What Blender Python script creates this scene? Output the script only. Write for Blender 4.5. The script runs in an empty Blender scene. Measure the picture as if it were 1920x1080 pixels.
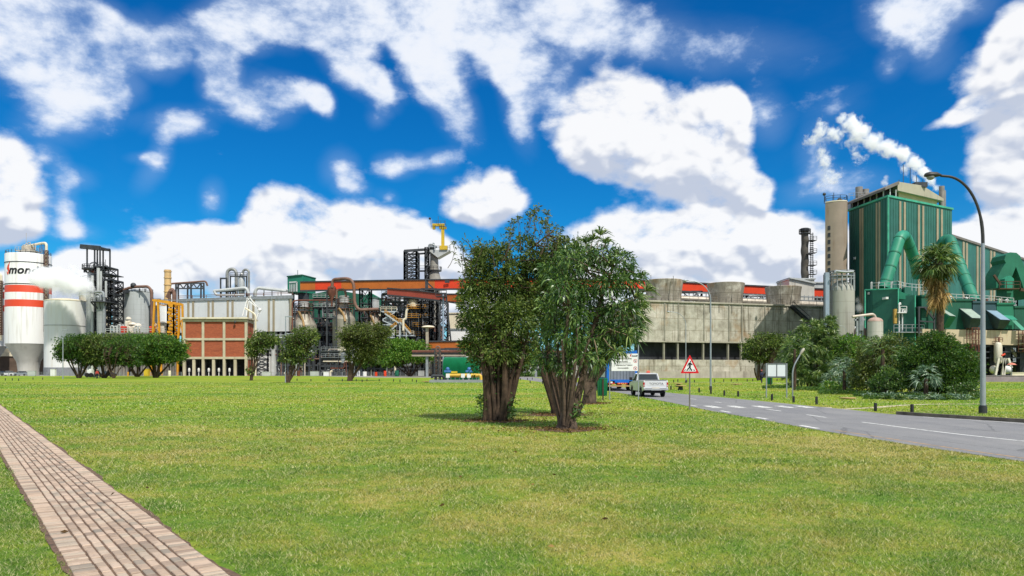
import bpy, math, random
import numpy as np
from mathutils import Vector, Matrix
from math import sin, cos, pi, radians, atan2, sqrt, hypot

# ---------------------------------------------------------------- camera
F, H, HOR = 1400.0, 1.9, 693.0          # focal length in photo pixels, eye height, horizon row
scene = bpy.context.scene
cd = bpy.data.cameras.new("camera"); cam = bpy.data.objects.new("camera", cd)
scene.collection.objects.link(cam); scene.camera = cam
cam.location = (0, 0, H); cam.rotation_euler = (radians(90), 0, 0)
cd.sensor_width = 36; cd.lens = 36 * F / 1920
cd.shift_y = (HOR - 540) / 1920
cd.clip_start = 0.1; cd.clip_end = 6000

# ---------------------------------------------------------------- light
SUN = Vector((0.30, -0.50, 0.81)).normalized()
SUN_EL = math.asin(SUN.z); SUN_AZ = atan2(SUN.x, SUN.y)
ld = bpy.data.lights.new("sun", 'SUN'); sun = bpy.data.objects.new("sun", ld)
scene.collection.objects.link(sun)
ld.energy = 4.6; ld.angle = radians(0.53); ld.color = (1.0, 0.95, 0.87)
sun.rotation_euler = SUN.to_track_quat('Z', 'Y').to_euler()
sun.location = (0, 0, 120)
scene.view_settings.view_transform = 'Standard'
scene.view_settings.look = 'None'
scene.view_settings.exposure = 0.20
scene.view_settings.gamma = 1.0
scene.cycles.volume_bounces = 12
scene.cycles.max_bounces = 14
scene.cycles.diffuse_bounces = 3
scene.cycles.transparent_max_bounces = 12
scene.cycles.volume_step_rate = 1.0

def lin(c):
    if isinstance(c, str):
        c = [int(c[i:i + 2], 16) / 255 for i in (1, 3, 5)]
        c = [x / 12.92 if x <= 0.04045 else ((x + .055) / 1.055) ** 2.4 for x in c]
    return (c[0], c[1], c[2], 1.0)

class N:                                   # tiny node-tree helper
    def __init__(s, tree):
        s.t = tree; s.n = tree.nodes; s.l = tree.links
    def new(s, typ, **kw):
        n = s.n.new(typ)
        for k, v in kw.items(): setattr(n, k, v)
        return n
    def link(s, a, b): s.l.new(a, b)
    def put(s, sock, v):
        if isinstance(v, bpy.types.NodeSocket): s.l.new(v, sock)
        elif v is not None: sock.default_value = v
    def math(s, op, a, b=None, c=None, clamp=False):
        n = s.new('ShaderNodeMath', operation=op, use_clamp=clamp)
        s.put(n.inputs[0], a); s.put(n.inputs[1], b)
        if c is not None: s.put(n.inputs[2], c)
        return n.outputs[0]
    def mix(s, f, a, b, blend='MIX'):
        n = s.new('ShaderNodeMix', data_type='RGBA', blend_type=blend)
        s.put(n.inputs[0], f); s.put(n.inputs[6], a); s.put(n.inputs[7], b)
        return n.outputs[2]
    def noise(s, vec, scale, detail=4, rough=.55, dist=0.0):
        n = s.new('ShaderNodeTexNoise')
        if vec is not None: s.put(n.inputs['Vector'], vec)
        n.inputs['Scale'].default_value = scale; n.inputs['Detail'].default_value = detail
        n.inputs['Roughness'].default_value = rough; n.inputs['Distortion'].default_value = dist
        return n.outputs[0]
    def ramp(s, f, stops, interp='LINEAR'):
        n = s.new('ShaderNodeValToRGB'); cr = n.color_ramp; cr.interpolation = interp
        while len(cr.elements) < len(stops): cr.elements.new(0.5)
        for e, (p, c) in zip(cr.elements, stops):
            e.position = p; e.color = lin(c) if not isinstance(c, (int, float)) else (c, c, c, 1)
        s.put(n.inputs[0], f)
        return n.outputs[0]
    def smooth(s, v, lo, hi, a=0.0, b=1.0):
        n = s.new('ShaderNodeMapRange', interpolation_type='SMOOTHSTEP')
        s.put(n.inputs[0], v); n.inputs[1].default_value = lo; n.inputs[2].default_value = hi
        n.inputs[3].default_value = a; n.inputs[4].default_value = b
        return n.outputs[0]
    def mapping(s, vec, loc=(0, 0, 0), rot=(0, 0, 0), scale=(1, 1, 1), typ='POINT'):
        n = s.new('ShaderNodeMapping', vector_type=typ)
        s.put(n.inputs[0], vec); n.inputs[1].default_value = loc
        n.inputs[2].default_value = rot; n.inputs[3].default_value = scale
        return n.outputs[0]

# ---------------------------------------------------------------- sky: Nishita plus clouds laid out by azimuth and elevation
world = bpy.data.worlds.new("World"); scene.world = world; world.use_nodes = True
def build_world():
    k = N(world.node_tree); k.n.clear()
    tc = k.new('ShaderNodeTexCoord').outputs['Generated']
    sky = k.new('ShaderNodeTexSky', sky_type='NISHITA', sun_disc=False)
    sky.sun_elevation = SUN_EL; sky.sun_rotation = SUN_AZ
    sky.air_density = 1.0; sky.dust_density = 0.2; sky.ozone_density = 2.5
    hs = k.new('ShaderNodeHueSaturation'); hs.inputs['Saturation'].default_value = 1.42
    hs.inputs['Value'].default_value = 1.0; hs.inputs['Hue'].default_value = 0.497
    k.link(sky.outputs[0], hs.inputs['Color'])
    skyc = k.mix(1.0, hs.outputs[0], (0.10, 0.72, 1.0, 1), 'MULTIPLY')
    sep = k.new('ShaderNodeSeparateXYZ'); k.link(tc, sep.inputs[0])
    az = k.math('ARCTAN2', sep.outputs[0], sep.outputs[1])
    el = k.math('ARCSINE', sep.outputs[2])
    cmb = k.new('ShaderNodeCombineXYZ'); k.link(az, cmb.inputs[0]); k.link(el, cmb.inputs[1])
    # warp
    wn = k.new('ShaderNodeTexNoise'); k.link(tc, wn.inputs[0]); wn.inputs['Scale'].default_value = 5.5
    wn.inputs['Detail'].default_value = 3
    w1 = k.new('ShaderNodeVectorMath', operation='SUBTRACT'); k.link(wn.outputs['Color'], w1.inputs[0]); w1.inputs[1].default_value = (.5, .5, .5)
    w2 = k.new('ShaderNodeVectorMath', operation='SCALE'); k.link(w1.outputs[0], w2.inputs[0]); w2.inputs['Scale'].default_value = 0.055
    w3 = k.new('ShaderNodeVectorMath', operation='MULTIPLY'); k.link(w2.outputs[0], w3.inputs[0]); w3.inputs[1].default_value = (1, 1, 0)
    w4 = k.new('ShaderNodeVectorMath', operation='ADD'); k.link(cmb.outputs[0], w4.inputs[0]); k.link(w3.outputs[0], w4.inputs[1])
    P = w4.outputs[0]
    # (px, py, rx, ry, rot, strength): heaped clouds, then soft thin ones
    heap = [(1150, 180, 85, 80, 0, 1.0), (1250, 235, 150, 85, 0, 1.1), (1105, 245, 95, 80, 0, 1.0), (1345, 245, 75, 75, 0, 1.0), (1375, 205, 30, 30, 0, .8), (1200, 300, 150, 62, -6, 1.1), (1320, 325, 120, 50, -6, 1.0), (1405, 345, 52, 28, -6, 1.0),
     (-10, 290, 70, 75, 0, 1.0), (30, 365, 80, 80, 0, 1.1), (-20, 400, 90, 60, 0, 1.0), (310, 445, 75, 40, 0, .8), (400, 470, 90, 50, 0, .8), (520, 395, 70, 50, 0, .8), (590, 420, 120, 80, 0, 1.0), (710, 455, 100, 70, 0, 1.0), (480, 455, 130, 50, 0, .8), (800, 490, 90, 60, 0, 1.0), (640, 505, 260, 70, 0, 1.1), (400, 515, 200, 50, 0, 1.0), (190, 505, 90, 50, 0, 1.0), (120, 535, 180, 50, 0, 1.0),
     (870, 365, 75, 48, 0, 1.0), (945, 355, 45, 42, 0, .8), (910, 400, 90, 36, 0, 1.0), (1160, 430, 90, 65, 0, .9), (1290, 420, 130, 60, 0, 1.0), (1430, 425, 130, 60, 0, 1.0), (1300, 495, 380, 85, 0, 1.2), (1560, 480, 120, 60, 0, .9), (1820, 455, 70, 40, 0, .9), (1900, 460, 110, 60, 0, 1.0), (1850, 520, 250, 70, 0, 1.1), (500, 565, 700, 50, 0, 1.0), (1300, 570, 700, 50, 0, 1.0),
     (1900, 240, 95, 100, 0, 1.0), (1870, 335, 60, 70, 0, .9), (1880, 120, 110, 90, 0, 1.0), (1800, 215, 85, 22, 20, .9), (1960, 60, 90, 120, 0, 1.0), (2050, 300, 150, 250, 0, 1.1), (2400, 200, 300, 250, 0, 1.0), (-350, 330, 250, 150, 0, 1.0)]
    wisp = [(50, 35, 170, 90, 0, 1.1), (190, 70, 90, 75, -20, 1.0), (15, 110, 60, 40, 0, .6), (295, 80, 45, 65, 10, .9), (400, 85, 90, 55, 0, 1.0), (470, 50, 120, 55, 0, .9), (590, 25, 170, 55, 0, 1.0), (720, 35, 160, 55, 0, 1.0), (850, 20, 150, 55, 0, .9), (1050, 12, 130, 48, 0, .9), (960, 40, 80, 40, 0, .7),
     (125, 180, 95, 55, -10, .95), (205, 165, 60, 30, 0, .7), (95, 240, 60, 40, 0, .55), (325, 235, 75, 34, 8, .85), (405, 150, 42, 42, 0, .75), (470, 200, 90, 42, -8, 1.0), (555, 180, 70, 32, -10, .95), (608, 205, 34, 24, -40, .8), (655, 120, 80, 48, -32, 1.1), (725, 170, 45, 32, -40, .8), (712, 222, 32, 26, 20, .6),
     (790, 110, 50, 75, 25, .85), (845, 180, 45, 95, 25, .95), (905, 80, 80, 60, -20, .95), (965, 190, 36, 110, 10, .7), (1010, 125, 85, 70, -20, .9), (1060, 200, 60, 60, 0, .6), (285, 305, 28, 60, -20, .7), (255, 300, 30, 14, 0, .5), (140, 385, 26, 70, 10, .6), (150, 335, 40, 22, 0, .5), (150, 430, 45, 24, 0, .5),
     (745, 310, 50, 28, 15, .85), (815, 298, 45, 22, 10, .75), (640, 320, 42, 42, -35, .7), (665, 362, 42, 26, 0, .6), (395, 370, 30, 38, 0, .65), (725, 380, 20, 24, 0, .5), (1690, 30, 80, 55, -25, 1.0), (1770, 15, 90, 36, 0, .8), (1740, 100, 50, 40, -20, .5), (1435, 215, 50, 45, -30, .65), (1340, 85, 190, 50, -15, .55), (1200, 60, 100, 60, 0, .45), (1660, 120, 26, 26, 0, .5),
     (1560, 345, 110, 34, 0, .75), (1530, 290, 40, 55, 0, .5), (1100, 60, 60, 60, 0, .5), (85, 300, 40, 24, 0, .6), (1560, 200, 60, 40, 0, .3)]
    def field(vec, use):
        tot = None
        for (px, py, rx, ry, rot, st) in use:
            dx, dy = px - 960, HOR - py
            a = atan2(dx, F); e = atan2(dy, hypot(F, dx))
            sc = 1 / sqrt(F * F + dx * dx)
            m = k.mapping(vec, (a, e, 0), (0, 0, radians(rot)), (rx * sc * 1.25, ry * sc * 1.25, 1), 'TEXTURE')
            g = k.new('ShaderNodeTexGradient', gradient_type='SPHERICAL'); k.link(m, g.inputs[0])
            v = k.math('MULTIPLY', g.outputs['Fac'], st * 1.35)
            tot = v if tot is None else k.math('ADD', tot, v)
        return tot
    def beyond(tot):                     # unseen clouds to the sides and behind, thickened to whiten the ambient light
        far = k.smooth(k.math('ABSOLUTE', az), 1.0, 1.5)
        g = k.math('MULTIPLY', k.noise(tc, 2.0, 3), far)
        return k.math('ADD', tot, k.math('MULTIPLY', g, 1.9))
    Aw = beyond(field(P, wisp)); Ac = field(P, heap)
    up = k.new('ShaderNodeVectorMath', operation='ADD'); k.link(P, up.inputs[0]); up.inputs[1].default_value = (.006, .026, 0)
    Au = field(up.outputs[0], heap)
    Aw = k.math('ADD', Aw, k.math('MULTIPLY', k.smooth(el, .50, .72), .75))  # more cloud added overhead, out of view, so the ambient light is less blue
    nv = k.mapping(tc, (3.1, .4, 7.7), (0, 0, 0), (1, 1, 1.7))
    n1 = k.math('ADD', k.math('MULTIPLY', k.noise(nv, 7.5, 7, .62, .3), .75), k.math('MULTIPLY', k.noise(k.mapping(tc, (1.7, 5.2, 2.2), (0, 0, 0), (1, 1, 1.7)), 17.0, 5, .6), .25))
    w5 = k.new('ShaderNodeVectorMath', operation='ADD'); k.link(tc, w5.inputs[0]); k.link(w2.outputs[0], w5.inputs[1]); wv = w5.outputs[0]
    def billow(off):                     # rounded heads, from the distance to scattered points
        vt = k.new('ShaderNodeTexVoronoi', feature='F1'); k.link(k.mapping(wv, off, (0, 0, 0), (1, 1, 1.35)), vt.inputs['Vector'])
        vt.inputs['Scale'].default_value = 13; vt.inputs['Detail'].default_value = 2; vt.inputs['Roughness'].default_value = .55; vt.inputs['Lacunarity'].default_value = 2.3
        return k.math('SUBTRACT', 1.0, vt.outputs['Distance'])
    nlow2 = k.noise(nv, 2.6, 6, .65, .4)
    n3 = k.noise(nv, 34, 5, .65)
    b1, b2 = billow((0, 0, 0)), billow((.004, .002, .016))
    nn = k.math('ADD', k.math('MULTIPLY', k.math('SUBTRACT', b1, .55), .50), k.math('MULTIPLY', k.math('SUBTRACT', n1, .5), 1.9))
    dc = k.math('ADD', k.math('MINIMUM', k.math('MULTIPLY', Ac, 1.2), 1.2), nn)
    covc = k.smooth(k.math('ADD', dc, k.math('MULTIPLY', k.math('SUBTRACT', n3, .5), .55)), .20, .90)
    dw = k.math('ADD', k.math('MINIMUM', k.math('MULTIPLY', Aw, 1.12), 1.1), k.math('ADD', k.math('ADD', k.math('MULTIPLY', k.math('SUBTRACT', n1, .515), 2.6), k.math('MULTIPLY', k.math('SUBTRACT', n3, .5), .9)), k.math('MULTIPLY', k.math('SUBTRACT', b1, .55), .45)))
    covw = k.math('ADD', k.math('MULTIPLY', k.smooth(dw, .16, 1.02), .84), k.math('MULTIPLY', k.smooth(k.math('ADD', Aw, k.math('MULTIPLY', k.math('SUBTRACT', nlow2, .5), 1.2)), .0, .9), .16))
    cov = k.math('SUBTRACT', 1.0, k.math('MULTIPLY', k.math('SUBTRACT', 1.0, covc), k.math('SUBTRACT', 1.0, covw)))
    # tops catch the sun, bases are grey
    side = k.math('MULTIPLY', k.math('SUBTRACT', Ac, Au), 1.15)
    puff = k.math('MULTIPLY', k.math('SUBTRACT', b1, b2), 2.0)
    low = k.math('MULTIPLY', k.math('SUBTRACT', k.noise(nv, 4.2, 7, .62, .2), .5), 2.6)
    lit = k.math('ADD', k.math('ADD', .66, side), k.math('ADD', puff, low))
    cc = k.mix(k.smooth(lit, -.02, 1.08), (4.9, 5.4, 6.5, 1), (8.5, 8.55, 8.7, 1))
    cw = k.mix(k.smooth(dw, .3, 1.2), (5.4, 6.6, 8.6, 1), (7.8, 8.1, 8.7, 1))
    cc = k.mix(covc, cw, cc)
    hz = k.smooth(el, 0.13, -0.02)
    skyc = k.mix(k.math('MULTIPLY', hz, .6), skyc, (5.4, 6.9, 8.6, 1))
    out = k.mix(k.math('MULTIPLY', cov, .97), skyc, cc)
    bg = k.new('ShaderNodeBackground'); k.link(out, bg.inputs[0]); bg.inputs[1].default_value = 0.10
    o = k.new('ShaderNodeOutputWorld'); k.link(bg.outputs[0], o.inputs[0])
build_world()
world.cycles.sampling_method = 'MANUAL'; world.cycles.sample_map_resolution = 512

# ---------------------------------------------------------------- placing helpers
def X(px, Y): return (px - 960) / F * Y
def Z(py, Y): return H + (HOR - py) / F * Y
def G(px, py):                              # ground point seen at a photo pixel
    Y = F * H / (py - HOR); return (X(px, Y), Y)
def P3(px, py, Y): return Vector((X(px, Y), Y, Z(py, Y)))
def L(n, Y): return n / F * Y               # pixels to metres at depth Y

# ---------------------------------------------------------------- materials
MATS = {}
def principled(name):
    m = bpy.data.materials.new(name); m.use_nodes = True
    k = N(m.node_tree); b = k.n['Principled BSDF']
    return m, k, b
def M(name, col, rough=.6, metal=0.0, var=.22, scale=.6, streak=0.0, dirt='#4a4034', bump=0.0, bscale=20, spec=.4, coat=0):
    if name in MATS: return MATS[name]
    m, k, b = principled(name)
    pos = k.new('ShaderNodeNewGeometry').outputs['Position']
    c = lin(col)
    dark = tuple(x * (1 - var) for x in c[:3]) + (1,); light = tuple(min(1, x * (1 + var * .7)) for x in c[:3]) + (1,)
    f = k.smooth(k.noise(pos, scale, 5, .6), .3, .7)
    colr = k.mix(f, dark, light)
    if streak:
        s = k.noise(k.mapping(pos, scale=(1.4, 1.4, .09)), .9, 6, .65)
        s2 = k.noise(pos, .25, 3)
        s = k.math('MULTIPLY', k.smooth(s, .47, .72), k.smooth(s2, .32, .62))
        colr = k.mix(k.math('MULTIPLY', s, streak), colr, lin(dirt))
    k.link(colr, b.inputs['Base Color'])
    b.inputs['Roughness'].default_value = rough; b.inputs['Metallic'].default_value = metal
    b.inputs['Specular IOR Level'].default_value = spec
    if coat: b.inputs['Coat Weight'].default_value = coat
    if bump:
        bn = k.new('ShaderNodeBump'); bn.inputs['Strength'].default_value = bump; bn.inputs['Distance'].default_value = .02
        k.link(k.noise(pos, bscale, 4), bn.inputs['Height']); k.link(bn.outputs[0], b.inputs['Normal'])
    MATS[name] = m
    return m
def leafmat(name, c1, c2, c3=None, trans=.28, rough=.5, spec=.35):
    if name in MATS: return MATS[name]
    m, k, b = principled(name)
    g = k.new('ShaderNodeNewGeometry')
    r = g.outputs['Random Per Island']
    n = k.noise(g.outputs['Position'], .9, 3)
    v = k.math('ADD', k.math('MULTIPLY', r, .65), k.math('MULTIPLY', n, .5), clamp=True)
    col = k.ramp(v, [(.12, c1), (.6, c2), (.95, c3 or c2)])
    k.link(col, b.inputs['Base Color']); b.inputs['Roughness'].default_value = rough
    b.inputs['Specular IOR Level'].default_value = spec
    t = k.new('ShaderNodeBsdfTranslucent'); k.link(k.mix(1, col, (1.3, 1.35, .6, 1), 'MULTIPLY'), t.inputs[0])
    mx = k.new('ShaderNodeMixShader'); mx.inputs[0].default_value = trans
    k.link(b.outputs[0], mx.inputs[1]); k.link(t.outputs[0], mx.inputs[2])
    k.link(mx.outputs[0], k.n['Material Output'].inputs[0])
    MATS[name] = m
    return m

# ---------------------------------------------------------------- mesh collecting
class MB:
    def __init__(s): s.v = []; s.f = []
    def add(s, vs, fs):
        o = len(s.v); s.v.extend([tuple(p) for p in vs]); s.f.extend([tuple(i + o for i in q) for q in fs]); return s
    def box(s, x0, y0, z0, x1, y1, z1):
        x0, x1 = min(x0, x1), max(x0, x1); y0, y1 = min(y0, y1), max(y0, y1); z0, z1 = min(z0, z1), max(z0, z1)
        return s.add([(x0, y0, z0), (x1, y0, z0), (x1, y1, z0), (x0, y1, z0), (x0, y0, z1), (x1, y0, z1), (x1, y1, z1), (x0, y1, z1)],
                     [(3, 2, 1, 0), (4, 5, 6, 7), (0, 1, 5, 4), (1, 2, 6, 5), (2, 3, 7, 6), (3, 0, 4, 7)])
    def bar(s, p, q, w, h=None, up=(0, 0, 1)):
        p, q = Vector(p), Vector(q); d = (q - p)
        if d.length < 1e-6: return s
        d.normalize(); u = Vector(up)
        if abs(d.dot(u)) > .98: u = Vector((0, 1, 0))
        a = d.cross(u).normalized(); b = a.cross(d).normalized(); h = h or w
        a = a * w / 2; b = b * h / 2
        vs = [p - a - b, p + a - b, p + a + b, p - a + b, q - a - b, q + a - b, q + a + b, q - a + b]
        return s.add(vs, [(0, 1, 2, 3), (7, 6, 5, 4), (0, 4, 5, 1), (1, 5, 6, 2), (2, 6, 7, 3), (3, 7, 4, 0)])
    def prism(s, poly, z0, z1):
        n = len(poly)
        a = sum(poly[i][0] * poly[(i + 1) % n][1] - poly[(i + 1) % n][0] * poly[i][1] for i in range(n))
        if a < 0: poly = poly[::-1]
        vs = [(x, y, z0) for x, y in poly] + [(x, y, z1) for x, y in poly]
        fs = [tuple(range(n))[::-1], tuple(range(n, 2 * n))] + [(i, (i + 1) % n, (i + 1) % n + n, i + n) for i in range(n)]
        return s.add(vs, fs)
    def hexa(s, b, t):                      # any bottom quad and top quad (counter-clockwise from above)
        return s.add(list(b) + list(t), [(3, 2, 1, 0), (4, 5, 6, 7), (0, 1, 5, 4), (1, 2, 6, 5), (2, 3, 7, 6), (3, 0, 4, 7)])
    def lathe(s, x, y, prof, n=32, cap=True):
        vs = []; fs = []; m = len(prof)
        for (r, z) in prof:
            for i in range(n):
                a = 2 * pi * i / n; vs.append((x + r * cos(a), y + r * sin(a), z))
        for j in range(m - 1):
            for i in range(n):
                i2 = (i + 1) % n; fs.append((j * n + i, j * n + i2, (j + 1) * n + i2, (j + 1) * n + i))
        if cap:
            fs.append(tuple(range(n))[::-1]); fs.append(tuple((m - 1) * n + i for i in range(n)))
        return s.add(vs, fs)
    def cyl(s, x, y, z0, z1, r, r1=None, n=24): return s.lathe(x, y, [(r, z0), (r if r1 is None else r1, z1)], n)
    def tube(s, pts, r, n=10, cap=True):
        pts = [Vector(p) for p in pts]; rs = r if isinstance(r, (list, tuple)) else [r] * len(pts)
        vs = []; fs = []; m = len(pts); prev = None
        for i, p in enumerate(pts):
            d = (pts[min(i + 1, m - 1)] - pts[max(i - 1, 0)])
            d = d.normalized() if d.length > 1e-9 else Vector((0, 0, 1))
            if prev is None:
                u = Vector((0, 0, 1)) if abs(d.z) < .9 else Vector((0, 1, 0))
                a = d.cross(u).normalized()
            else:
                a = (prev - d * prev.dot(d)); a = a.normalized() if a.length > 1e-6 else d.orthogonal().normalized()
            prev = a; b = d.cross(a)
            for j in range(n):
                t = 2 * pi * j / n; vs.append(p + (a * cos(t) + b * sin(t)) * rs[i])
        for i in range(m - 1):
            for j in range(n):
                j2 = (j + 1) % n; fs.append((i * n + j, i * n + j2, (i + 1) * n + j2, (i + 1) * n + j))
        if cap: fs.append(tuple(range(n))[::-1]); fs.append(tuple((m - 1) * n + j for j in range(n)))
        return s.add(vs, fs)
    def ball(s, c, r, n=12, m=8, sz=1.0):
        prof = [(max(1e-3, r * sin(pi * i / m)), c[2] - r * sz * cos(pi * i / m)) for i in range(m + 1)]
        return s.lathe(c[0], c[1], prof, n, False)
    def rail(s, pts, h=1.1, w=.06, step=2.0, close=False):
        pts = [Vector(p) for p in pts]
        if close: pts = pts + [pts[0]]
        for a, b in zip(pts, pts[1:]):
            for z in (h, h * .55): s.bar(a + Vector((0, 0, z)), b + Vector((0, 0, z)), w)
            n = max(1, int((b - a).length / step))
            for i in range(n + 1):
                p = a.lerp(b, i / n); s.bar(p, p + Vector((0, 0, h)), w)
        return s
    def truss(s, a, b, wide, w, n, diag=True):   # flat X-braced panel between two upright lines a(bottom,top), b(bottom,top)
        a0, a1 = map(Vector, a); b0, b1 = map(Vector, b)
        s.bar(a0, a1, w); s.bar(b0, b1, w)
        for i in range(n + 1):
            t = i / n; s.bar(a0.lerp(a1, t), b0.lerp(b1, t), w * .8)
            if i < n and diag:
                t2 = (i + 1) / n
                s.bar(a0.lerp(a1, t), b0.lerp(b1, t2), w * .6); s.bar(b0.lerp(b1, t), a0.lerp(a1, t2), w * .6)
        return s
    def tower(s, x0, x1, y0, y1, z0, z1, w, n, diag=True):
        c = [(x0, y0), (x1, y0), (x1, y1), (x0, y1)]
        for i in range(4):
            p, q = c[i], c[(i + 1) % 4]
            s.truss(((p[0], p[1], z0), (p[0], p[1], z1)), ((q[0], q[1], z0), (q[0], q[1], z1)), 0, w, n, diag)
        return s
    def build(s, name, mat, parent=None, smooth=35):
        me = bpy.data.meshes.new(name)
        off = Vector(parent_world(parent)) if parent else Vector((0, 0, 0))
        me.from_pydata([(x - off.x, y - off.y, z - off.z) for x, y, z in s.v], [], s.f); me.update()
        if mat: me.materials.append(mat)
        if smooth:
            me.polygons.foreach_set('use_smooth', [True] * len(me.polygons)); me.set_sharp_from_angle(angle=radians(smooth))
        o = bpy.data.objects.new(name, me); scene.collection.objects.link(o)
        if parent: o.parent = parent
        return o
def parent_world(o):
    v = Vector((0, 0, 0))
    while o: v = v + Vector(o.location); o = o.parent
    return v
def tag(o, label=None, cat=None, group=None, kind=None):
    if label: o['label'] = label
    if cat: o['category'] = cat
    if group: o['group'] = group
    if kind: o['kind'] = kind
    return o
def thing(name, label, cat, loc=(0, 0, 0), group=None):
    o = bpy.data.objects.new(name, None); scene.collection.objects.link(o); o.location = loc
    o.empty_display_size = .3
    return tag(o, label, cat, group)
def struct(name, mb, mat, smooth=0):
    return tag(mb.build(name, mat, None, smooth), kind='structure')
def dup(root, loc, rz=0.0, sc=1.0, label=None, group=None):
    def cp(o, par):
        c = o.copy(); scene.collection.objects.link(c)
        if par: c.parent = par
        for ch in list(o.children): cp(ch, c)
        return c
    r = cp(root, None); r.location = loc; r.rotation_euler = (0, 0, rz); r.scale = sc if isinstance(sc, tuple) else (sc, sc, sc)
    if label: r['label'] = label
    if group: r['group'] = group
    return r
def arc(c, r, a0, a1, n, ax1, ax2):
    c, ax1, ax2 = Vector(c), Vector(ax1), Vector(ax2)
    return [c + (ax1 * cos(a0 + (a1 - a0) * i / n) + ax2 * sin(a0 + (a1 - a0) * i / n)) * r for i in range(n + 1)]
def bend(pts, r, n=5):                      # round the corners of a pipe run
    pts = [Vector(p) for p in pts]; out = [pts[0]]
    for i in range(1, len(pts) - 1):
        a, b, c = pts[i - 1], pts[i], pts[i + 1]
        rr = min(r, (a - b).length * .49, (c - b).length * .49)
        p = b + (a - b).normalized() * rr; q = b + (c - b).normalized() * rr
        for j in range(n + 1):
            t = j / n; out.append(p * (1 - t) ** 2 + b * 2 * t * (1 - t) + q * t * t)
    out.append(pts[-1]); return out
rnd = random.Random(7)

def text_mesh(txt, size, thick=.004, bold=0.0, shear=0.0, spacing=1.0):
    c = bpy.data.curves.new("text", 'FONT'); c.body = txt; c.size = size; c.extrude = thick; c.offset = bold; c.shear = shear
    c.align_x = 'CENTER'; c.align_y = 'CENTER'; c.space_character = spacing; c.resolution_u = 3
    o = bpy.data.objects.new("text", c); scene.collection.objects.link(o)
    dg = bpy.context.evaluated_depsgraph_get()
    me = o.evaluated_get(dg).to_mesh()
    vs = [v.co.copy() for v in me.vertices]; fs = [tuple(p.vertices) for p in me.polygons]
    bpy.data.objects.remove(o); bpy.data.curves.remove(c)
    return vs, fs
# ---------------------------------------------------------------- common materials
CONC = M('concrete', '#a69b88', .85, 0, .22, .35, .75, '#4c463a', .3, 6)
WHITE = M('white_paint', '#d6d6d2', .45, 0, .06, .2, .18, '#8a8172')
CREAM = M('cream_paint', '#d2c8ae', .6, 0, .12, .3, .5, '#7d5f3e')
STEEL = M('galvanised_steel', '#8f9495', .5, .35, .2, 1.2, .3, '#5a5046')
LGREY = M('light_grey_steel', '#b0b3b0', .5, .1, .12, .5, .35, '#6a6358')
PIPEW = M('lagged_pipe', '#b5ab9a', .5, .15, .25, 1.0, .4, '#6b5540')
DARK = M('dark_steel', '#3a3d40', .6, .2, .3, 1.0)
RUST = M('rusty_steel', '#6b4234', .8, .1, .35, .8, .4, '#3a241c')
BROWNP = M('brown_pipe', '#75584a', .65, .15, .25, .6, .4, '#46332a')
YEL = M('yellow_paint', '#c98d1c', .5, 0, .18, .5, .3, '#6b4a20')
YEL2 = M('crane_yellow', '#bfa127', .5, 0, .15, .5, .2, '#6b5a20')
REDO = M('red_orange_cladding', '#cc3a12', .55, 0, .12, .3, .1, '#6b2a18')
ORNG = M('faded_orange_cladding', '#a85a18', .6, 0, .12, .3, .15, '#6b3a18')
BRKR = M('dull_red_cladding', '#8f3d2c', .6, 0, .15, .3, .15, '#5b2a20')
GREEN = M('green_cladding', '#1d6b50', .6, 0, .14, .12, .25, '#123d30')
GREEN2 = M('green_duct_paint', '#2c8266', .45, 0, .14, .4, .25, '#1a5745')
GREEN3 = M('dark_green_cladding', '#175440', .6, 0, .18, .3, .3, '#0e3328')
TAN = M('tan_strip', '#968b72', .7, 0, .12, .4, .3, '#6b5f48')
BLACK = M('black_rubber', '#15161a', .7, 0, .2, 2)
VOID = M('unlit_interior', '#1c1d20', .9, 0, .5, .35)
BARK = M('bark', '#4a3a2c', .9, 0, .45, 3.5, .7, '#2c231b', .9, 14)
BARKL = M('pale_bark', '#8a7860', .9, 0, .4, 4, .6, '#42362a', .9, 14)
SOIL = M('soil', '#5a4332', .95, 0, .35, 3, 0, '#4a4034', .8, 30)
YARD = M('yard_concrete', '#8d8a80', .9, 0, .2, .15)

# ---------------------------------------------------------------- grass colour by place on the lawn
def grass_color(k, pos, tips=False):
    sep = k.new('ShaderNodeSeparateXYZ'); k.link(pos, sep.inputs[0])
    flat = k.new('ShaderNodeCombineXYZ'); k.link(sep.outputs[0], flat.inputs[0]); k.link(sep.outputs[1], flat.inputs[1])
    p = flat.outputs[0]
    a = k.noise(p, .16, 3, .6, .3); b = k.noise(p, .75, 4, .65, .4); c = k.noise(p, 3.6, 4, .65); e = k.noise(p, 17, 3, .7)
    g = k.math('ADD', k.math('MULTIPLY', a, .50), k.math('ADD', k.math('MULTIPLY', b, .42), k.math('MULTIPLY', c, .32)))
    g = k.math('ADD', k.math('ADD', g, k.math('MULTIPLY', e, .20)), k.math('MULTIPLY', k.math('SUBTRACT', k.noise(k.mapping(p, scale=(.5, 1.6, 1)), .05, 3), .5), .55))            # 0.2 .. 1.1, mean .72
    col = k.ramp(k.smooth(g, .50, .93), [(.0, '#4a7420'), (.30, '#6a8824'), (.56, '#88942f'), (.82, '#a39a48'), (1.0, '#b8a768')])
    # fresher turf from thirty metres on
    fr = k.smooth(sep.outputs[1], 14, 42)
    col2 = k.ramp(k.smooth(g, .45, .95), [(.0, '#467d14'), (.3, '#6d9418'), (.65, '#8d9c22'), (1.0, '#a69d3c')])
    return k.mix(fr, col, col2), p
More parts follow.
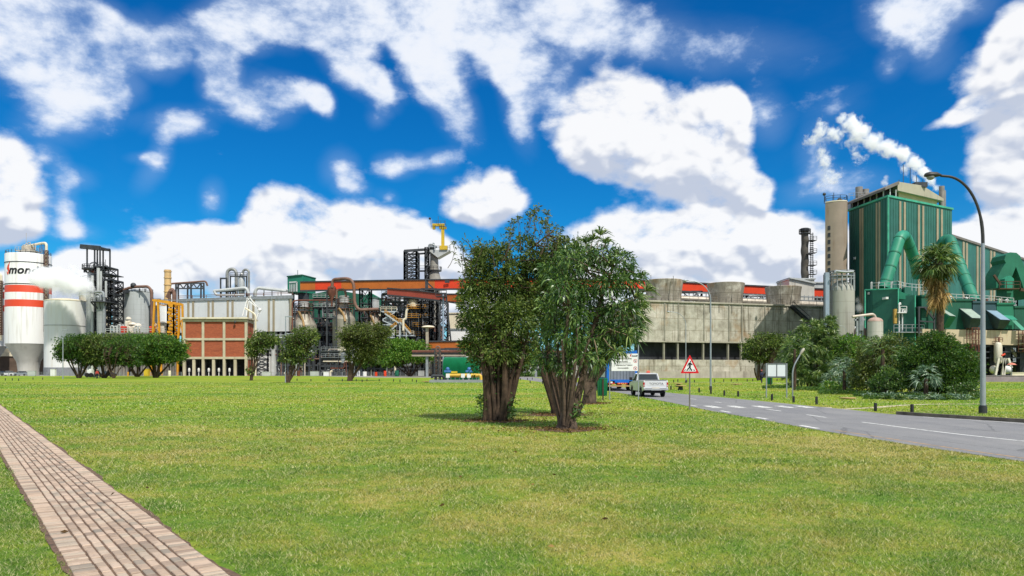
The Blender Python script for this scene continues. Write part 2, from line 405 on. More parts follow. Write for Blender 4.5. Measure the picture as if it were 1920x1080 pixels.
def grass_mats():
    m, k, b = principled('turf')
    pos = k.new('ShaderNodeNewGeometry').outputs['Position']
    col, p = grass_color(k, pos)
    n = k.noise(p, 42, 3, .7)
    n2 = k.noise(p, 9, 4, .7)
    col = k.mix(k.smooth(n, .62, .30), col, (.09, .13, .02, 1))
    k.link(col, b.inputs['Base Color']); b.inputs['Roughness'].default_value = .8; b.inputs['Specular IOR Level'].default_value = .15
    bn = k.new('ShaderNodeBump'); bn.inputs['Strength'].default_value = .7; bn.inputs['Distance'].default_value = .03
    k.link(k.math('ADD', n, n2), bn.inputs['Height']); k.link(bn.outputs[0], b.inputs['Normal'])
    m2, k, b = principled('grass_blade')
    g = k.new('ShaderNodeNewGeometry')
    col, p = grass_color(k, g.outputs['Position'])
    at = k.new('ShaderNodeAttribute', attribute_name='tone'); r = at.outputs['Fac']
    col = k.mix(k.smooth(r, .58, .95), col, (.62, .58, .30, 1))
    col = k.mix(k.smooth(r, .42, .05), col, (.05, .13, .02, 1))
    k.link(col, b.inputs['Base Color']); b.inputs['Roughness'].default_value = .5; b.inputs['Specular IOR Level'].default_value = .3
    t = k.new('ShaderNodeBsdfTranslucent'); k.link(col, t.inputs[0])
    mx = k.new('ShaderNodeMixShader'); mx.inputs[0].default_value = .4
    k.link(b.outputs[0], mx.inputs[1]); k.link(t.outputs[0], mx.inputs[2]); k.link(mx.outputs[0], k.n['Material Output'].inputs[0])
    return m, m2
TURF, BLADE = grass_mats()

# ground sheet to the horizon
g = MB(); g.add([(-4000, -60, 0), (4000, -60, 0), (4000, 5000, 0), (-4000, 5000, 0)], [(0, 1, 2, 3)])
struct('ground', g, TURF)

# ---------------------------------------------------------------- works yard (hard standing behind the lawns)
yard = [(-420, 224), (-60, 224), (-34, 180), (-12, 176), (0, 183), (6, 183), (24, 160), (31, 166), (78, 176), (88, 140), (230, 150), (500, 420), (-420, 420)]
g = MB(); g.add([(x, y, .004) for x, y in yard], [tuple(range(len(yard)))]); struct('yard', g, YARD)

# ---------------------------------------------------------------- road
def px_line(pts, off=0.0): return [(G(x, y)[0] + off, G(x, y)[1]) for x, y in pts]
near = [(15.2, 6.0), (12.4, 11.0), (10.55, 15.4), (9.65, 22.7), (9.45, 28), (9.15, 34.5), (9.1, 45), (8.7, 63), (6.8, 90), (4.2, 116), (1.5, 150), (-1, 185)]
farr = [(29.5, 6.0), (22.2, 17), (18.2, 26.6), (16.2, 31.5), (15.9, 35.5), (14.5, 49.3), (13.0, 60), (12.1, 72), (11.2, 92), (9.2, 116), (6.6, 150), (5.0, 185)]
def smooth_line(pts, n=8):
    out = []
    for i in range(len(pts) - 1):
        p0, p1, p2, p3 = pts[max(i - 1, 0)], pts[i], pts[i + 1], pts[min(i + 2, len(pts) - 1)]
        for j in range(n):
            t = j / n
            out.append(tuple(.5 * ((2 * p1[c]) + (-p0[c] + p2[c]) * t + (2 * p0[c] - 5 * p1[c] + 4 * p2[c] - p3[c]) * t * t + (-p0[c] + 3 * p1[c] - 3 * p2[c] + p3[c]) * t ** 3) for c in (0, 1)))
    out.append(pts[-1]); return out
NEAR, FARR = smooth_line(near), smooth_line(farr)
def strip(mb, a, b, z):
    n = len(a); mb.add([(x, y, z) for x, y in a] + [(x, y, z) for x, y in b], [(i, n + i, n + i + 1, i + 1) for i in range(n - 1)]); return mb
def asphalt():
    m, k, b = principled('asphalt')
    pos = k.new('ShaderNodeNewGeometry').outputs['Position']
    n = k.noise(pos, 60, 3, .7); n2 = k.noise(pos, .5, 5, .6); n3 = k.noise(k.mapping(pos, rot=(0, 0, .1), scale=(1, .12, 1)), 1.2, 4)
    c = k.ramp(k.math('ADD', k.math('MULTIPLY', n2, .6), k.math('MULTIPLY', n3, .4)), [(.3, '#5a5a5b'), (.5, '#6d6c6a'), (.7, '#807e79')])
    c = k.mix(k.smooth(n, .35, .75), c, (.24, .24, .24, 1)); v = k.new('ShaderNodeTexVoronoi', feature='DISTANCE_TO_EDGE'); k.link(k.mapping(pos, scale=(.35, .14, 1)), v.inputs['Vector']); v.inputs['Scale'].default_value = 1.0
    wob = k.math('ADD', v.outputs['Distance'], k.math('MULTIPLY', k.math('SUBTRACT', k.noise(pos, 3, 4), .5), .05))
    c = k.mix(k.math('MULTIPLY', k.smooth(k.math('ABSOLUTE', wob), .011, .003), .55), c, (.07, .07, .07, 1)); k.link(c, b.inputs['Base Color']); b.inputs['Roughness'].default_value = .85
    bn = k.new('ShaderNodeBump'); bn.inputs['Strength'].default_value = .4; bn.inputs['Distance'].default_value = .01
    k.link(n, bn.inputs['Height']); k.link(bn.outputs[0], b.inputs['Normal']); return m
ASPH = asphalt()
struct('road', strip(MB(), NEAR, FARR, .008), ASPH)
# pale dusty strip at the near verge, painted lines
def markmat(name, col, wear):
    m, k, b = principled(name); pos = k.new('ShaderNodeNewGeometry').outputs['Position']
    n = k.smooth(k.noise(pos, 5, 6, .7), wear, wear + .12)
    k.link(k.mix(n, lin('#6b6a68'), lin(col)), b.inputs['Base Color']); b.inputs['Roughness'].default_value = .8; return m
MW = markmat('white_road_paint', '#d8d8d2', .36); MY = markmat('yellow_road_paint', '#a98658', .40); MWW = markmat('worn_white_road_paint', '#d2d2ca', .40)
def offs(line, d):
    out = []
    for i, p in enumerate(line):
        a, b = line[max(i - 1, 0)], line[min(i + 1, len(line) - 1)]
        t = Vector((b[0] - a[0], b[1] - a[1])).normalized(); out.append((p[0] + t.y * d, p[1] - t.x * d))
    return out
def cut(line, y0, y1): return [p for p in line if y0 <= p[1] <= y1]
g = MB(); l1 = cut(offs(NEAR, .44), 8, 23.5); l2 = cut(offs(NEAR, .53), 8, 23.5); nn = min(len(l1), len(l2)); strip(g, l1[:nn], l2[:nn], .012)
struct('road_edge_line', g, MY)
g = MB()
for (ya, yb) in [(24, 25.3), (28.5, 29.6), (33, 34.3), (38.5, 39.6)]:
    a = [(9.75 - (ya - 24) * .02, ya), (9.72 - (yb - 24) * .02, yb)]; strip(g, a, [(x + .16, y) for x, y in a], .012)
struct('road_edge_blocks', g, MW)
g = MB(); mid = smooth_line([(22.5, 8.0), (16.8, 13.5), (13.5, 19.7), (12.55, 26.9), (12.2, 34), (11.95, 41.5), (11.4, 52), (10.6, 70), (9.6, 95)])
m1 = cut(mid, 8, 27.5); strip(g, m1, [(x + .11, y) for x, y in m1], .012)
for ya in (29, 33.5, 42, 46.5, 51, 55.5, 60, 66, 72, 78, 84):
    seg = cut(mid, ya, ya + 2.6)
    if len(seg) > 1: strip(g, seg, [(x + .11, y) for x, y in seg], .012)
e1 = cut(offs(FARR, -.3), 10, 30); strip(g, [(x - .09, y) for x, y in e1], e1, .012)
struct('road_centre_line', g, MW)
g = MB()
for i, xx in enumerate((9.95, 11.15, 12.45, 13.65, 14.6)):
    g.add([(xx, 37, .012), (xx + .5, 37, .012), (xx + .5, 39, .012), (xx, 39, .012)], [(0, 1, 2, 3)])
struct('pedestrian_crossing', g, MWW)
# raised kerb on the far side, flush edging elsewhere
KERB = M('kerb_concrete', '#6f685a', .9, 0, .3, 2.5, .5, '#2e2a24', .4, 20)
g = MB(); kl = [p for p in FARR if 8 < p[1] < 31.6]; ko = offs(kl, .16)
for i in range(len(kl) - 1):
    if i % 2 == 0 or True:
        a, b, c, d = kl[i], kl[i + 1], ko[i + 1], ko[i]
        g.hexa([(d[0], d[1], 0), (c[0], c[1], 0), (b[0], b[1], 0), (a[0], a[1], 0)][::-1], [(d[0], d[1], .14), (c[0], c[1], .14), (b[0], b[1], .14), (a[0], a[1], .14)][::-1])
struct('kerb', g, KERB)
# thin foot paths worn and laid across the right lawn, dry strips on the left
PATHM = M('pale_path', '#b3a98a', .9, 0, .2, 1.5, 0, '#4a4034', .2, 30)
def path(pts, w, name='path', mat=PATHM, z=.006):
    a = smooth_line(pts, 6); struct(name, strip(MB(), offs(a, -w / 2), offs(a, w / 2), z), mat)
path([G(1562, 768.5), G(1640, 764), G(1740, 758), (30, 38.5 + 3), G(1925, 749)], .55)
path([G(1835, 732), G(1880, 731.5)], .9)
path([G(1255, 716.5), G(1400, 717), G(1480, 719)], 1.6)
path([G(1480, 763), G(1560, 764.5)], 1.1)

# ---------------------------------------------------------------- brick path: real bricks
PA = Vector((-27.2, 39.7)); PB = Vector((-2.6, 6.87)); pdir = (PB - PA).normalized(); pn = Vector((pdir.y, -pdir.x))   # pn points to the left side
if pn.x > 0: pn = -pn
PW = 1.16
def brick_path():
    bv, bf, tone = [], [], []
    Ltot = 62.0; start = PB + pdir * 7
    r = random.Random(3)
    def pt(u, w): q = start - pdir * u + pn * w; return q.x, q.y
    def brick(u0, u1, w0, w1):
        gp = .011; u0 += gp; u1 -= gp; w0 += gp; w1 -= gp
        z = .026 + r.uniform(-.004, .004); t1, t2 = r.uniform(-.003, .003), r.uniform(-.003, .003); c = .008
        w0 += r.uniform(-.003, .003); w1 += r.uniform(-.003, .003)
        o = len(bv)
        for (u, w, zz) in ((u0, w0, -.01), (u1, w0, -.01), (u1, w1, -.01), (u0, w1, -.01), (u0, w0, z - .006), (u1, w0, z - .006), (u1, w1, z - .006), (u0, w1, z - .006),
                           (u0 + c, w0 + c, z + t1), (u1 - c, w0 + c, z - t1), (u1 - c, w1 - c, z + t2), (u0 + c, w1 - c, z - t2)):
            x, y = pt(u, w); bv.append((x, y, zz))
        for q in ((0, 1, 5, 4), (1, 2, 6, 5), (2, 3, 7, 6), (3, 0, 4, 7), (4, 5, 9, 8), (5, 6, 10, 9), (6, 7, 11, 10), (7, 4, 8, 11), (8, 9, 10, 11)):
            bf.append(tuple(i + o for i in q))
        tone.extend([r.random()] * 12)
    hb, ln, wd = .215, .215, .104
    u = 0
    while u < Ltot:                       # header courses along both borders
        brick(u, u + wd, 0, hb); brick(u, u + wd, PW - hb, PW); u += wd
    nrow = 7; rw = (PW - 2 * hb) / nrow
    for j in range(nrow):
        u = (j % 2) * ln / 2 - ln
        while u < Ltot:
            brick(u, u + ln, hb + j * rw, hb + (j + 1) * rw); u += ln
    me = bpy.data.meshes.new('brick_path'); me.from_pydata(bv, [], bf); me.update()
    a = me.attributes.new('tone', 'FLOAT', 'POINT'); a.data.foreach_set('value', np.array(tone, dtype=np.float32))
    o = bpy.data.objects.new('brick_path', me); scene.collection.objects.link(o); tag(o, kind='structure')
    m, k, b = principled('path_brick')
    t = k.new('ShaderNodeAttribute', attribute_name='tone').outputs['Fac']
    pos = k.new('ShaderNodeNewGeometry').outputs['Position']
    c = k.ramp(t, [(.0, '#877667'), (.3, '#a8937f'), (.6, '#b5a08c'), (.85, '#a99a87'), (1., '#81776b')])
    n = k.noise(pos, 11, 6, .7); n2 = k.noise(pos, 1.1, 4, .6)
    c = k.mix(k.smooth(n, .5, .75, 0, .55), c, lin('#6a5c50')); c = k.mix(k.smooth(n2, .5, .7, 0, .35), c, lin('#7d7668'))
    k.link(c, b.inputs['Base Color']); b.inputs['Roughness'].default_value = .85; b.inputs['Specular IOR Level'].default_value = .25
    bn = k.new('ShaderNodeBump'); bn.inputs['Strength'].default_value = .5; bn.inputs['Distance'].default_value = .006
    k.link(k.noise(pos, 70, 4, .7), bn.inputs['Height']); k.link(bn.outputs[0], b.inputs['Normal'])
    me.materials.append(m)
    # soil bed with a crumbly edge, a touch wider than the bricks
    r = random.Random(5); A, B = [], []
    n = 260
    for i in range(n + 1):
        u = Ltot * i / n
        A.append(pt(u, -.02 - r.random() * .05 - .03 * sin(u * 1.3))); B.append(pt(u, PW + .015 + r.random() * .04))
    m2, k, b = principled('joint_soil'); pos = k.new('ShaderNodeNewGeometry').outputs['Position']
    k.link(k.ramp(k.noise(pos, 9, 5, .7), [(.3, '#3d2f24'), (.6, '#6a5340'), (.8, '#8a735a')]), b.inputs['Base Color']); b.inputs['Roughness'].default_value = .95
    struct('soil_bed', strip(MB(), A, B, .012), m2)
brick_path()
def in_path(x, y):
    q = np.stack([x - PB.x, y - PB.y], 1); w = q[:, 0] * pn.x + q[:, 1] * pn.y
    j = .05 * np.sin(x * 9 + y * 5) + .04 * np.sin(y * 17 - x * 3)
    return (w > -.07 + j) & (w < PW + .02 + j)
# soil rings and leaf litter below the big trees
def soil_patch(cx, cy, rx, ry, seed, name='bare_soil'):
    r = random.Random(seed); n = 40; ph = [r.uniform(0, 6) for _ in range(4)]
    pts = []
    for i in range(n):
        a = 2 * pi * i / n; k_ = 1 + .16 * sin(2 * a + ph[0]) + .12 * sin(3 * a + ph[1]) + .08 * sin(7 * a + ph[2]) + r.uniform(-.05, .05)
        pts.append((cx + rx * k_ * cos(a), cy + ry * k_ * sin(a)))
    vs = [(x, y, .010) for x, y in pts] + [(cx, cy, .05)]
    g = MB(); g.add(vs, [(i, (i + 1) % n, n) for i in range(n)]); struct(name, g, SOIL)
SP = [(G(930, 790), 1.05, .85), (G(1062, 806), 1.05, .8), (G(1045, 778), 1.2, 1.2), (G(1105, 757), .8, .9)]
for i, ((x, y), rx, ry) in enumerate(SP): soil_patch(x, y, rx, ry, i + 1)

# ---------------------------------------------------------------- lawn grass, blade by blade
def lawn_grass():
    rs = np.random.RandomState(11); V, T = [], []
    zones = [(6.0, 9.5, 3300, .040, .0075), (9.5, 14, 1700, .046, .011), (14, 21, 620, .055, .018), (21, 34, 170, .065, .030), (34, 60, 40, .075, .055), (60, 112, 9, .08, .09)]
    nr = np.array(NEAR); fa = np.array(FARR)
    for (y0, y1, dens, h, w) in zones:
        area = .74 * (y1 * y1 - y0 * y0) + 3 * (y1 - y0); n = int(area * dens)
        y = np.sqrt(rs.uniform(y0 * y0, y1 * y1, n)); x = rs.uniform(-1, 1, n) * (.74 * y + 1.5)
        keep = ~in_path(x, y)
        xr = np.interp(y, nr[:, 1], nr[:, 0]); xf = np.interp(y, fa[:, 1], fa[:, 0]); keep &= (x < xr - .02) | (x > xf + .22)
        for ((cx, cy), rx, ry) in SP: keep &= (((x - cx) / rx) ** 2 + ((y - cy) / ry) ** 2 > .9) | (rs.rand(n) < .12)
        # thin and thick patches
        f = np.sin(x * 1.7 + np.sin(y * 1.3) * 2) * np.sin(y * 2.1 + np.sin(x * .9) * 2)
        keep &= rs.rand(n) < .78 + .3 * f
        x, y = x[keep], y[keep]; f = f[keep]; n = len(x)
        a = rs.uniform(0, 2 * np.pi, n); ln = h * rs.uniform(.5, 1.35, n) * (1 + .25 * f); lean = rs.uniform(.3, 1.5, n) * ln; la = rs.uniform(0, 2 * np.pi, n)
        ww = w * rs.uniform(.6, 1.2, n) / 2
        dx, dy = np.cos(a) * ww, np.sin(a) * ww
        v = np.empty((n, 3, 3), np.float32)
        v[:, 0] = np.stack([x - dx, y - dy, np.full(n, -.002)], 1); v[:, 1] = np.stack([x + dx, y + dy, np.full(n, -.002)], 1)
        v[:, 2] = np.stack([x + np.cos(la) * lean, y + np.sin(la) * lean, ln * .75], 1)
        V.append(v.reshape(-1, 3)); T.append(np.repeat(rs.rand(n), 3))
    V = np.concatenate(V); T = np.concatenate(T).astype(np.float32); nf = len(V) // 3
    me = bpy.data.meshes.new('lawn_grass'); me.vertices.add(len(V)); me.vertices.foreach_set('co', V.ravel())
    me.loops.add(nf * 3); me.loops.foreach_set('vertex_index', np.arange(nf * 3, dtype=np.int32))
    me.polygons.add(nf); me.polygons.foreach_set('loop_start', np.arange(0, nf * 3, 3, dtype=np.int32)); me.polygons.foreach_set('loop_total', np.full(nf, 3, np.int32))
    me.update(calc_edges=True); a = me.attributes.new('tone', 'FLOAT', 'POINT'); a.data.foreach_set('value', T)
    me.materials.append(BLADE); o = bpy.data.objects.new('lawn_grass', me); scene.collection.objects.link(o)
    tag(o, 'short mown lawn grass with green and straw coloured blades', 'grass', kind='stuff')
    print('grass blades', nf)
lawn_grass()
# ---------------------------------------------------------------- foliage
LEAF_DARK = leafmat('leaf_dark_olive', '#233917', '#4a6026', '#86944a')
LEAF_BIG = leafmat('leaf_broad_green', '#203a16', '#3a5c24', '#829c50', .25, .38, .5)
LEAF_MID = leafmat('leaf_mid_green', '#20401a', '#37591f', '#67822c')
LEAF_LIGHT = leafmat('leaf_light_green', '#30571c', '#4f7a25', '#86a03c')
LEAF_OLIVE = leafmat('leaf_olive', '#2c3c1a', '#4a5925', '#7d8440')
LEAF_GREY = leafmat('leaf_silver_green', '#34503a', '#6d8a70', '#b7c4ac', .15, .45)
LEAF_SPIKE = leafmat('leaf_spiky_green', '#27421d', '#4b6a2f', '#9aa862', .2, .4, .5)
LEAF_DRY = leafmat('dead_frond', '#6a5232', '#9a7d4c', '#c4aa74', .15, .8, .1)
LITTER = leafmat('leaf_litter', '#2e2417', '#5f4a2e', '#94794a', .1, .8, .1)

def leaf_object(name, pos, axis, size, width, mat, parent, seed=0, droop=.25):
    """pos, axis: n x 3 arrays; every leaf is a bent pair of quads, a separate island"""
    r = np.random.RandomState(seed); n = len(pos)
    pos = np.asarray(pos, np.float64); ax = np.asarray(axis, np.float64); ax = ax / (np.linalg.norm(ax, axis=1, keepdims=True) + 1e-9)
    size = np.broadcast_to(size, (n,)) * r.uniform(.65, 1.25, n); width = np.broadcast_to(width, (n,)) * r.uniform(.75, 1.2, n)
    q = r.normal(size=(n, 3)); q[:, 2] *= .35
    s = np.cross(ax, q + 1e-6); s /= (np.linalg.norm(s, axis=1, keepdims=True) + 1e-9)
    S = size[:, None]; W = width[:, None] / 2
    mid = pos + ax * S * .5 + np.array([0, 0, .06]) * S; tip = pos + ax * S; tip[:, 2] -= droop * size
    v = np.stack([pos - s * W * .25, pos + s * W * .25, mid + s * W, mid - s * W, tip + s * W * .12, tip - s * W * .12], 1).astype(np.float32)
    off = np.array(parent_world(parent), np.float32) if parent else np.zeros(3, np.float32)
    V = (v - off).reshape(-1, 3)
    base = (np.arange(n) * 6)[:, None]
    idx = np.concatenate([base + np.array([0, 1, 2, 3]), base + np.array([3, 2, 4, 5])], 1).astype(np.int32).ravel()
    me = bpy.data.meshes.new(name); me.vertices.add(len(V)); me.vertices.foreach_set('co', V.ravel())
    me.loops.add(len(idx)); me.loops.foreach_set('vertex_index', idx)
    me.polygons.add(n * 2); me.polygons.foreach_set('loop_start', np.arange(0, n * 8, 4, dtype=np.int32)); me.polygons.foreach_set('loop_total', np.full(n * 2, 4, np.int32))
    me.update(calc_edges=True); me.materials.append(mat)
    o = bpy.data.objects.new(name, me); scene.collection.objects.link(o)
    if parent: o.parent = parent
    return o
def clumps(blobs, dens, seed, shell=.55):
    """blobs: (x,y,z,rx,ry,rz); returns cluster centres and their outward directions"""
    r = np.random.RandomState(seed); C, D = [], []
    for (x, y, z, rx, ry, rz) in blobs:
        n = max(4, int(dens * (rx * ry * rz) ** (2 / 3)))
        d = r.normal(size=(n, 3)); d /= np.linalg.norm(d, axis=1, keepdims=True)
        rad = shell + (1 - shell) * r.rand(n) ** .6; rad *= 1 + .13 * r.randn(n)
        C.append(np.array([x, y, z]) + d * np.array([rx, ry, rz]) * rad[:, None]); D.append(d)
    return np.concatenate(C), np.concatenate(D)
def spray(C, D, per, cr, seed, up=.25, flat=.7):
    r = np.random.RandomState(seed); n = len(C)
    c = np.repeat(C, per, 0); d = np.repeat(D, per, 0)
    o = r.normal(size=(n * per, 3)); o /= np.linalg.norm(o, axis=1, keepdims=True)
    csz = np.repeat(r.uniform(.6, 1.35, n), per)
    o2 = o * (r.rand(n * per) ** .5 * cr * csz)[:, None]; o2[:, 2] *= flat
    ax = o + d * .7 + np.array([0, 0, up])
    return c + o2, ax
def rosettes(C, D, per, length, seed, up=.5):
    r = np.random.RandomState(seed); n = len(C)
    c = np.repeat(C, per, 0); d = np.repeat(D, per, 0); o = r.normal(size=(n * per, 3)); o /= np.linalg.norm(o, axis=1, keepdims=True)
    ax = o + d * .55 + np.array([0, 0, up]); return c, ax
def limb(mb, p, q, r0, r1, seed, n=7, wob=.08, n_side=8, sag=0.0):
    r = random.Random(seed); p, q = Vector(p), Vector(q); ln = (q - p).length; pts, rs = [], []
    o1, o2 = [r.uniform(-1, 1) * ln * wob for _ in range(2)], r.uniform(-.5, .5)
    for i in range(n + 1):
        t = i / n; b = p.lerp(q, t)
        w = sin(pi * t)
        b += Vector((o1[0] * w + sin(t * 9 + o2) * wob * ln * .12, o1[1] * w, sag * w * ln))
        pts.append(b); rs.append(r0 + (r1 - r0) * t)
    mb.tube(pts, rs, n_side, True); return pts
def branches(mb, stems, C, step, r0, r1, seed):
    """thin limbs from the nearest stem point out to some of the leaf clusters"""
    r = random.Random(seed); sp = [(p, i) for s in stems for i, p in enumerate(s) if i >= 2]
    for j in range(0, len(C), step):
        c = Vector(C[j]); best = min(sp, key=lambda q: (q[0] - c).length + (.6 * max(0, q[0].z - c.z)) + r.uniform(0, .2))
        limb(mb, best[0], c, r0, r1, seed * 31 + j, 5, .10, 5)
def seg_tree(name, label, cat, base, stems_spec, blobs, leafmat_, barkmat, per, cr, size, width, dens, seed, group=None, bstep=3, br=(.03, .008), rosette=False, shell=.5, extra=None, up=.25, droop=.25, flat=.7, tk=1.0):
    root = thing(name, label, cat, (base[0], base[1], 0), group)
    mb = MB(); st = []
    for i, (p, q, r0, r1) in enumerate(stems_spec): st.append(limb(mb, p, q, r0 * tk, r1 * tk, seed * 7 + i, 8, .045))
    C, D = clumps(blobs, dens, seed, shell)
    branches(mb, st, C, bstep, br[0], br[1], seed)
    mb.build('trunk', barkmat, root)
    if rosette: p, a = rosettes(C, D, per, size, seed + 1)
    else: p, a = spray(C, D, per, cr, seed + 1, up, flat)
    leaf_object('crown', p, a, size, width, leafmat_, root, seed, droop)
    if extra: extra(root, C, D, st)
    return root

BARKM = M('mid_bark', '#57483a', .9, 0, .45, 5, .8, '#2e261c', .9, 14)
# --- the clump of big trees on the lawn.  pixel offsets are turned into metres at each tree's own distance
def at(base_px, Y):
    bx, by = X(base_px, Y), Y
    return lambda px, py, dy=0.0: (X(px, Y), Y + dy, Z(py, Y))
def pxblobs(Y, lst):
    s = Y / F; return [(X(px, Y), Y + dy, Z(py, Y), rx * s, (ry_ if ry_ else rx) * s, rz * s) for (px, py, dy, rx, ry_, rz) in lst]
# dense dark tree
YA = 27.4; a = at(928, YA)
stems = [(a(914, 792), a(913, 640, .2), .25, .15), (a(925, 793, -.15), a(926, 600, -.4), .28, .16), (a(936, 792, .15), a(950, 610, .1), .27, .14), (a(942, 790, -.1), a(982, 645, -.3), .20, .10),
         (a(922, 792, .3), a(935, 560, .9), .24, .12), (a(910, 793, -.2), a(902, 655, -.4), .17, .10), (a(938, 793, -.3), a(943, 640, -.6), .17, .10), (a(928, 793, .1), a(968, 560, .4), .22, .12),
         (a(929, 786, -.38), a(920, 680, -.5), .11, .08), (a(940, 775, -.3), a(958, 670, -.5), .12, .08), (a(918, 790, -.3), a(914, 690, -.4), .13, .09), (a(934, 780, -.4), a(934, 660, -.55), .10, .07), (a(945, 780, -.2), a(970, 660, -.4), .12, .08),
         (a(925, 660), a(905, 510), .12, .05), (a(935, 620), a(950, 470), .12, .05), (a(960, 610), a(1000, 470), .11, .04), (a(990, 470), a(1040, 430), .06, .02)]
blobs = pxblobs(YA, [(905, 625, 0, 32, 40, 34), (935, 640, .3, 36, 44, 34), (890, 575, -.3, 30, 40, 32), (925, 585, .2, 38, 46, 36), (900, 530, 0, 32, 40, 28), (940, 535, .1, 38, 46, 32), (985, 570, .2, 42, 50, 38), (965, 500, 0, 26, 34, 22), (920, 485, .1, 26, 34, 22), (895, 500, -.2, 20, 26, 18),
                      (1002, 486, 0, 22, 30, 18), (980, 456, .1, 15, 22, 13), (1032, 466, .2, 17, 24, 15), (1056, 458, .2, 14, 20, 13), (945, 470, 0, 15, 20, 13), (905, 470, 0, 15, 20, 13), (910, 672, .3, 30, 36, 20), (960, 680, .2, 30, 36, 16), (885, 650, 0, 22, 28, 22), (990, 672, .4, 20, 26, 16), (940, 662, -.5, 34, 40, 22), (980, 640, .4, 34, 44, 28), (1010, 520, .6, 44, 50, 36), (1020, 585, .8, 36, 40, 36), (872, 600, .2, 15, 22, 18), (960, 600, -.6, 40, 40, 36), (876, 545, 0, 14, 20, 14), (1040, 500, .5, 34, 40, 30)])
def sparse_top(root, C, D, st):
    Y = YA; r = random.Random(4); g = MB(); P = []; A_ = []
    for i in range(64):
        px = r.choice([r.gauss(990, 45), r.gauss(905, 25), r.gauss(1040, 26)]); top = 462 - 60 * math.exp(-((px - 995) / 42) ** 2) - r.uniform(0, 14) + (10 if px < 930 else 0)
        q = Vector((X(px, Y), Y + r.uniform(-1, 1), Z(top, Y))); b = Vector((X(px + r.uniform(-22, 22), Y), q.y + r.uniform(-.2, .2), Z(top + r.uniform(45, 80), Y)))
        pts = limb(g, b, q, .012, .005, i, 6, .12, 5)
        for j in range(r.randint(9, 26)):
            t = r.choice(pts[2:]) if r.random() < .55 else pts[-1]
            P.append(tuple(t + Vector((r.gauss(0, .05), r.gauss(0, .05), r.gauss(0, .05))))); A_.append((r.gauss(0, .6), r.gauss(0, .6), r.uniform(-.1, 1)))
    for (x0, y0, x1, y1) in [(900, 500, 872, 452), (890, 520, 868, 462), (900, 490, 862, 490)]:
        pts = limb(g, (X(x0, Y), Y, Z(y0, Y)), (X(x1, Y), Y - .2, Z(y1, Y)), .03, .01, x0, 6, .12, 5)
        for t in pts[2:]:
            for j in range(9): P.append(tuple(t + Vector((r.gauss(0, .09), r.gauss(0, .09), r.gauss(0, .09))))); A_.append((r.gauss(0, .6), r.gauss(0, .6), r.uniform(0, .8)))
    g.build('twig', BARKM, root)
    leaf_object('sparse_shoot', P, A_, .17, .05, LEAF_OLIVE, root, 3)
    # shoots at the foot of the trunk
    for (cx, cy, rr) in [(903, 765, .22), (957, 760, .20), (960, 776, .13), (902, 748, .13), (930, 700, .25)]:
        P, A_ = [], []
        for j in range(70):
            P.append((X(cx, Y) + r.gauss(0, rr * .5), Y - .3 + r.gauss(0, rr * .5), Z(cy, Y) + r.gauss(0, rr * .8))); A_.append((r.gauss(0, 1), r.gauss(0, 1), r.uniform(-.2, 1)))
        leaf_object('basal_shoot', P, A_, .15, .045, LEAF_BIG, root, 4)
seg_tree('lawn_tree', 'tall dense dark olive tree with bare top twigs, leftmost of the lawn clump', 'tree', G(928, 790), stems, blobs, LEAF_DARK, BARK, 24, .24, .125, .05, 165, 21, 'clump of trees on the front lawn', 4, tk=.78, extra=sparse_top, shell=.35)

YB = 23.5; a = at(1062, YB)
stems = [(a(1064, 800), a(1113, 610, .1), .15, .085), (a(1110, 625, .1), a(1150, 500, .1), .085, .04), (a(1070, 798, .1), a(1125, 590, .5), .10, .05), (a(1062, 798, .12), a(1090, 560, .4), .09, .045),
         (a(1058, 800, -.1), a(1062, 590, -.4), .095, .05), (a(1054, 800, .05), a(1040, 600, .2), .085, .04), (a(1050, 800, .1), a(1018, 650, .5), .07, .04), (a(1060, 798, -.2), a(1078, 620, -.6), .07, .035),
         (a(1066, 800, -.15), a(1100, 640, -.6), .07, .035), (a(1068, 798, .2), a(1168, 615, .9), .075, .035), (a(1056, 796, -.2), a(1050, 640, -.7), .06, .035), (a(1061, 806), a(1062, 772), .30, .20), (a(1052, 806, .1), a(1060, 768), .22, .12), (a(1073, 806, -.1), a(1067, 768), .20, .12),
         (a(1064, 800, -.2), a(1075, 680, -.5), .05, .035), (a(1057, 800, .2), a(1030, 690, .4), .055, .035), (a(1125, 590, .5), a(1195, 560, .4), .05, .025), (a(1100, 640), a(1185, 600, -.3), .04, .02)]
blobs = pxblobs(YB, [(1042, 512, 0, 26, 34, 24), (1072, 490, -.1, 30, 36, 24), (1104, 492, .1, 26, 34, 26), (1130, 478, 0, 24, 30, 18), (1162, 492, .1, 26, 32, 20), (1060, 545, -.3, 34, 44, 26), (1100, 540, .2, 34, 44, 28), (1140, 530, -.2, 32, 40, 26), (1180, 526, .1, 22, 28, 24),
                      (1040, 580, .1, 26, 32, 24), (1082, 590, -.2, 34, 40, 26), (1124, 585, .3, 32, 40, 24), (1162, 578, -.1, 28, 34, 24), (1196, 572, .2, 15, 20, 20), (1036, 622, .2, 24, 28, 20), (1070, 636, -.3, 26, 32, 22), (1108, 632, .3, 28, 34, 18), (1150, 625, 0, 28, 32, 18), (1184, 618, .2, 16, 22, 20),
                      (1024, 668, .3, 20, 22, 16), (1050, 676, 0, 18, 22, 14), (1135, 662, .5, 22, 30, 16), (1165, 655, .2, 16, 20, 14), (1090, 665, -.4, 24, 26, 15), (1012, 690, .2, 13, 14, 10), (1060, 696, -.3, 12, 14, 9), (1110, 690, .5, 14, 16, 9)])
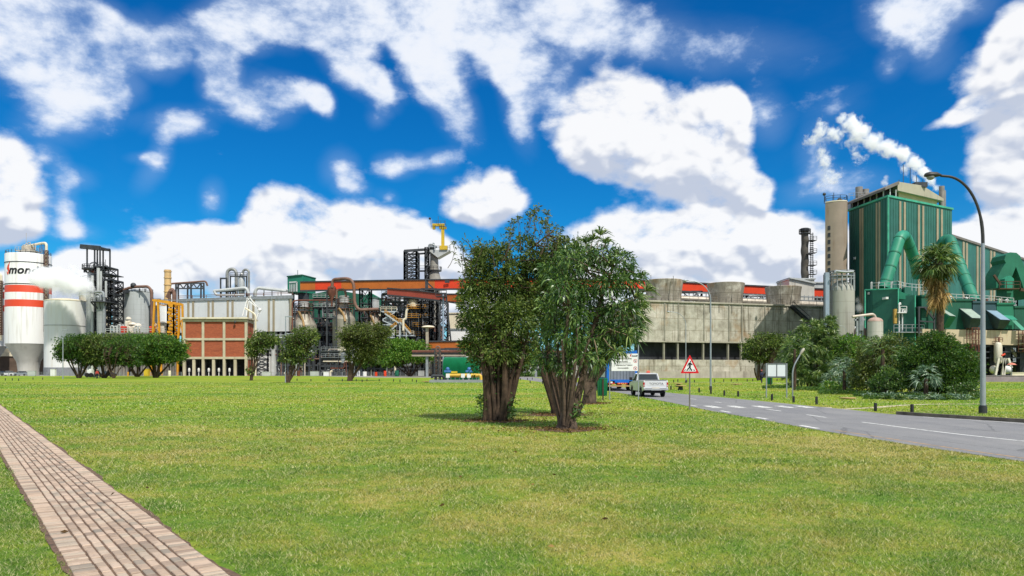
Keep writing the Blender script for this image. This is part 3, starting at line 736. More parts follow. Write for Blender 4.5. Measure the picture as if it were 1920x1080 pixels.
def big_tree_extra(root, C, D, st):
    r = random.Random(9); Y = YB; g = MB(); cs, ds = [], []
    for (px, py, dy) in [(1128, 438, .3), (1100, 452, .4), (1136, 455, .2), (1083, 462, .5), (1203, 520, .2), (1212, 545, .1), (1206, 575, .2), (1198, 610, .2), (1188, 635, .1), (1180, 505, .2), (1160, 480, .2), (1190, 590, -.2), (1205, 600, .4), (1175, 630, -.3), (1120, 680, -.4),
                         (1150, 660, -.5), (1165, 648, .5), (1192, 560, -.4), (1060, 475, .1), (1113, 447, .3)]:
        c = (X(px, Y), Y + dy, Z(py, Y)); d = Vector(((px - 1105) / 100, 0, (600 - py) / 120)).normalized(); cs.append(c); ds.append(tuple(d))
        b = Vector(c) - d * r.uniform(.5, .9); limb(g, b, c, .02, .012, px, 5, .08, 5)
    g.build('twig', BARKL, root)
    cs, ds = np.array(cs), np.array(ds); p, q = rosettes(cs, ds, 46, .3, 5)
    leaf_object('leaf_rosette', p, q, .42, .036, LEAF_SPIKE, root, 6, .35)
    P, A_ = [], []
    for j in range(90):
        P.append((X(1078, Y) + r.gauss(0, .10), Y - .1 + r.gauss(0, .15), Z(772, Y) + r.gauss(0, .14))); A_.append((r.gauss(0, 1), r.gauss(0, 1), r.uniform(-.4, 1)))
    leaf_object('basal_shoot', P, A_, .17, .055, LEAF_BIG, root, 4)
seg_tree('lawn_tree', 'glossy broad-leaved tree with many fanned stems, nearest tree of the clump on the lawn', 'tree', G(1062, 806), stems, blobs, LEAF_BIG, BARKM, 13, .25, .17, .048, 155, 33, 'clump of trees on the front lawn', 4, tk=.85, extra=big_tree_extra, shell=.25, up=-.05, droop=.4, br=(.03, .012))

YC = 31.3; a = at(1045, YC)
stems = [(a(1047, 780), a(1005, 650, .1), .24, .13), (a(1050, 780, .1), a(1025, 640, .5), .22, .11), (a(1040, 778, .1), a(1015, 600, .3), .16, .08), (a(1058, 778, .1), a(1062, 620, .5), .18, .09), (a(1005, 652, .1), a(985, 560, 0), .12, .05)]
blobs = pxblobs(YC, [(1010, 600, 0, 40, 50, 45), (1050, 560, 0, 50, 60, 60), (1000, 655, 0, 26, 30, 20), (1060, 640, .3, 40, 50, 40), (1070, 480, 0, 48, 50, 40)])
seg_tree('lawn_tree', 'leaning stem tree standing behind the other two front trees of the lawn clump', 'tree', G(1045, 778), stems, blobs, LEAF_MID, BARK, 18, .30, .16, .05, 70, 41, 'clump of trees on the front lawn', 4)
YD = 41.5; a = at(1105, YD)
stems = [(a(1104, 757), a(1112, 700, .1), .42, .24), (a(1112, 705, .1), a(1140, 640, .3), .2, .10), (a(1108, 715), a(1120, 640, -.3), .19, .09), (a(1100, 740), a(1135, 690, -.2), .15, .07), (a(1106, 757, -.2), a(1098, 700), .25, .15)]
blobs = pxblobs(YD, [(1140, 640, 0, 36, 40, 32), (1165, 620, 0, 28, 30, 30), (1110, 640, 0, 30, 36, 36)])
seg_tree('lawn_tree', 'short thick-trunked tree with spiky rosettes at the back of the clump, nearest the green bin', 'tree', G(1105, 757), stems, blobs, LEAF_SPIKE, BARKM, 30, .3, .42, .045, 34, 43, 'clump of trees on the front lawn', 2, rosette=True)
# leaf litter on the ground under them
def litter():
    r = np.random.RandomState(2); P = []
    for ((x, y), rx, ry) in SP:
        n = 900; t = r.uniform(0, 2 * np.pi, n); q = np.abs(r.normal(0, .75, n)); P.append(np.stack([x + rx * 1.25 * q * np.cos(t) * 1.2, y + ry * q * np.sin(t) * 1.2, np.full(n, .05)], 1))
    y = np.sqrt(r.uniform(49, 1400, 110)); P.append(np.stack([r.uniform(-.7, .2, 110) * y, y, np.full(110, .04)], 1))
    P = np.concatenate(P); A_ = r.normal(size=P.shape); A_[:, 2] *= .12
    o = leaf_object('leaf_litter', P, A_, .075, .035, LITTER, None, 3, 0); tag(o, 'brown fallen leaves scattered round the feet of the big trees', 'leaf litter', kind='stuff')
litter()

LEAF_ROW = leafmat('leaf_row_green', '#254a1a', '#416a22', '#7a9636')
# --- umbrella shaped trees further off
def umbrella(name, label, px, py, crown, stems_px, mat, seed, group, size=.40, width=.2, per=11, dens=26, cr=.62, shell=.3):
    Y = F * H / (py - HOR); s = Y / F
    if group: crown = crown + [(q[0] + (q[0] - px) * .05, q[1] + 15, q[2], q[3] * .86, q[4] * .8, q[5] * .9) for q in crown if q[1] < 662]
    st = [((X(px + dx0 * .3, Y), Y, 0), (X(x1, Y), Y + dy, Z(y1, Y)), r0, r0 * .4) for (dx0, x1, y1, dy, r0) in stems_px]
    return seg_tree(name, label, 'tree', (X(px, Y), Y), st, pxblobs(Y, crown), mat, BARK, per, cr, size, width, dens, seed, group, 2, (.07, .02), shell=shell)
def fan(cx, ytop, w, n, r0, seed):
    r = random.Random(seed); return [((i - (n - 1) / 2) * 2, cx + (i - (n - 1) / 2) / max(1, (n - 1) / 2) * w + r.uniform(-2, 2), ytop + r.uniform(-4, 6) + abs(i - (n - 1) / 2) * 2.2, r.uniform(-2, 2), r0) for i in range(n)]
GR = 'row of umbrella trees in front of the silos'
umbrella('umbrella_tree', 'leftmost umbrella tree of the row, its fanned stems clear of the white tank', 148, 709, [(148, 643, 0, 36, 40, 15), (125, 653, 0, 20, 24, 10), (170, 640, 0, 24, 30, 14), (135, 664, 0, 20, 20, 9), (160, 660, 1, 26, 26, 12), (118, 664, 0, 9, 10, 4)], fan(148, 660, 28, 7, .22, 1), LEAF_MID, 51, GR, dens=30)
umbrella('umbrella_tree', 'dark umbrella tree second from the left in the row, beside the person', 195, 709, [(195, 640, 0, 36, 40, 16), (180, 655, 0, 28, 30, 16), (212, 655, 0, 26, 30, 16), (195, 672, 0, 26, 26, 10)], fan(196, 662, 24, 6, .26, 2), LEAF_DARK, 52, GR, dens=30)
umbrella('umbrella_tree', 'umbrella tree in the middle of the row with a thin pale stem', 213, 709.5, [(222, 645, 2, 30, 34, 14), (232, 660, 2, 26, 30, 14), (210, 664, 2, 22, 26, 12)], fan(218, 664, 20, 4, .13, 3), LEAF_MID, 53, GR)
umbrella('umbrella_tree', 'bright green umbrella tree second from the right in the row', 257, 706.8, [(258, 640, 0, 34, 40, 15), (245, 655, 0, 26, 30, 16), (275, 655, 0, 28, 30, 16), (258, 672, 0, 30, 30, 10)], fan(256, 664, 24, 6, .28, 4), LEAF_ROW, 54, GR, dens=30)
umbrella('umbrella_tree', 'widest umbrella tree at the right end of the row, reaching over the brick building', 291, 708.5, [(295, 640, 0, 36, 40, 15), (325, 650, 0, 24, 30, 16), (280, 655, 0, 30, 34, 18), (312, 668, 0, 28, 30, 12), (340, 652, 0, 11, 12, 7), (298, 668, 0, 30, 26, 12)], fan(294, 660, 30, 7, .28, 5), LEAF_ROW, 55, GR, dens=30)
umbrella('lawn_tree', 'slim dark tree leaning right, beside the corner of the brick building', 471, 713.5, [(492, 634, 0, 26, 26, 12), (475, 645, 0, 13, 16, 12), (508, 638, 0, 14, 14, 9), (480, 655, 0, 15, 14, 10), (490, 648, 0, 18, 18, 9), (473, 662, 0, 9, 9, 8), (471, 695, 0, 8, 8, 6)],
         [(0, 472, 668, 0, .30), (1, 488, 650, 0, .20), (0, 476, 652, .5, .18), (1, 500, 640, 0, .14)], LEAF_DARK, 56, None, size=.34, per=11, dens=30, cr=.5)
umbrella('lawn_tree', 'wind-shaped tree with a split trunk beside the thin lamp post', 540, 717.5, [(572, 624, 0, 24, 26, 12), (556, 638, 0, 24, 26, 14), (584, 636, 0, 14, 16, 14), (545, 656, 0, 20, 20, 14), (566, 656, 0, 22, 22, 15), (533, 672, 0, 10, 12, 8), (560, 674, 0, 20, 16, 8)],
         [(-1, 536, 672, 0, .22), (1, 560, 665, 0, .26), (0, 548, 660, .6, .2), (1, 574, 660, 0, .14)], LEAF_DARK, 57, None, size=.28, width=.15, per=12, dens=42, cr=.45)
umbrella('lawn_tree', 'broad olive green tree on a short thick trunk, left of the light green trees', 656, 714.5, [(685, 620, 0, 46, 46, 16), (655, 634, 0, 20, 24, 14), (716, 622, 0, 20, 22, 14), (665, 648, 0, 26, 26, 14), (700, 640, 0, 30, 34, 18), (672, 668, 0, 26, 24, 12), (645, 628, 0, 9, 10, 9), (690, 664, 0, 24, 26, 14)],
         [(-1, 657, 680, 0, .46), (0, 664, 672, 0, .44), (1, 690, 655, 0, .22), (0, 650, 650, 0, .16), (1, 705, 650, .5, .16), (0, 674, 650, .4, .2)], LEAF_OLIVE, 58, None, size=.30, width=.15, per=12, dens=40, cr=.5)
umbrella('lawn_tree', 'light green spreading tree with low forked stems beside the green arched shed', 769, 706, [(765, 652, 0, 40, 40, 14), (735, 660, 0, 26, 30, 14), (795, 668, 0, 20, 24, 10), (760, 668, 0, 44, 40, 12), (745, 645, 0, 26, 30, 10), (735, 676, 0, 24, 30, 10)], fan(767, 676, 26, 6, .24, 6), LEAF_LIGHT, 59, None, size=.5, width=.26, dens=30, cr=.8)
umbrella('lawn_tree', 'light green round tree half hidden behind the broad olive tree', 694, 704.8, [(706, 660, 0, 34, 34, 18), (720, 672, 0, 28, 30, 14), (690, 676, 0, 22, 26, 12)], fan(696, 682, 16, 4, .26, 7), LEAF_LIGHT, 60, None, size=.5, width=.26, cr=.8)
umbrella('lawn_tree', 'small round dark tree against the cooling tower wall, behind the person', 1423, 713, [(1430, 645, 0, 34, 36, 20), (1412, 655, 0, 18, 22, 16), (1452, 640, 0, 20, 24, 16), (1425, 668, 0, 26, 26, 12), (1440, 662, 0, 24, 24, 12)], fan(1424, 680, 14, 5, .22, 8), LEAF_DARK, 61, None, size=.34, dens=34, cr=.55)

# --- planted thicket on the right: separate shrubs and palms
def shrub(label, px, py, blobs_, mat, seed, size=.2, width=.09, per=16, dens=62, cr=.3, up=.3, name='shrub', rosette=False):
    Y = F * H / (py - HOR); st = []
    r = random.Random(seed); bl = pxblobs(Y, blobs_)
    for i, b in enumerate(bl): st.append(((X(px, Y) + r.uniform(-.4, .4) + (b[0] - X(px, Y)) * .4, Y + r.uniform(-.3, .3), 0), (b[0], b[1], max(.4, b[2] - b[5] * .3)), .11, .04))
    return seg_tree(name, label, 'shrub', (X(px, Y), Y), st, bl, mat, BARK, per, cr, size, width, dens, seed, 'thicket of shrubs on the right lawn', 5, (.03, .012), shell=.45, up=up, rosette=rosette)
shrub('dark dragon tree thicket at the left end of the planting, tallest against the silo', 1515, 727, [(1520, 640, 0, 36, 40, 36), (1492, 665, 0, 26, 30, 34), (1545, 625, 0, 22, 26, 26), (1530, 690, 0, 40, 40, 34), (1500, 705, 0, 26, 30, 20), (1560, 660, 0, 26, 30, 30), (1552, 604, 0, 12, 14, 10)], LEAF_SPIKE, 71, .62, .07, 28, 30, .3, .3, rosette=True)
shrub('bushy light green shrub in front of the grey silo', 1590, 727, [(1592, 652, 0, 36, 36, 26), (1575, 680, 0, 36, 36, 30), (1615, 668, 0, 22, 26, 26), (1600, 705, 0, 36, 36, 20)], LEAF_LIGHT, 72, .30, .13, 13, 44, .45)
shrub('silvery spiky shrub low in the thicket beside the dark hollow', 1574, 733, [(1576, 700, 0, 24, 26, 18), (1560, 712, 0, 20, 22, 14), (1592, 716, 0, 16, 20, 12)], LEAF_GREY, 73, .6, .05, 26, 13, .3, rosette=True)
shrub('olive shrub in the middle of the thicket, below the small white tank', 1650, 738, [(1640, 660, 0, 36, 40, 26), (1670, 655, 0, 34, 36, 26), (1625, 700, 0, 36, 36, 30), (1665, 700, 0, 40, 40, 34), (1695, 672, 0, 22, 26, 22)], LEAF_OLIVE, 74, .2, .09, 16, 80, .3)
shrub('broad-leaved mid green bush at the front centre of the thicket', 1660, 744, [(1662, 712, 0, 22, 24, 24), (1645, 722, 0, 14, 18, 16), (1685, 716, 0, 18, 20, 20)], LEAF_BIG, 75, .19, .075, 18, 110, .25)
shrub('large round dark green bush at the right end of the thicket, under the palm', 1760, 744, [(1755, 668, 0, 50, 50, 40), (1800, 684, 0, 34, 40, 34), (1720, 680, 0, 34, 36, 34), (1770, 712, 0, 50, 50, 30), (1728, 714, 0, 30, 34, 26), (1815, 696, 0, 20, 24, 20), (1752, 640, 0, 28, 30, 18), (1800, 722, 0, 28, 30, 18)], LEAF_MID, 76, .15, .075, 18, 165, .24)
shrub('small dark bush by the lamp post, right foot of the thicket', 1815, 748, [(1815, 730, 0, 19, 20, 14), (1795, 734, 0, 16, 18, 12)], LEAF_BIG, 77, .14, .06, 16, 160, .2)
shrub('low round bush at the front left edge of the thicket', 1555, 735, [(1555, 725, 0, 14, 16, 9), (1572, 728, 0, 10, 14, 7)], LEAF_LIGHT, 78, .2, .08, 14, 90, .2)

# fan palms
def fan_leaf(P, A_, S, c, d, R, nseg, r, arc_=2.4):
    d = Vector(d).normalized(); side = d.cross(Vector((r.gauss(0, .4), r.gauss(0, .4), 1))).normalized()
    for i in range(nseg):
        t = (i / (nseg - 1) - .5) * arc_; v = d * cos(t) + side * sin(t); P.append(tuple(c)); A_.append(tuple(v)); S.append(R * (1 - .25 * abs(t) / arc_ * 2))
def palm():
    Y = 60.0; x = X(1757, Y); root = thing('fan_palm', 'tall fan palm with green top and hanging skirt of dead fronds above the thicket', 'palm', (x, Y, 0))
    g = MB(); n = 60; pts, rs = [], []
    for i in range(n + 1):
        z = i / n * 10.6; pts.append((x + .25 * sin(z * .25), Y, z)); rs.append(.25 + .03 * (i % 2) + (.12 if i < 4 else 0))
    g.tube(pts, rs, 10); g.build('trunk', BARK, root)
    r = random.Random(5); g = MB()
    for (nf, zlo, zhi, el0, el1, mat, nm, R, pet, w) in [(84, 10.0, 10.9, -.25, 1.35, LEAF_SPIKE, 'green_crown', .9, 1.0, .08), (34, 9.8, 10.5, -.7, .1, LEAF_OLIVE, 'yellowing_frond', .8, .85, .08), (66, 8.0, 10.2, -1.5, -.75, LEAF_DRY, 'dead_skirt', .85, .85, .065)]:
        P, A_, S = [], [], []
        for i in range(nf):
            az = r.uniform(0, 2 * pi); el = r.uniform(el0, el1); z = r.uniform(zlo, zhi)
            d = Vector((cos(az) * cos(el), sin(az) * cos(el), sin(el))); b = Vector((x, Y, z)); c = b + d * pet * r.uniform(.7, 1.15) + Vector((0, 0, -.08))
            if nm != 'dead_skirt' or i % 2: g.tube([b, b.lerp(c, .5) + Vector((0, 0, .06)), c], .018, 4)
            fan_leaf(P, A_, S, c, d + Vector((0, 0, -.15 if el > 0 else -.5)), R, 14, r)
        leaf_object(nm, P, A_, np.array(S), w, mat, root, 5, .35)
    g.build('leaf_stalk', LEAF_OLIVE, root)
palm()
def low_palm(label, px, py, cpy, n, R, mat, seed, pet=.6):
    Y = F * H / (py - HOR); x = X(px, Y); zc = Z(cpy, Y); root = thing('dwarf_palm', label, 'palm', (x, Y, 0), 'low palms in the thicket')
    r = random.Random(seed); g = MB(); g.tube([(x, Y, 0), (x, Y, zc)], [.16, .12], 8); g.build('trunk', BARK, root); P, A_, S = [], [], []
    for i in range(n):
        az = r.uniform(0, 2 * pi); el = r.uniform(-.7, 1.2); d = Vector((cos(az) * cos(el), sin(az) * cos(el), sin(el))); c = Vector((x, Y, zc)) + d * pet
        fan_leaf(P, A_, S, c, d, R, 13, r)
    leaf_object('fronds', P, A_, np.array(S), .05, mat, root, seed, .3)
low_palm('silvery fan palm low in front of the large round bush', 1736, 746.5, 708, 26, .62, LEAF_GREY, 81)
low_palm('olive fan palm crowning the middle shrub left of the tall palm', 1655, 742, 655, 26, .85, LEAF_SPIKE, 82, .8)
low_palm('dark fan palm leaning out of the left part of the thicket', 1490, 732, 655, 26, .95, LEAF_SPIKE, 83, .8)
low_palm('pale fan palm above the dragon tree trunks beside the bent lamp', 1583, 737, 690, 20, .7, LEAF_GREY, 84)
# border of agapanthus-like plants, each a clump
def border():
    r = random.Random(8); root = None; x_list = list(range(1628, 1830, 9))
    proto = None
    pos = []
    for i, px in enumerate(x_list):
        pos.append((px + r.uniform(-2, 2), 749.5 + r.uniform(-1.5, .8) + (-4 if px < 1660 else 0) * (1660 - px) / 40))
        if px > 1650: pos.append((px + r.uniform(1, 7), 744.5 + r.uniform(-1, 1)))
    def mk(seed, mat, label):
        t = thing('border_plant', label, 'plant', (0, 0, 0), 'strappy plants edging the thicket')
        q = random.Random(seed); P, A_ = [], []
        for j in range(80): P.append((q.gauss(0, .07), q.gauss(0, .07), .02)); A_.append((q.gauss(0, .6), q.gauss(0, .6), q.uniform(.35, 1.1)))
        leaf_object('leaves', P, A_, .58, .055, mat, t, seed, .35); return t
    L1, L2 = 'strappy grey-green plant in the edging row at the foot of the thicket', 'strappy grey-green plant in the edging row at the foot of the thicket'
    protos = [mk(1, LEAF_GREY, L1), mk(2, LEAF_GREY, L1), mk(3, LEAF_SPIKE, L1)]
    for i, (px, py) in enumerate(pos):
        x, y = G(px, py); p = protos[i] if i < 3 else dup(protos[i % 3], (x, y, 0), r.uniform(0, 6), r.uniform(.8, 1.25))
        if i < 3: p.location = (x, y, 0)
border()
def groundcover():
    r = np.random.RandomState(6); P = []
    for (x0, x1, y0, y1, n) in [(1535, 1600, 733, 740, 2600), (1490, 1545, 729, 733, 1600), (1620, 1690, 741, 749, 3600), (1690, 1835, 742, 750, 5200), (1600, 1640, 737, 744, 2000), (1430, 1480, 726.5, 729, 900)]:
        px = r.uniform(x0, x1, n); py = r.uniform(y0, y1, n); Y = F * H / (py - HOR); P.append(np.stack([(px - 960) / F * Y, Y, r.uniform(0, .22, n)], 1))
    P = np.concatenate(P); A_ = r.normal(size=P.shape); A_[:, 2] = np.abs(A_[:, 2]) + .3
    tag(leaf_object('ground_cover', P, A_, .16, .07, LEAF_MID, None, 5), 'low green ground cover growing out from under the thicket', 'ground cover', kind='stuff')
groundcover()
# ================================================================ the works, left part
class Site:
    """drawing helper: sizes measured on the photo at one distance, Y, turned into metres"""
    def __init__(s, Y): s.Y = Y
    def x(s, px): return X(px, s.Y)
    def z(s, py): return max(0, Z(py, s.Y))
    def p(s, px, py, dy=0): return (X(px, s.Y), s.Y + dy, max(0, Z(py, s.Y)))
    def l(s, n): return n / F * s.Y
    def box(s, mb, px0, py0, px1, py1, d0, d1): return mb.box(s.x(px0), s.Y + d0, s.z(py1), s.x(px1), s.Y + d1, s.z(py0))
    def cyl(s, mb, px0, px1, py0, py1, dy=0, r1=None, n=28):
        r = s.l((px1 - px0) / 2); return mb.lathe(s.x((px0 + px1) / 2), s.Y + dy, [(r, s.z(py1)), (r if r1 is None else s.l(r1), s.z(py0))], n)
def bandmat(name, base, bands, low=None):
    """white silo paint with painted red bands between real heights"""
    m, k, b = principled(name)
    pos = k.new('ShaderNodeNewGeometry').outputs['Position']; sep = k.new('ShaderNodeSeparateXYZ'); k.link(pos, sep.inputs[0]); z = sep.outputs[2]
    n = k.noise(k.mapping(pos, scale=(1, 1, .07)), .7, 6, .6); c = k.mix(k.smooth(n, .46, .72, 0, .55), lin(base), lin('#9c917c'))
    for (z0, z1, col) in bands:
        f = k.math('MULTIPLY', k.math('GREATER_THAN', z, z0), k.math('LESS_THAN', z, z1)); c = k.mix(f, c, lin(col))
    k.link(c, b.inputs['Base Color']); b.inputs['Roughness'].default_value = .5; return m
def tankmat(name, col, seams, dirt='#5a5348', rough=.6, panel=1.8):
    m, k, b = principled(name)
    pos = k.new('ShaderNodeNewGeometry').outputs['Position']; sep = k.new('ShaderNodeSeparateXYZ'); k.link(pos, sep.inputs[0])
    n = k.noise(k.mapping(pos, scale=(1.6, 1.6, .07)), .8, 6, .65); n2 = k.noise(pos, .3, 4)
    c = k.mix(k.math('MULTIPLY', k.smooth(n, .45, .75), k.smooth(n2, .3, .6, .2, seams)), lin(col), lin(dirt))
    w = k.math('FRACT', k.math('DIVIDE', sep.outputs[2], panel)); ln = k.math('LESS_THAN', w, .035)
    c = k.mix(k.math('MULTIPLY', ln, .45), c, lin(dirt)); k.link(c, b.inputs['Base Color']); b.inputs['Roughness'].default_value = rough; b.inputs['Specular IOR Level'].default_value = .3; return m

# ---- the two banded silos
def silo(label, cx, Y, tops, bands, writing):
    S = Site(Y); x0 = S.x(cx); r = S.l(37.5); root = thing('silo', label, 'silo', (x0, Y, 0), 'banded cone-bottomed silos')
    ztop, zb, zc, zn = [S.z(v) for v in tops[:4]]
    bm = bandmat('silo_paint', '#d9d9d6', [(S.z(b1), S.z(b0), '#c8401c') for b0, b1 in bands]) if True else None
    g = MB(); g.lathe(x0, Y, [(r, zb), (r, ztop), (r * .985, ztop + .25), (r * .4, ztop + 1.0), (.01, ztop + 1.2)], 48); g.build('body', bm, root, 30)
    g = MB(); g.lathe(x0, Y, [(r * .46, 0), (r * .46, zn * .6), (r * .48, zn), (r * .52, zc), (r * .995, zb), (r * .99, zb + .05)], 48); g.build('cone', M('silo_cone', '#b4b2aa', .6, 0, .1, .2, .5, '#7d7668'), root, 25)
    g = MB()
    for zz in (S.z(tops[4][0]), S.z(tops[4][1])): g.lathe(x0, Y, [(r + .12, zz), (r + .12, zz + .22)], 48, True)
    g.build('hoop', DARK, root)
    g = MB(); ring = [(x0 + r * .97 * cos(a), Y + r * .97 * sin(a), ztop) for a in np.linspace(0, 2 * pi, 29)[:-1]]; g.rail(ring, 1.3, .09, 1.6, True); g.build('railing', STEEL, root)
    g = MB(); g.cyl(x0, Y, ztop + .8, ztop + 3.2, r * .3); g.box(x0 - 3, Y - 2.5, ztop + 1.4, x0 + 3, Y + 2.5, ztop + 1.7)
    for i in range(5): g.tube(bend([(x0 - 1 + i * .9, Y - 1.5, ztop + 1.5), (x0 - 1 + i * .9, Y - 1.5, ztop + 3.6 + .4 * (i % 3)), (x0 - .2 + i * .9, Y - 1.5, ztop + 3.6 + .4 * (i % 3)), (x0 - .2 + i * .9, Y - 1.5, ztop + 2)], .5), .13, 8)
    g.rail([(x0 - 3, Y - 2.5, ztop + 1.7), (x0 + 3, Y - 2.5, ztop + 1.7), (x0 + 3, Y + 2.5, ztop + 1.7)], 1.1, .07, 1.2)
    g.bar((x0 - .8, Y, ztop + 1), (x0 - .8, Y, ztop + 8), .09); g.build('roof_equipment', PIPEW, root)
    # big pipe over the edge and down the side with a ladder cage
    g = MB(); xr = x0 + r + .5
    g.tube(bend([(x0 - 1.5, Y - 1, ztop + 2.9), (xr - 2.2, Y - 1.2, ztop + 4.2), (xr - .1, Y - 1.8, ztop + 4.2), (xr - .1, Y - 1.8, ztop - 4), (xr - .1, Y - 1.8, zb + 2)], 1.6, 6), .42, 10); g.build('pipe', CREAM, root)
    g = MB()
    g.tower(xr - .2, xr + .9, Y - 3.2, Y - 2.2, zb + 4, ztop + 1.5, .10, 22, True)
    for t in range(5): g.bar((xr - 3 + t * .5, Y - 1.2, ztop), (xr - 2.6 + t * .5, Y - 1.2, ztop + 4), .12)
    g.build('ladder', RUST, root)
    if writing:
        rr = r + .06
        def wrap(vs, fs, zc_, ac, mat, nm):
            g = MB(); g.add([(x0 + (rr + (.05 if v.z > 0 else -.04)) * sin(ac + v.x / rr), Y - (rr + (.05 if v.z > 0 else -.04)) * cos(ac + v.x / rr), zc_ + v.y) for v in vs], fs); return g.build(nm, mat, root, 0)
        vs, fs = text_mesh('mondi', S.l(20.5), .02, .11, .22, 1.04)
        wrap(vs, fs, S.z(511), .36, BLACK, 'lettering')
        # red flame mark: two slanted blades
        for (poly, nm) in [([(-.2, -2.4), (.5, -.9), (.1, 1.6), (.9, 4.3), (-.9, 2.0), (-1.5, 0.6), (-.4, -.6)], 'flame_mark'), ([(-1.7, -.9), (-.9, -1.4), (-.4, -2.8), (-1.3, -2.2)], 'flame_mark')]:
            n = len(poly); vs = [Vector((x * .62, y * .62, -.02)) for x, y in poly] + [Vector((x * .62, y * .62, .02)) for x, y in poly]
            wrap(vs, [tuple(range(n))[::-1], tuple(range(n, 2 * n))] + [(i, (i + 1) % n, (i + 1) % n + n, i + n) for i in range(n)], S.z(512) + .4, -.36, REDO, nm)
    return root
silo('tall white silo with two red bands, black lettering and a concrete cone foot', 53.5, 258, (480, 645, 678, 688, (496, 536)), [(538, 551), (564.5, 577.5)], True)
silo('white silo with red bands cut by the left edge of the photo', -31, 272, (536, 649, 680, 689, (540, 542)), [(547, 560), (572, 584)], False)
S = Site(262)
def simple_tank(name, label, cx, hw, top, dome, Y, mat, base=None, rail=True, seam=None, roofmat=None, group=None, bottom=None):
    S = Site(Y); x0 = S.x(cx); r = S.l(hw); zt = S.z(top); root = thing(name, label, 'tank', (x0, Y, 0), group); z0 = S.z(bottom) if bottom else 0
    g = MB(); g.lathe(x0, Y, [(r, z0), (r, zt)], 40, True); g.build('shell', mat, root, 30)
    g = MB(); zd = S.z(dome); g.lathe(x0, Y, [(r + .08, zt - .1), (r + .08, zt + .12), (r * .7, zt + (zd - zt) * .55), (r * .3, zt + (zd - zt) * .9), (.05, zd)], 40, True); g.build('roof', roofmat or mat, root, 25)
    if base: g = MB(); g.lathe(x0, Y, [(r + .1, z0), (r + .1, S.z(base))], 40); g.build('plinth', M('grey_plinth', '#7d8083', .7), root, 30)
    if seam: g = MB(); g.lathe(x0, Y, [(r + .09, S.z(seam)), (r + .09, S.z(seam) + .22)], 40); g.build('seam', M('seam_grey', '#9b9b96', .6), root, 30)
    if rail: g = MB(); g.rail([(x0 + r * .97 * cos(a), Y + r * .97 * sin(a), zt) for a in np.linspace(0, 2 * pi, 25)[:-1]], 1.1, .08, 1.8, True); g.build('railing', STEEL, root)
    return root
simple_tank('storage_tank', 'wide white tank with a shallow cone roof and grey plinth, right of the lettered silo', 123, 35, 565, 559, 248, tankmat('white_tank_shell', '#d3d4d0', .35, '#b9a98a', .4, 40), 689, False, 612, CREAM)
simple_tank('storage_tank', 'beige tank standing behind the grey scrubber tower', 178, 26, 556, 553, 268, CREAM, None, True)
simple_tank('storage_tank', 'pale grey panelled tank with a pipe arching over its roof', 259, 26, 548, 542, 255, tankmat('grey_panel_tank', '#a9aeac', .5, '#7c7f7a', .55, 1.7), None, True)
simple_tank('storage_tank', 'grey tank half hidden behind the lattice tower', 230, 17, 551, 548, 264, LGREY, None, True)
simple_tank('storage_tank', 'low white tank behind the yellow gantry', 312, 16, 574, 572, 250, WHITE, None, True)
simple_tank('storage_tank', 'small white tank beside the left yellow gantry leg', 292, 9, 566, 563, 258, WHITE, None, True)
simple_tank('storage_tank', 'low beige tank between the lettered silo and the cut-off silo', 8, 22, 654, 652, 290, CREAM, None, False)
# low dark building behind the silos
S = Site(285); root = thing('plant_building', 'low dark plant building seen between the silo feet', 'building', (S.x(60), 285, 0))
g = MB(); S.box(g, -80, 668, 170, 704, 0, 12); g.build('wall', M('shaded_brown_wall', '#5c4c40', .85, 0, .3, .3), root); g = MB(); S.box(g, -80, 662, 170, 668, -.4, 12.4); g.build('roof', CREAM, root)

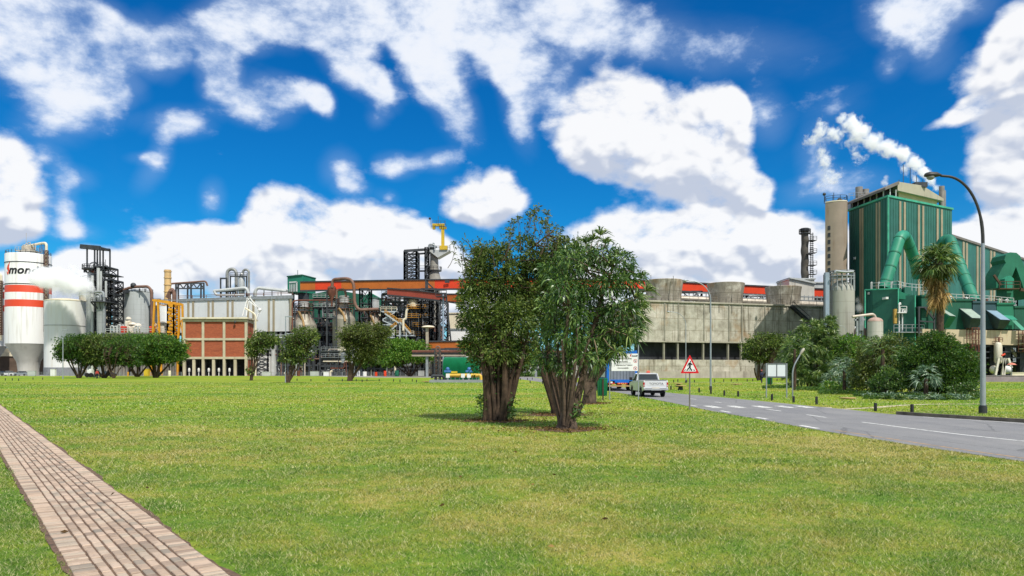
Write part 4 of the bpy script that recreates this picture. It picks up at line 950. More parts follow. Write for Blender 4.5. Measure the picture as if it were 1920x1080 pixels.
# ---- grey scrubber tower with the dark steel head frame
def scrubber():
    Y = 246; S = Site(Y); x0 = S.x(178); root = thing('scrubber_tower', 'grey cylindrical tower with ring platform and dark steel head frame on top', 'tower', (x0, Y, 0))
    gm = tankmat('tower_shell', '#8d9190', .7, '#55585a', .6, 2.4)
    g = MB(); r = S.l(14.5); g.lathe(x0, Y, [(r, 0), (r, S.z(527)), (r * .85, S.z(520)), (r * .85, S.z(512)), (r * .5, S.z(503)), (r * .3, S.z(498))], 32); g.build('shell', gm, root, 30)
    g = MB(); g.lathe(S.x(180), Y, [(r * .8, S.z(514)), (r * .9, S.z(511)), (r * .3, S.z(501))], 24); g.build('rusty_cone', RUST, root, 30)
    g = MB()
    for (zz, rr) in ((527, 1.75), (504, 1.5)):
        z0 = S.z(zz); g.lathe(x0, Y, [(r * rr, z0 - .35), (r * rr, z0)], 24); g.rail([(x0 + r * rr * .97 * cos(a), Y + r * rr * .97 * sin(a), z0) for a in np.linspace(0, 2 * pi, 17)[:-1]], 1.2, .12, 2, True)
        for i in range(12):
            a = 2 * pi * i / 12; g.bar((x0 + r * .98 * cos(a), Y + r * .98 * sin(a), z0 - S.l(8)), (x0 + r * rr * .9 * cos(a), Y + r * rr * .9 * sin(a), z0 - .2), .22)
    g.build('ring_platform', DARK, root)
    g = MB(); d = 3
    for (px, dy) in ((173, -d), (197, -d), (184, d), (173, d), (197, d), (187, -d)): g.bar(S.p(px, 505, dy), S.p(px, 466, dy), .38)
    g.bar(S.p(161, 465, -d), S.p(197, 468, -d), 1.0, 1.4); g.bar(S.p(161, 463, d), S.p(197, 466, d), .6, .9); g.bar(S.p(197, 467, -d), S.p(197, 466, d), .5); g.bar(S.p(173, 465, -d), S.p(187, 466, d), .4); g.bar(S.p(161, 465, -d), S.p(161, 463, d), .5)
    g.bar(S.p(158, 505, 0), S.p(170, 505, 0), .5); g.bar(S.p(158, 505), S.p(158, 511), .3); g.tube(bend([S.p(168, 515), S.p(168, 493), S.p(180, 491), S.p(182, 500)], 1.2), .15, 6)
    g.build('head_frame', DARK, root)
    g = MB(); xs = S.l(1)
    xa, xb, xc, xd = S.x(191), S.x(209), S.x(219), S.x(225)
    g.tower(xa, xb, Y - 4, Y + 4, 0, S.z(502), .34, 16); g.tower(xb, xc, Y - 3.6, Y + 4, 0, S.z(526), .30, 14)
    for zz in (502, 516, 527, 540, 553, 568, 585, 600, 620): g.box(xa - .4, Y - 4.3, S.z(zz) - .25, xc + (.2 if zz > 502 else -1.6), Y + 4, S.z(zz)); g.rail([(xa, Y - 4.3, S.z(zz)), (xc if zz > 510 else xb, Y - 4.3, S.z(zz))], 1.2, .1, 1.5)
    g.bar((xc + 1, Y - 3.6, S.z(560)), (xc + 1, Y - 3.6, S.z(526)), .3); g.bar((xc - 2, Y - 3.6, S.z(526)), (xc + 1, Y - 3.6, S.z(526)), .4)
    for zz, zt in ((505, 526), (527, 550), (550, 575), (575, 600), (600, 640)): g.bar((xa, Y - 4.2, S.z(zt)), (xb, Y - 4.2, S.z(zz)), .25)
    g.bar(S.p(207, 502, -3), S.p(207, 489, -3), .12); g.build('lattice_stair', DARK, root)
    g = MB()
    for px, z0, z1, rr in ((199, 640, 506, .5), (204, 600, 512, .3), (213, 560, 530, .35), (188, 640, 520, .45)): g.tube([S.p(px, z0, -4.6), S.p(px, z1, -4.6)], rr, 8)
    g.build('riser_pipe', LGREY, root)
    g = MB(); x1 = S.x(215); r = S.l(7.5); g.lathe(x1, Y - 8, [(r * .8, 0), (r, S.z(600)), (r * 1.05, S.z(574)), (r * 1.3, S.z(569))], 24); g.build('side_column', gm, root, 30)
    g = MB(); z0 = S.z(570); g.lathe(x1 + .3, Y - 8, [(r * 2.45, z0 - .3), (r * 2.45, z0)], 20); g.rail([(x1 + .3 + r * 2.4 * cos(a), Y - 8 + r * 2.4 * sin(a), z0) for a in np.linspace(0, 2 * pi, 13)[:-1]], 1.2, .1, 2, True)
    for i in range(10): a = 2 * pi * i / 10; g.bar((x1 + r * cos(a), Y - 8 + r * sin(a), z0 - 2.4), (x1 + r * 2.3 * cos(a), Y - 8 + r * 2.3 * sin(a), z0 - .2), .2)
    g.build('ring_platform', DARK, root)
    g = MB(); g.tube(bend([S.p(190, 554, -9), S.p(222, 552, -9), S.p(223, 566, -9), S.p(223, 640, -9)], 1.0), .42, 8); g.tube(bend([S.p(206, 570, -9), S.p(207, 556, -9), S.p(216, 556, -9), S.p(217, 568, -9)], .8), .3, 8)
    g.ball(S.p(211, 563, -8), 1.3); g.build('pipe', STEEL, root)
scrubber()
# long pipe arching over the grey tank
g = MB(); S = Site(250); r = thing('overhead_pipe', 'thick brownish pipe arching over the pale grey tank', 'pipe', S.p(250, 703))
g.tube(bend([S.p(214, 552), S.p(245, 538), S.p(278, 537), S.p(284, 545), S.p(285, 640)], 2.2, 8), S.l(2.6), 12); g.build('pipe_run', BROWNP, r)
g = MB()
for px in (228, 240, 262, 272): g.bar(S.p(px, 548), S.p(px, 541), .3)
g.ball(S.p(250, 535), .9); g.box(S.x(236), S.Y - 2, S.z(550), S.x(243), S.Y, S.z(545)); g.build('pipe_support', DARK, r)

# ---- process deck with machines (above the trees)
def deck():
    Y = 238; S = Site(Y); root = thing('process_deck', 'raised steel deck carrying white machines, one red motor and railings', 'platform', (S.x(280), Y, 0))
    g = MB(); g.box(S.x(214), Y - 5, S.z(628), S.x(343), Y + 6, S.z(625)); g.box(S.x(214), Y - 5.2, S.z(634), S.x(343), Y - 4.9, S.z(632))
    for px in range(216, 343, 9): g.bar(S.p(px, 704, -4.6), S.p(px, 626, -4.6), .45 if px % 18 else .6)
    for px in range(216, 334, 9): g.bar(S.p(px, 633, -4.8), S.p(px + 9, 626, -4.8), .14); g.bar(S.p(px + 9, 633, -4.8), S.p(px, 626, -4.8), .14)
    for zz in (640, 655, 672): g.bar(S.p(214, zz, -4.5), S.p(343, zz, -4.5), .4)
    g.build('deck_frame', M('deck_steel', '#77726a', .6, .2, .3, 1), root)
    g = MB(); g.rail([S.p(214, 625, -5), S.p(343, 625, -5)], 1.25, .12, 1.4); g.rail([S.p(214, 614, 3), S.p(268, 614, 3)], 1.25, .12, 1.4)
    for px in (217, 223, 230, 236, 262, 268): g.tube(bend([S.p(px, 625, -3), S.p(px, 610 + px % 5, -3), S.p(px + 5, 610 + px % 5, -3), S.p(px + 5, 625, -3)], .5), .2, 6)
    g.build('railing', LGREY, root)
    wm = M('machine_white', '#cfc6b4', .6, 0, .2, 1.2, .5, '#7a6850'); r = random.Random(2)
    for i, (px, py, w) in enumerate([(252, 614, 8), (262, 616, 7), (310, 612, 9), (322, 616, 7), (298, 618, 5), (330, 618, 5), (244, 604, 6)]):
        g = MB(); g.tube([S.p(px - w * .7, py, -1), S.p(px + w * .7, py, -1)], S.l(w * .6), 14); g.box(S.x(px - w * .5), Y - 2.2, S.z(625), S.x(px + w * .4), Y, S.z(py)); g.lathe(S.x(px), Y - 1, [(S.l(w * .9), S.z(py - 5)), (S.l(w * .7), S.z(py - 8)), (S.l(w * .2), S.z(py - 9.5))], 14)
        g.build('machine', wm, root, 30)
    for px, py in ((243, 616), (296, 616)):
        g = MB(); g.tube([S.p(px - 5, py, -3.4), S.p(px + 4, py, -3.4)], S.l(3.4), 12); g.box(S.x(px - 4), Y - 4, S.z(625), S.x(px + 4), Y - 3, S.z(py + 2)); g.build('motor', M('motor_red', '#b3321c', .5), root, 30)
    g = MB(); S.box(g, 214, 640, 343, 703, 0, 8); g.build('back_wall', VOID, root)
    for px, w in ((222, 5), (236, 7), (262, 6), (280, 8), (318, 7), (334, 5)):
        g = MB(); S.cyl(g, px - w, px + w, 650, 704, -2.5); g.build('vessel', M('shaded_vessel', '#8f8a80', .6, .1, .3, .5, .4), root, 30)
    return root
deck()
# ---- yellow gantry, two A-frames and a beam
def gantry():
    Y = 232; S = Site(Y); root = thing('gantry', 'yellow A-frame gantry standing over the process deck', 'gantry', (S.x(310), Y, 0))
    for (a, b, t, bot) in ((283, 303, 562, 704), (333, 345, 570, 704)):
        g = MB(); g.bar(S.p(a, bot), S.p((a + b) / 2 - 3, t), S.l(3.2)); g.bar(S.p(b, bot), S.p((a + b) / 2 + 3, t), S.l(3.2)); g.bar(S.p(a + 3, 628), S.p(b - 5, 600), S.l(1)); g.bar(S.p(b - 3, 628), S.p(a + 5, 600), S.l(1)); g.bar(S.p(a + 3, t + 1), S.p(b - 3, t + 1), S.l(3.5)); g.build('leg_frame', YEL, root)
    g = MB(); g.bar(S.p(290, 563), S.p(340, 571), S.l(4), S.l(5)); g.bar(S.p(292, 570, 2), S.p(338, 577, 2), S.l(1.5)); g.build('beam', YEL, root)
    g = MB(); x = S.x(325)
    g.tower(S.x(320), S.x(331), Y - 2, Y + 2, S.z(628), S.z(572), .4, 5)
    for i in range(9): g.box(S.x(320 + (i % 3) * 2.2), Y - 2.4, S.z(625 - i * 6), S.x(326 + (i % 3) * 2.2), Y - 1.6, S.z(621 - i * 6))
    g.build('hoist_tower', YEL, root)
gantry()
# ---- cream chimney with elbow pipes
def chimney_left():
    Y = 258; S = Site(Y); x = S.x(314.5); root = thing('chimney', 'short cream chimney of stacked rings beside the yellow gantry', 'chimney', (x, Y, 0)); r = S.l(6)
    cm = M('cream_stack', '#c9a873', .6, 0, .15, .4, .3, '#8a6a44'); g = MB(); pr = []
    for i, zz in enumerate((575, 562, 548, 535, 522, 510)): z = S.z(zz); pr += [(r * (1.12 if i < 1 else 1), z - .01), (r * 1.14, z), (r * 1.14, z + .35), (r, z + .36)]
    g.lathe(x, Y, [(r * 1.5, 0), (r * 1.4, S.z(580))] + pr + [(r, S.z(506)), (r * .85, S.z(506)), (r * .85, S.z(509))], 28); g.build('stack', cm, root, 25)
    g = MB(); g.tube(bend([S.p(321, 560, -3), S.p(330, 543, -3), S.p(334, 552, -3), S.p(334, 575, -3)], 2.5, 7), S.l(3.6), 12); g.tube(bend([S.p(326, 578, -3), S.p(327, 548, -4), S.p(333, 548, -4)], 2), S.l(2.5), 10); g.build('elbow_pipe', BROWNP, root, 30)
    g = MB(); g.rail([S.p(288, 572, -4), S.p(345, 574, -4)], 1.6, .25, 3); g.box(S.x(288), Y - 5, S.z(576), S.x(345), Y + 2, S.z(574)); g.build('platform', STEEL, root)
chimney_left()
# pipe bridge on trestles
def pipe_bridge():
    Y = 262; S = Site(Y); root = thing('pipe_bridge', 'brown pipe carried on dark lattice trestles above the white building roof', 'pipe bridge', (S.x(360), Y, 0))
    g = MB(); g.tube(bend([S.p(320, 532), S.p(386, 527), S.p(389, 536)], 1.2), S.l(1.7), 10); g.build('pipe_run', BROWNP, root)
    g = MB()
    for px in (330, 334, 352, 358, 377, 382):
        d = -2.5 if px in (330, 352, 377) else 2.5; g.bar(S.p(px - (2 if d < 0 else -2), 700), S.p(px, 530), .45)
    a, b = 331, 382
    for i in range(8):
        x0, x1 = a + (b - a) * i / 8, a + (b - a) * (i + 1) / 8; g.bar(S.p(x0, 532), S.p(x1, 541), .3) if i % 2 else g.bar(S.p(x0, 541), S.p(x1, 532), .3)
    g.bar(S.p(a, 541), S.p(b, 541), .4); g.bar(S.p(a, 532), S.p(b, 531), .4); g.build('trestle', DARK, root)
pipe_bridge()

# ---- long white building on columns
def long_building():
    root = thing('long_building', 'long white clad building with paired tan strips, raised on columns', 'building', (X(445, 245), 245, 0))
    YL, YR = 253.0, 243.0
    def pt(px, py, d=0): t = (px - 335) / (545 - 335); Y = YL + (YR - YL) * t + d; return (X(px, Y), Y, Z(py, Y))
    zl, zr = Z(562, YL), Z(553, YR); zb = Z(621, YR)
    def slab(g, p0, p1, pyt0, pyt1, pyb, d0, d1):
        b = [pt(p0, 0, d0), pt(p1, 0, d0), pt(p1, 0, d1), pt(p0, 0, d1)]; tt = [Z(pyt0, b[0][1]), Z(pyt1, b[1][1])]; zz = zb if pyb is None else Z(pyb, 248)
        g.hexa([(q[0], q[1], zz) for q in b], [(b[0][0], b[0][1], tt[0]), (b[1][0], b[1][1], tt[1]), (b[2][0], b[2][1], tt[1]), (b[3][0], b[3][1], tt[0])])
    def topy(px): return 562 + (555 - 562) * (px - 335) / 210
    wm = M('white_cladding', '#c9ccca', .6, 0, .06, .1, .2, '#8d897c')
    g = MB(); slab(g, 335, 541, topy(335), topy(541), None, 0, 14); g.build('wall', wm, root)
    g = MB(); slab(g, 541, 549, topy(541), topy(549), None, .5, 14); g.build('wall', wm, root)
    for px in (353, 362, 391, 399, 427, 436, 465, 475, 504, 513, 545):
        g = MB(); slab(g, px - 2, px + 2, topy(px) + .5, topy(px) + .5, None, -.25, -.003); g.build('tan_strip', TAN, root)
    g = MB(); slab(g, 334, 550, topy(334) - 1.6, topy(550) - 1.6, None, -.35, 14.3); g.v = [(x, y, z if z > zb + 1 else z + (Z(topy(334) + .6, 248) - zb)) for x, y, z in g.v]; g.build('roof_edge', STEEL, root)
    g = MB(); g.rail([pt(335, topy(335) - 1.6), pt(549, topy(549) - 1.6)], 1.0, .14, 5); g.build('railing', BROWNP, root)
    g = MB()
    for px in range(346, 549, 10): q = pt(px, 700); g.box(q[0] - .4, q[1] + .4, 0, q[0] + .4, q[1] + 1.2, zb)
    for zz in (628, 640, 655, 672, 688): a, b = pt(482, zz, .2), pt(548, zz, .2); g.bar(a, b, .35)
    g.build('column', M('column_grey', '#8e8f8b', .7, 0, .2, .6, .4), root)
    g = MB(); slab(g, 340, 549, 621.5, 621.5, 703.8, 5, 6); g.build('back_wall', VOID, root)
    r = random.Random(12)
    for i in range(16):
        px = r.uniform(482, 546); g = MB(); zz = r.uniform(628, 690); q = pt(px, zz, r.uniform(-1.2, .2))
        if i % 2: g.tube(bend([q, pt(px + r.uniform(8, 22), zz, -.6), pt(px + 22, zz + r.uniform(8, 25), -.6)], .8), r.uniform(.2, .5), 8)
        else: g.lathe(q[0], q[1], [(r.uniform(.5, 1.4), 0), (r.uniform(.5, 1.4), r.uniform(3, 9))], 14)
        g.build('pipe', r.choice([PIPEW, STEEL, LGREY, RUST, WHITE]), root, 30)
    S = Site(242)
    g = MB(); S.box(g, 484, 668, 508, 702, -1, 2); g.build('white_cubicle', WHITE, root)
    g = MB(); g.tower(S.x(485), S.x(506), 240, 243, 0, S.z(664), .25, 4); g.build('cubicle_frame', DARK, root)
long_building()
# roof plant: U pipes and cyclone
def roof_plant():
    Y = 258; S = Site(Y); root = thing('roof_plant', 'group of looping grey ducts and a silver cyclone on the white building roof', 'roof plant', (S.x(440), Y, S.z(557)))
    duct = M('grey_duct', '#8c8d89', .5, .2, .2, .6, .4, '#55504a')
    g = MB(); g.tube([S.p(426, 559)] + arc(S.p(434.5, 513), S.l(8.5), pi, 0, 12, (1, 0, 0), (0, 0, 1)) + [S.p(443, 559)], S.l(3), 12); g.build('loop_duct', duct, root, 40)
    g = MB(); g.tube([S.p(456, 520)] + arc(S.p(461, 511), S.l(5.6), pi, 0, 10, (1, 0, 0), (0, 0, 1)) + [S.p(466.5, 557)], S.l(2.2), 12); g.build('loop_duct', duct, root, 40)
    g = MB(); x = S.x(457); r = S.l(6); g.lathe(x, Y - 2, [(r * .6, S.z(559)), (r, S.z(548)), (r, S.z(522)), (r * .3, S.z(513))], 24); g.build('cyclone', M('silver', '#b3b5b2', .4, .4, .12, .5, .3), root, 30)
    g = MB()
    for (a, b, t) in ((419, 432, 524), (420, 448, 548), (437, 469, 520), (442, 470, 545)): g.bar(S.p(a, t, -3), S.p(b, t, -3), .5); g.bar(S.p(a + 1, 559, -3), S.p(a + 1, t, -3), .4); g.bar(S.p(b - 1, 559, -3), S.p(b - 1, t, -3), .4)
    g.rail([S.p(437, 520, -3), S.p(469, 520, -3)], 1.2, .15, 1.5); g.build('support_frame', DARK, root)
    g = MB(); g.tube(bend([S.p(410, 548, -4), S.p(470, 542, -4), S.p(474, 553, -4)], 1.5), .55, 8); g.tube(bend([S.p(412, 548, -5), S.p(416, 556, -5), S.p(468, 556, -5)], 1), .4, 8); g.build('pipe', LGREY, root, 40)
roof_plant()
g = MB(); S = Site(250); r = thing('roof_pipes', 'bundle of pale pipes bending along the white roof towards the green box', 'pipe', S.p(510, 556))
for i in range(3): g.tube(bend([S.p(477 + i * 3, 556, -i), S.p(477 + i * 3, 548 - i, -i), S.p(483 + i * 2, 539 + i, -i), S.p(540, 545 + i, -i)], 2.5, 6), .5, 8)
for px in (495, 510, 527): g.bar(S.p(px, 556), S.p(px, 543), .25)
g.build('pipe_run', LGREY, r, 40)

# ---- brick building with concrete frame
def brick_building():
    Y = 226; S = Site(Y); x0, x1 = S.x(343.5), S.x(461.5); root = thing('brick_building', 'red brick switch house with cream concrete frame and dark open bays below', 'building', (x0, Y, 0))
    m, k, b = principled('red_brick'); pos = k.new('ShaderNodeNewGeometry').outputs['Position']
    mp = k.mapping(pos, rot=(radians(90), 0, 0), scale=(1, 1, 1)); bt = k.new('ShaderNodeTexBrick'); k.link(mp, bt.inputs[0])
    bt.inputs['Color1'].default_value = lin('#a3512f'); bt.inputs['Color2'].default_value = lin('#8c4326'); bt.inputs['Mortar'].default_value = lin('#8f5a44'); bt.inputs['Scale'].default_value = 1
    bt.inputs['Brick Width'].default_value = .5; bt.inputs['Row Height'].default_value = .22; bt.inputs['Mortar Size'].default_value = .02
    c = k.mix(k.smooth(k.noise(k.mapping(pos, scale=(.3, .3, 1.8)), .8, 5, .7), .45, .7, 0, .5), bt.outputs[0], lin('#7a3a28')); k.link(c, b.inputs['Base Color']); b.inputs['Roughness'].default_value = .9
    fr = M('frame_concrete', '#b5ab92', .8, 0, .12, .5, .4, '#6e6450'); zt, zm, zb = S.z(601), S.z(636), S.z(671); D = 22
    xs = x1 + S.l(1)
    cols = [345, 380.5, 420, 461]
    for (za, zc) in ((zm + .4, zt), (zb + .4, zm - .4)):
        for i in range(3): g = MB(); g.box(S.x(cols[i]) + .2, Y + .25, za - .2, S.x(cols[i + 1]) - .2, Y + .6, zc + .1); g.build('brick_panel', m, root)
    g = MB()
    # right side wall, running back
    xb, yb = S.x(475) + (X(475, Y + 24) - S.x(475)) * .35, Y + 9
    def side(p0, p1, z0, z1, off): 
        a = Vector((xs, Y)); bb = Vector((xb, yb)); u = (bb - a); n = Vector((u.y, -u.x)).normalized(); q0 = a + u * p0 + n * off; q1 = a + u * p1 + n * off; r0, r1 = q0 - n * .3, q1 - n * .3
        g.hexa([(q0.x, q0.y, z0), (q1.x, q1.y, z0), (r1.x, r1.y, z0), (r0.x, r0.y, z0)], [(q0.x, q0.y, z1), (q1.x, q1.y, z1), (r1.x, r1.y, z1), (r0.x, r0.y, z1)])
    side(.06, .94, 0, zt - .3, -.1); g.build('side_wall', m, root)
    g = MB()
    for px in cols: w = .36; g.box(S.x(px) - w, Y - .05, 0, S.x(px) + w, Y + .7, zt + .05)
    for zz in (zt, zm, zb): g.box(x0 - .2, Y - .08, zz - .34, x1 + .35, Y + .65, zz + .34)
    for i, px in enumerate((363, 400, 440.5)): g.box(S.x(px) - .4, Y + .02, 0, S.x(px) + .4, Y + .6, zb - .5)
    side(0, .07, 0, zt + .2, .03); side(.93, 1, 0, zt + .2, .03); side(.07, .93, zt - .5, zt + .3, .03); side(.07, .93, zm - .4, zm + .4, .03); side(.07, .93, zb - .4, zb + .4, .03); g.build('concrete_frame', fr, root)
    g = MB(); g.hexa([(x0 - .6, Y - .7, zt + .5), (xs + .5, Y - .7, zt + .5), (xb + .6, yb + 2, zt + .5), (x0 - .6, yb + 2, zt + .5)], [(x0 - .6, Y - .7, zt + .95), (xs + .5, Y - .7, zt + .95), (xb + .6, yb + 2, zt + .95), (x0 - .6, yb + 2, zt + .95)]); g.build('roof', CREAM, root)
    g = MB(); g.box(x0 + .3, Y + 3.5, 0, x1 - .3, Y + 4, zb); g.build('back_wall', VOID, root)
    for i, px in enumerate((354, 372, 391, 410, 430)):
        g = MB(); x = S.x(px - 3.5); g.lathe(x, Y + 1.6, [(.2, S.z(698)), (.34, S.z(696.5)), (.34, S.z(692)), (.2, S.z(690))], 12); g.box(x - .1, Y + 1.5, 0, x + .1, Y + 1.7, S.z(697)); g.build('white_insulator', WHITE, root, 30)
        g = MB(); x2 = S.x(px + 2)
        for j in range(4): g.bar((x2 - 1 + j * .7, Y + 2.4, 0), (x2 - 1 + j * .7, Y + 2.4, zb), .1)
        g.bar((x2 - 2, Y + 2.4, 3), (x2 + 2.2, Y + 2.4, 3), .15); g.build('mesh_gate', DARK, root)
    g = MB(); g.bar(S.p(441, 604, -.4), S.p(438, 613, -.1), .12); g.ball(S.p(442, 604, -.6), .35); g.build('wall_lamp', DARK, root)
    g = MB(); xx = S.x(472); g.tube(bend([(xx + .5, Y + 2, 0), (xx + .5, Y + 2, zt + 2), (xx - 3, Y + 3, zt + 4)], 1), .25, 8)
    g.build('downpipe', CREAM, root)
brick_building()
# scaffold-like white davits behind the brick building
g = MB(); S = Site(236); r = thing('roof_davit', 'thin white A-frame davits leaning against the long white building', 'davit', S.p(470, 600))
for (a, b) in (((455, 592), (464, 560)), ((462, 592), (467, 556)), ((467, 556), (487, 582)), ((462, 560), (486, 580)), ((487, 582), (480, 600)), ((464, 560), (472, 554))): g.bar(S.p(*a), S.p(*b), .28)
g.ball(S.p(487, 581), .6); g.build('davit_arm', WHITE, r)

# ---- green box tower and the conveyor galleries
def green_box():
    Y = 256; S = Site(Y); root = thing('transfer_tower', 'green clad box tower with a mast where the orange gallery starts', 'tower', (S.x(556), Y, 0))
    xl, xm, xr = S.x(539), S.x(570), S.x(578) + 1.2
    g = MB(); zt, zb = S.z(519.5), S.z(549); g.hexa([(xl, Y, zb), (xm, Y - 2, zb), (xr, Y + 5, zb), (xl + 1, Y + 8, zb)], [(xl, Y, zt), (xm, Y - 2, zt + .3), (xr, Y + 5, zt), (xl + 1, Y + 8, zt)]); g.build('cladding', M('green_box_paint', '#1c7058', .6, 0, .15, .3), root)
    g = MB(); g.hexa([(xl - .2, Y - .3, zt), (xm, Y - 2.3, zt + .3), (xr + .2, Y + 5, zt), (xl + 1, Y + 8, zt)], [(xl - .2, Y - .3, zt + .35), (xm, Y - 2.3, zt + .65), (xr + .2, Y + 5, zt + .35), (xl + 1, Y + 8, zt + .35)]); g.build('roof', GREEN3, root)
    g = MB(); g.bar(S.p(555, 519, 2), S.p(555, 505, 2), .2); g.tube(bend([S.p(549, 519, 2), S.p(549, 514, 2), S.p(554, 514, 2)], .5), .12, 6); g.build('mast', STEEL, root)
    g = MB()
    for px in (547, 550, 553, 556, 559): g.bar(S.p(px, 548, -2), S.p(px, 532, -2), .25)
    g.bar(S.p(546, 531, -2.2), S.p(560, 530, -2.2), .45); g.bar(S.p(560, 530, -2.2), S.p(560, 548, -2.2), .45); g.build('louvre', LGREY, root)
    g = MB()
    for px in (548, 560, 572): g.bar(S.p(px, 703, 1), S.p(px, 548, 1), .8)
    S.box(g, 562, 545, 575, 580, 0, 3); g.build('support_column', DARK, root)
green_box()
def gallery(name, label, segs, w, mats, sup=(), group='conveyor galleries', strip_=True):
    """segs: list of (px, pytop, pybottom, Y)"""
    root = thing(name, label, 'conveyor', (X(segs[0][0], segs[0][3]), segs[0][3], 0), group)
    for i in range(len(segs) - 1):
        (a, at_, ab, Ya), (b, bt_, bb, Yb) = segs[i], segs[i + 1]; g = MB()
        P = lambda px, py, Y, d: (X(px, Y), Y + d, Z(py, Y))
        g.hexa([P(a, ab, Ya, 0), P(b, bb, Yb, 0), P(b, bb, Yb, w), P(a, ab, Ya, w)], [P(a, at_, Ya, 0), P(b, bt_, Yb, 0), P(b, bt_, Yb, w), P(a, at_, Ya, w)]); g.build('cladding', mats[i], root)
    if strip_:
        g = MB()
        for i in range(len(segs) - 1):
            (a, at_, ab, Ya), (b, bt_, bb, Yb) = segs[i], segs[i + 1]
            g.bar((X(a, Ya), Ya - .12, Z(ab, Ya) - .25), (X(b, Yb), Yb - .12, Z(bb, Yb) - .25), .5); g.bar((X(a, Ya), Ya - .10, Z(at_, Ya) + .1), (X(b, Yb), Yb - .10, Z(bt_, Yb) + .1), .35)
        g.build('edge_beam', DARK, root)
    for (px, pt_, Y, wd) in sup:
        g = MB(); x = X(px, Y); g.tower(x - wd / 2, x + wd / 2, Y, Y + w, 0, Z(pt_, Y), .34, 6); g.build('trestle', DARK, root)
    return root
gallery('conveyor_gallery', 'long orange conveyor gallery running from the green box to the big trees', [(563, 529, 544, 240), (591, 528.5, 543.5, 240), (640, 527.5, 542.5, 239), (797, 525, 541, 236), (803, 525, 541, 236), (815, 525, 541, 236), (880, 524, 540.5, 235), (990, 523.5, 540, 234)], 4.5,
        [ORNG, REDO, ORNG, DARK, ORNG, REDO, REDO], [(683, 541, 238, 3), (800, 541, 236, 3.4), (812, 541, 236, 2.2)])
g = MB(); S = Site(235); g2 = [o for o in scene.collection.objects if o.get('label', '').startswith('long orange conveyor')][0]
S.box(g, 834, 525.5, 843, 530.5, -.15, -.02); g.build('dark_window', DARK, g2)
gallery('conveyor_gallery', 'dull red lower gallery sloping down under the long orange one', [(726, 541, 552, 230), (778, 545, 557, 228), (838, 552, 564, 225), (851, 552, 566, 224), (868, 552, 567, 224)], 4, [BRKR, BRKR, BRKR, REDO], [(829, 567, 224.5, 3.0)])
g = MB(); S = Site(224); g2 = [o for o in scene.collection.objects if o.get('label', '').startswith('dull red lower')][0]
for i in range(14): g.box(S.x(838 + i * 2.2) - .1, 224 - .35, S.z(565), S.x(838 + i * 2.2) + .1, 224 - .2, S.z(554))
S.box(g, 859, 553, 862, 566, -.6, -.2); g.build('rib', ORNG, g2)
gallery('conveyor_gallery', 'low orange gallery behind the green arched shed', [(778, 641, 653, 205), (880, 640, 653, 205), (985, 640, 653, 205)], 4, [ORNG, REDO], [(848, 653, 205, 4), (875, 653, 205, 4)])
gallery('conveyor_gallery', 'red gallery on dark legs behind the three cooling cells', [(990, 523.5, 540, 203), (1180, 524.5, 540, 205), (1300, 531, 546, 209), (1545, 542.5, 556.5, 216)], 5, [REDO, REDO, REDO], [(1110, 541, 204, 6), (1296, 546, 209, 6), (1420, 553, 212, 6), (1530, 558, 215, 6)])
g = MB(); S = Site(209); g2 = [o for o in scene.collection.objects if o.get('label', '').startswith('red gallery on dark legs')][0]
for zz in (549, 556, 562): g.bar(S.p(1190, zz - 3), S.p(1300, zz), .35); g.bar(S.p(1300, zz), S.p(1545, zz + 9), .35)
for px in range(1196, 1545, 8): t = (px - 1190) / 355; g.bar(S.p(px, 545 + 10 * t), S.p(px, 575), .22)
g.build('walkway_frame', STEEL, g2)
g = MB(); g.tube([S.p(1190, 556, -1), S.p(1545, 572, -1)], .7, 10); g.build('pipe', PIPEW, g2)
# green sheds behind
def shed(label, px0, px1, py0, pye, pyr, Y, mat, ribs=True):
    S = Site(Y); root = thing('green_shed', label, 'shed', (S.x(px0), Y, 0), 'green sheds behind the pipework'); x0, x1 = S.x(px0), S.x(px1); ze, zr = S.z(pye), S.z(pyr); xm = (x0 + x1) / 2
    g = MB(); g.add([(x0, Y, 0), (x1, Y, 0), (x1, Y, ze), (xm, Y, zr), (x0, Y, ze), (x0, Y + 30, 0), (x1, Y + 30, 0), (x1, Y + 30, ze), (xm, Y + 30, zr), (x0, Y + 30, ze)], [(0, 1, 2, 3, 4), (9, 8, 7, 6, 5), (1, 6, 7, 2), (2, 7, 8, 3), (3, 8, 9, 4), (4, 9, 5, 0), (0, 5, 6, 1)]); g.build('walls', mat, root)
    g = MB(); n = 14
    for i in range(n): t = i / (n - 1); g.bar((x0 + (x1 - x0) * t, Y - .06, S.z(600)), (x0 + (x1 - x0) * t, Y - .06, ze + (zr - ze) * (1 - abs(2 * t - 1)) - .2), .15)
    g.build('rib', GREEN3, root)
shed('dark green gabled shed behind the cone-topped tanks', 575, 683, 0, 553, 543, 290, GREEN3)
shed('mid green ribbed shed to the right behind the brown pipe', 672, 716, 0, 562, 548, 280, GREEN)
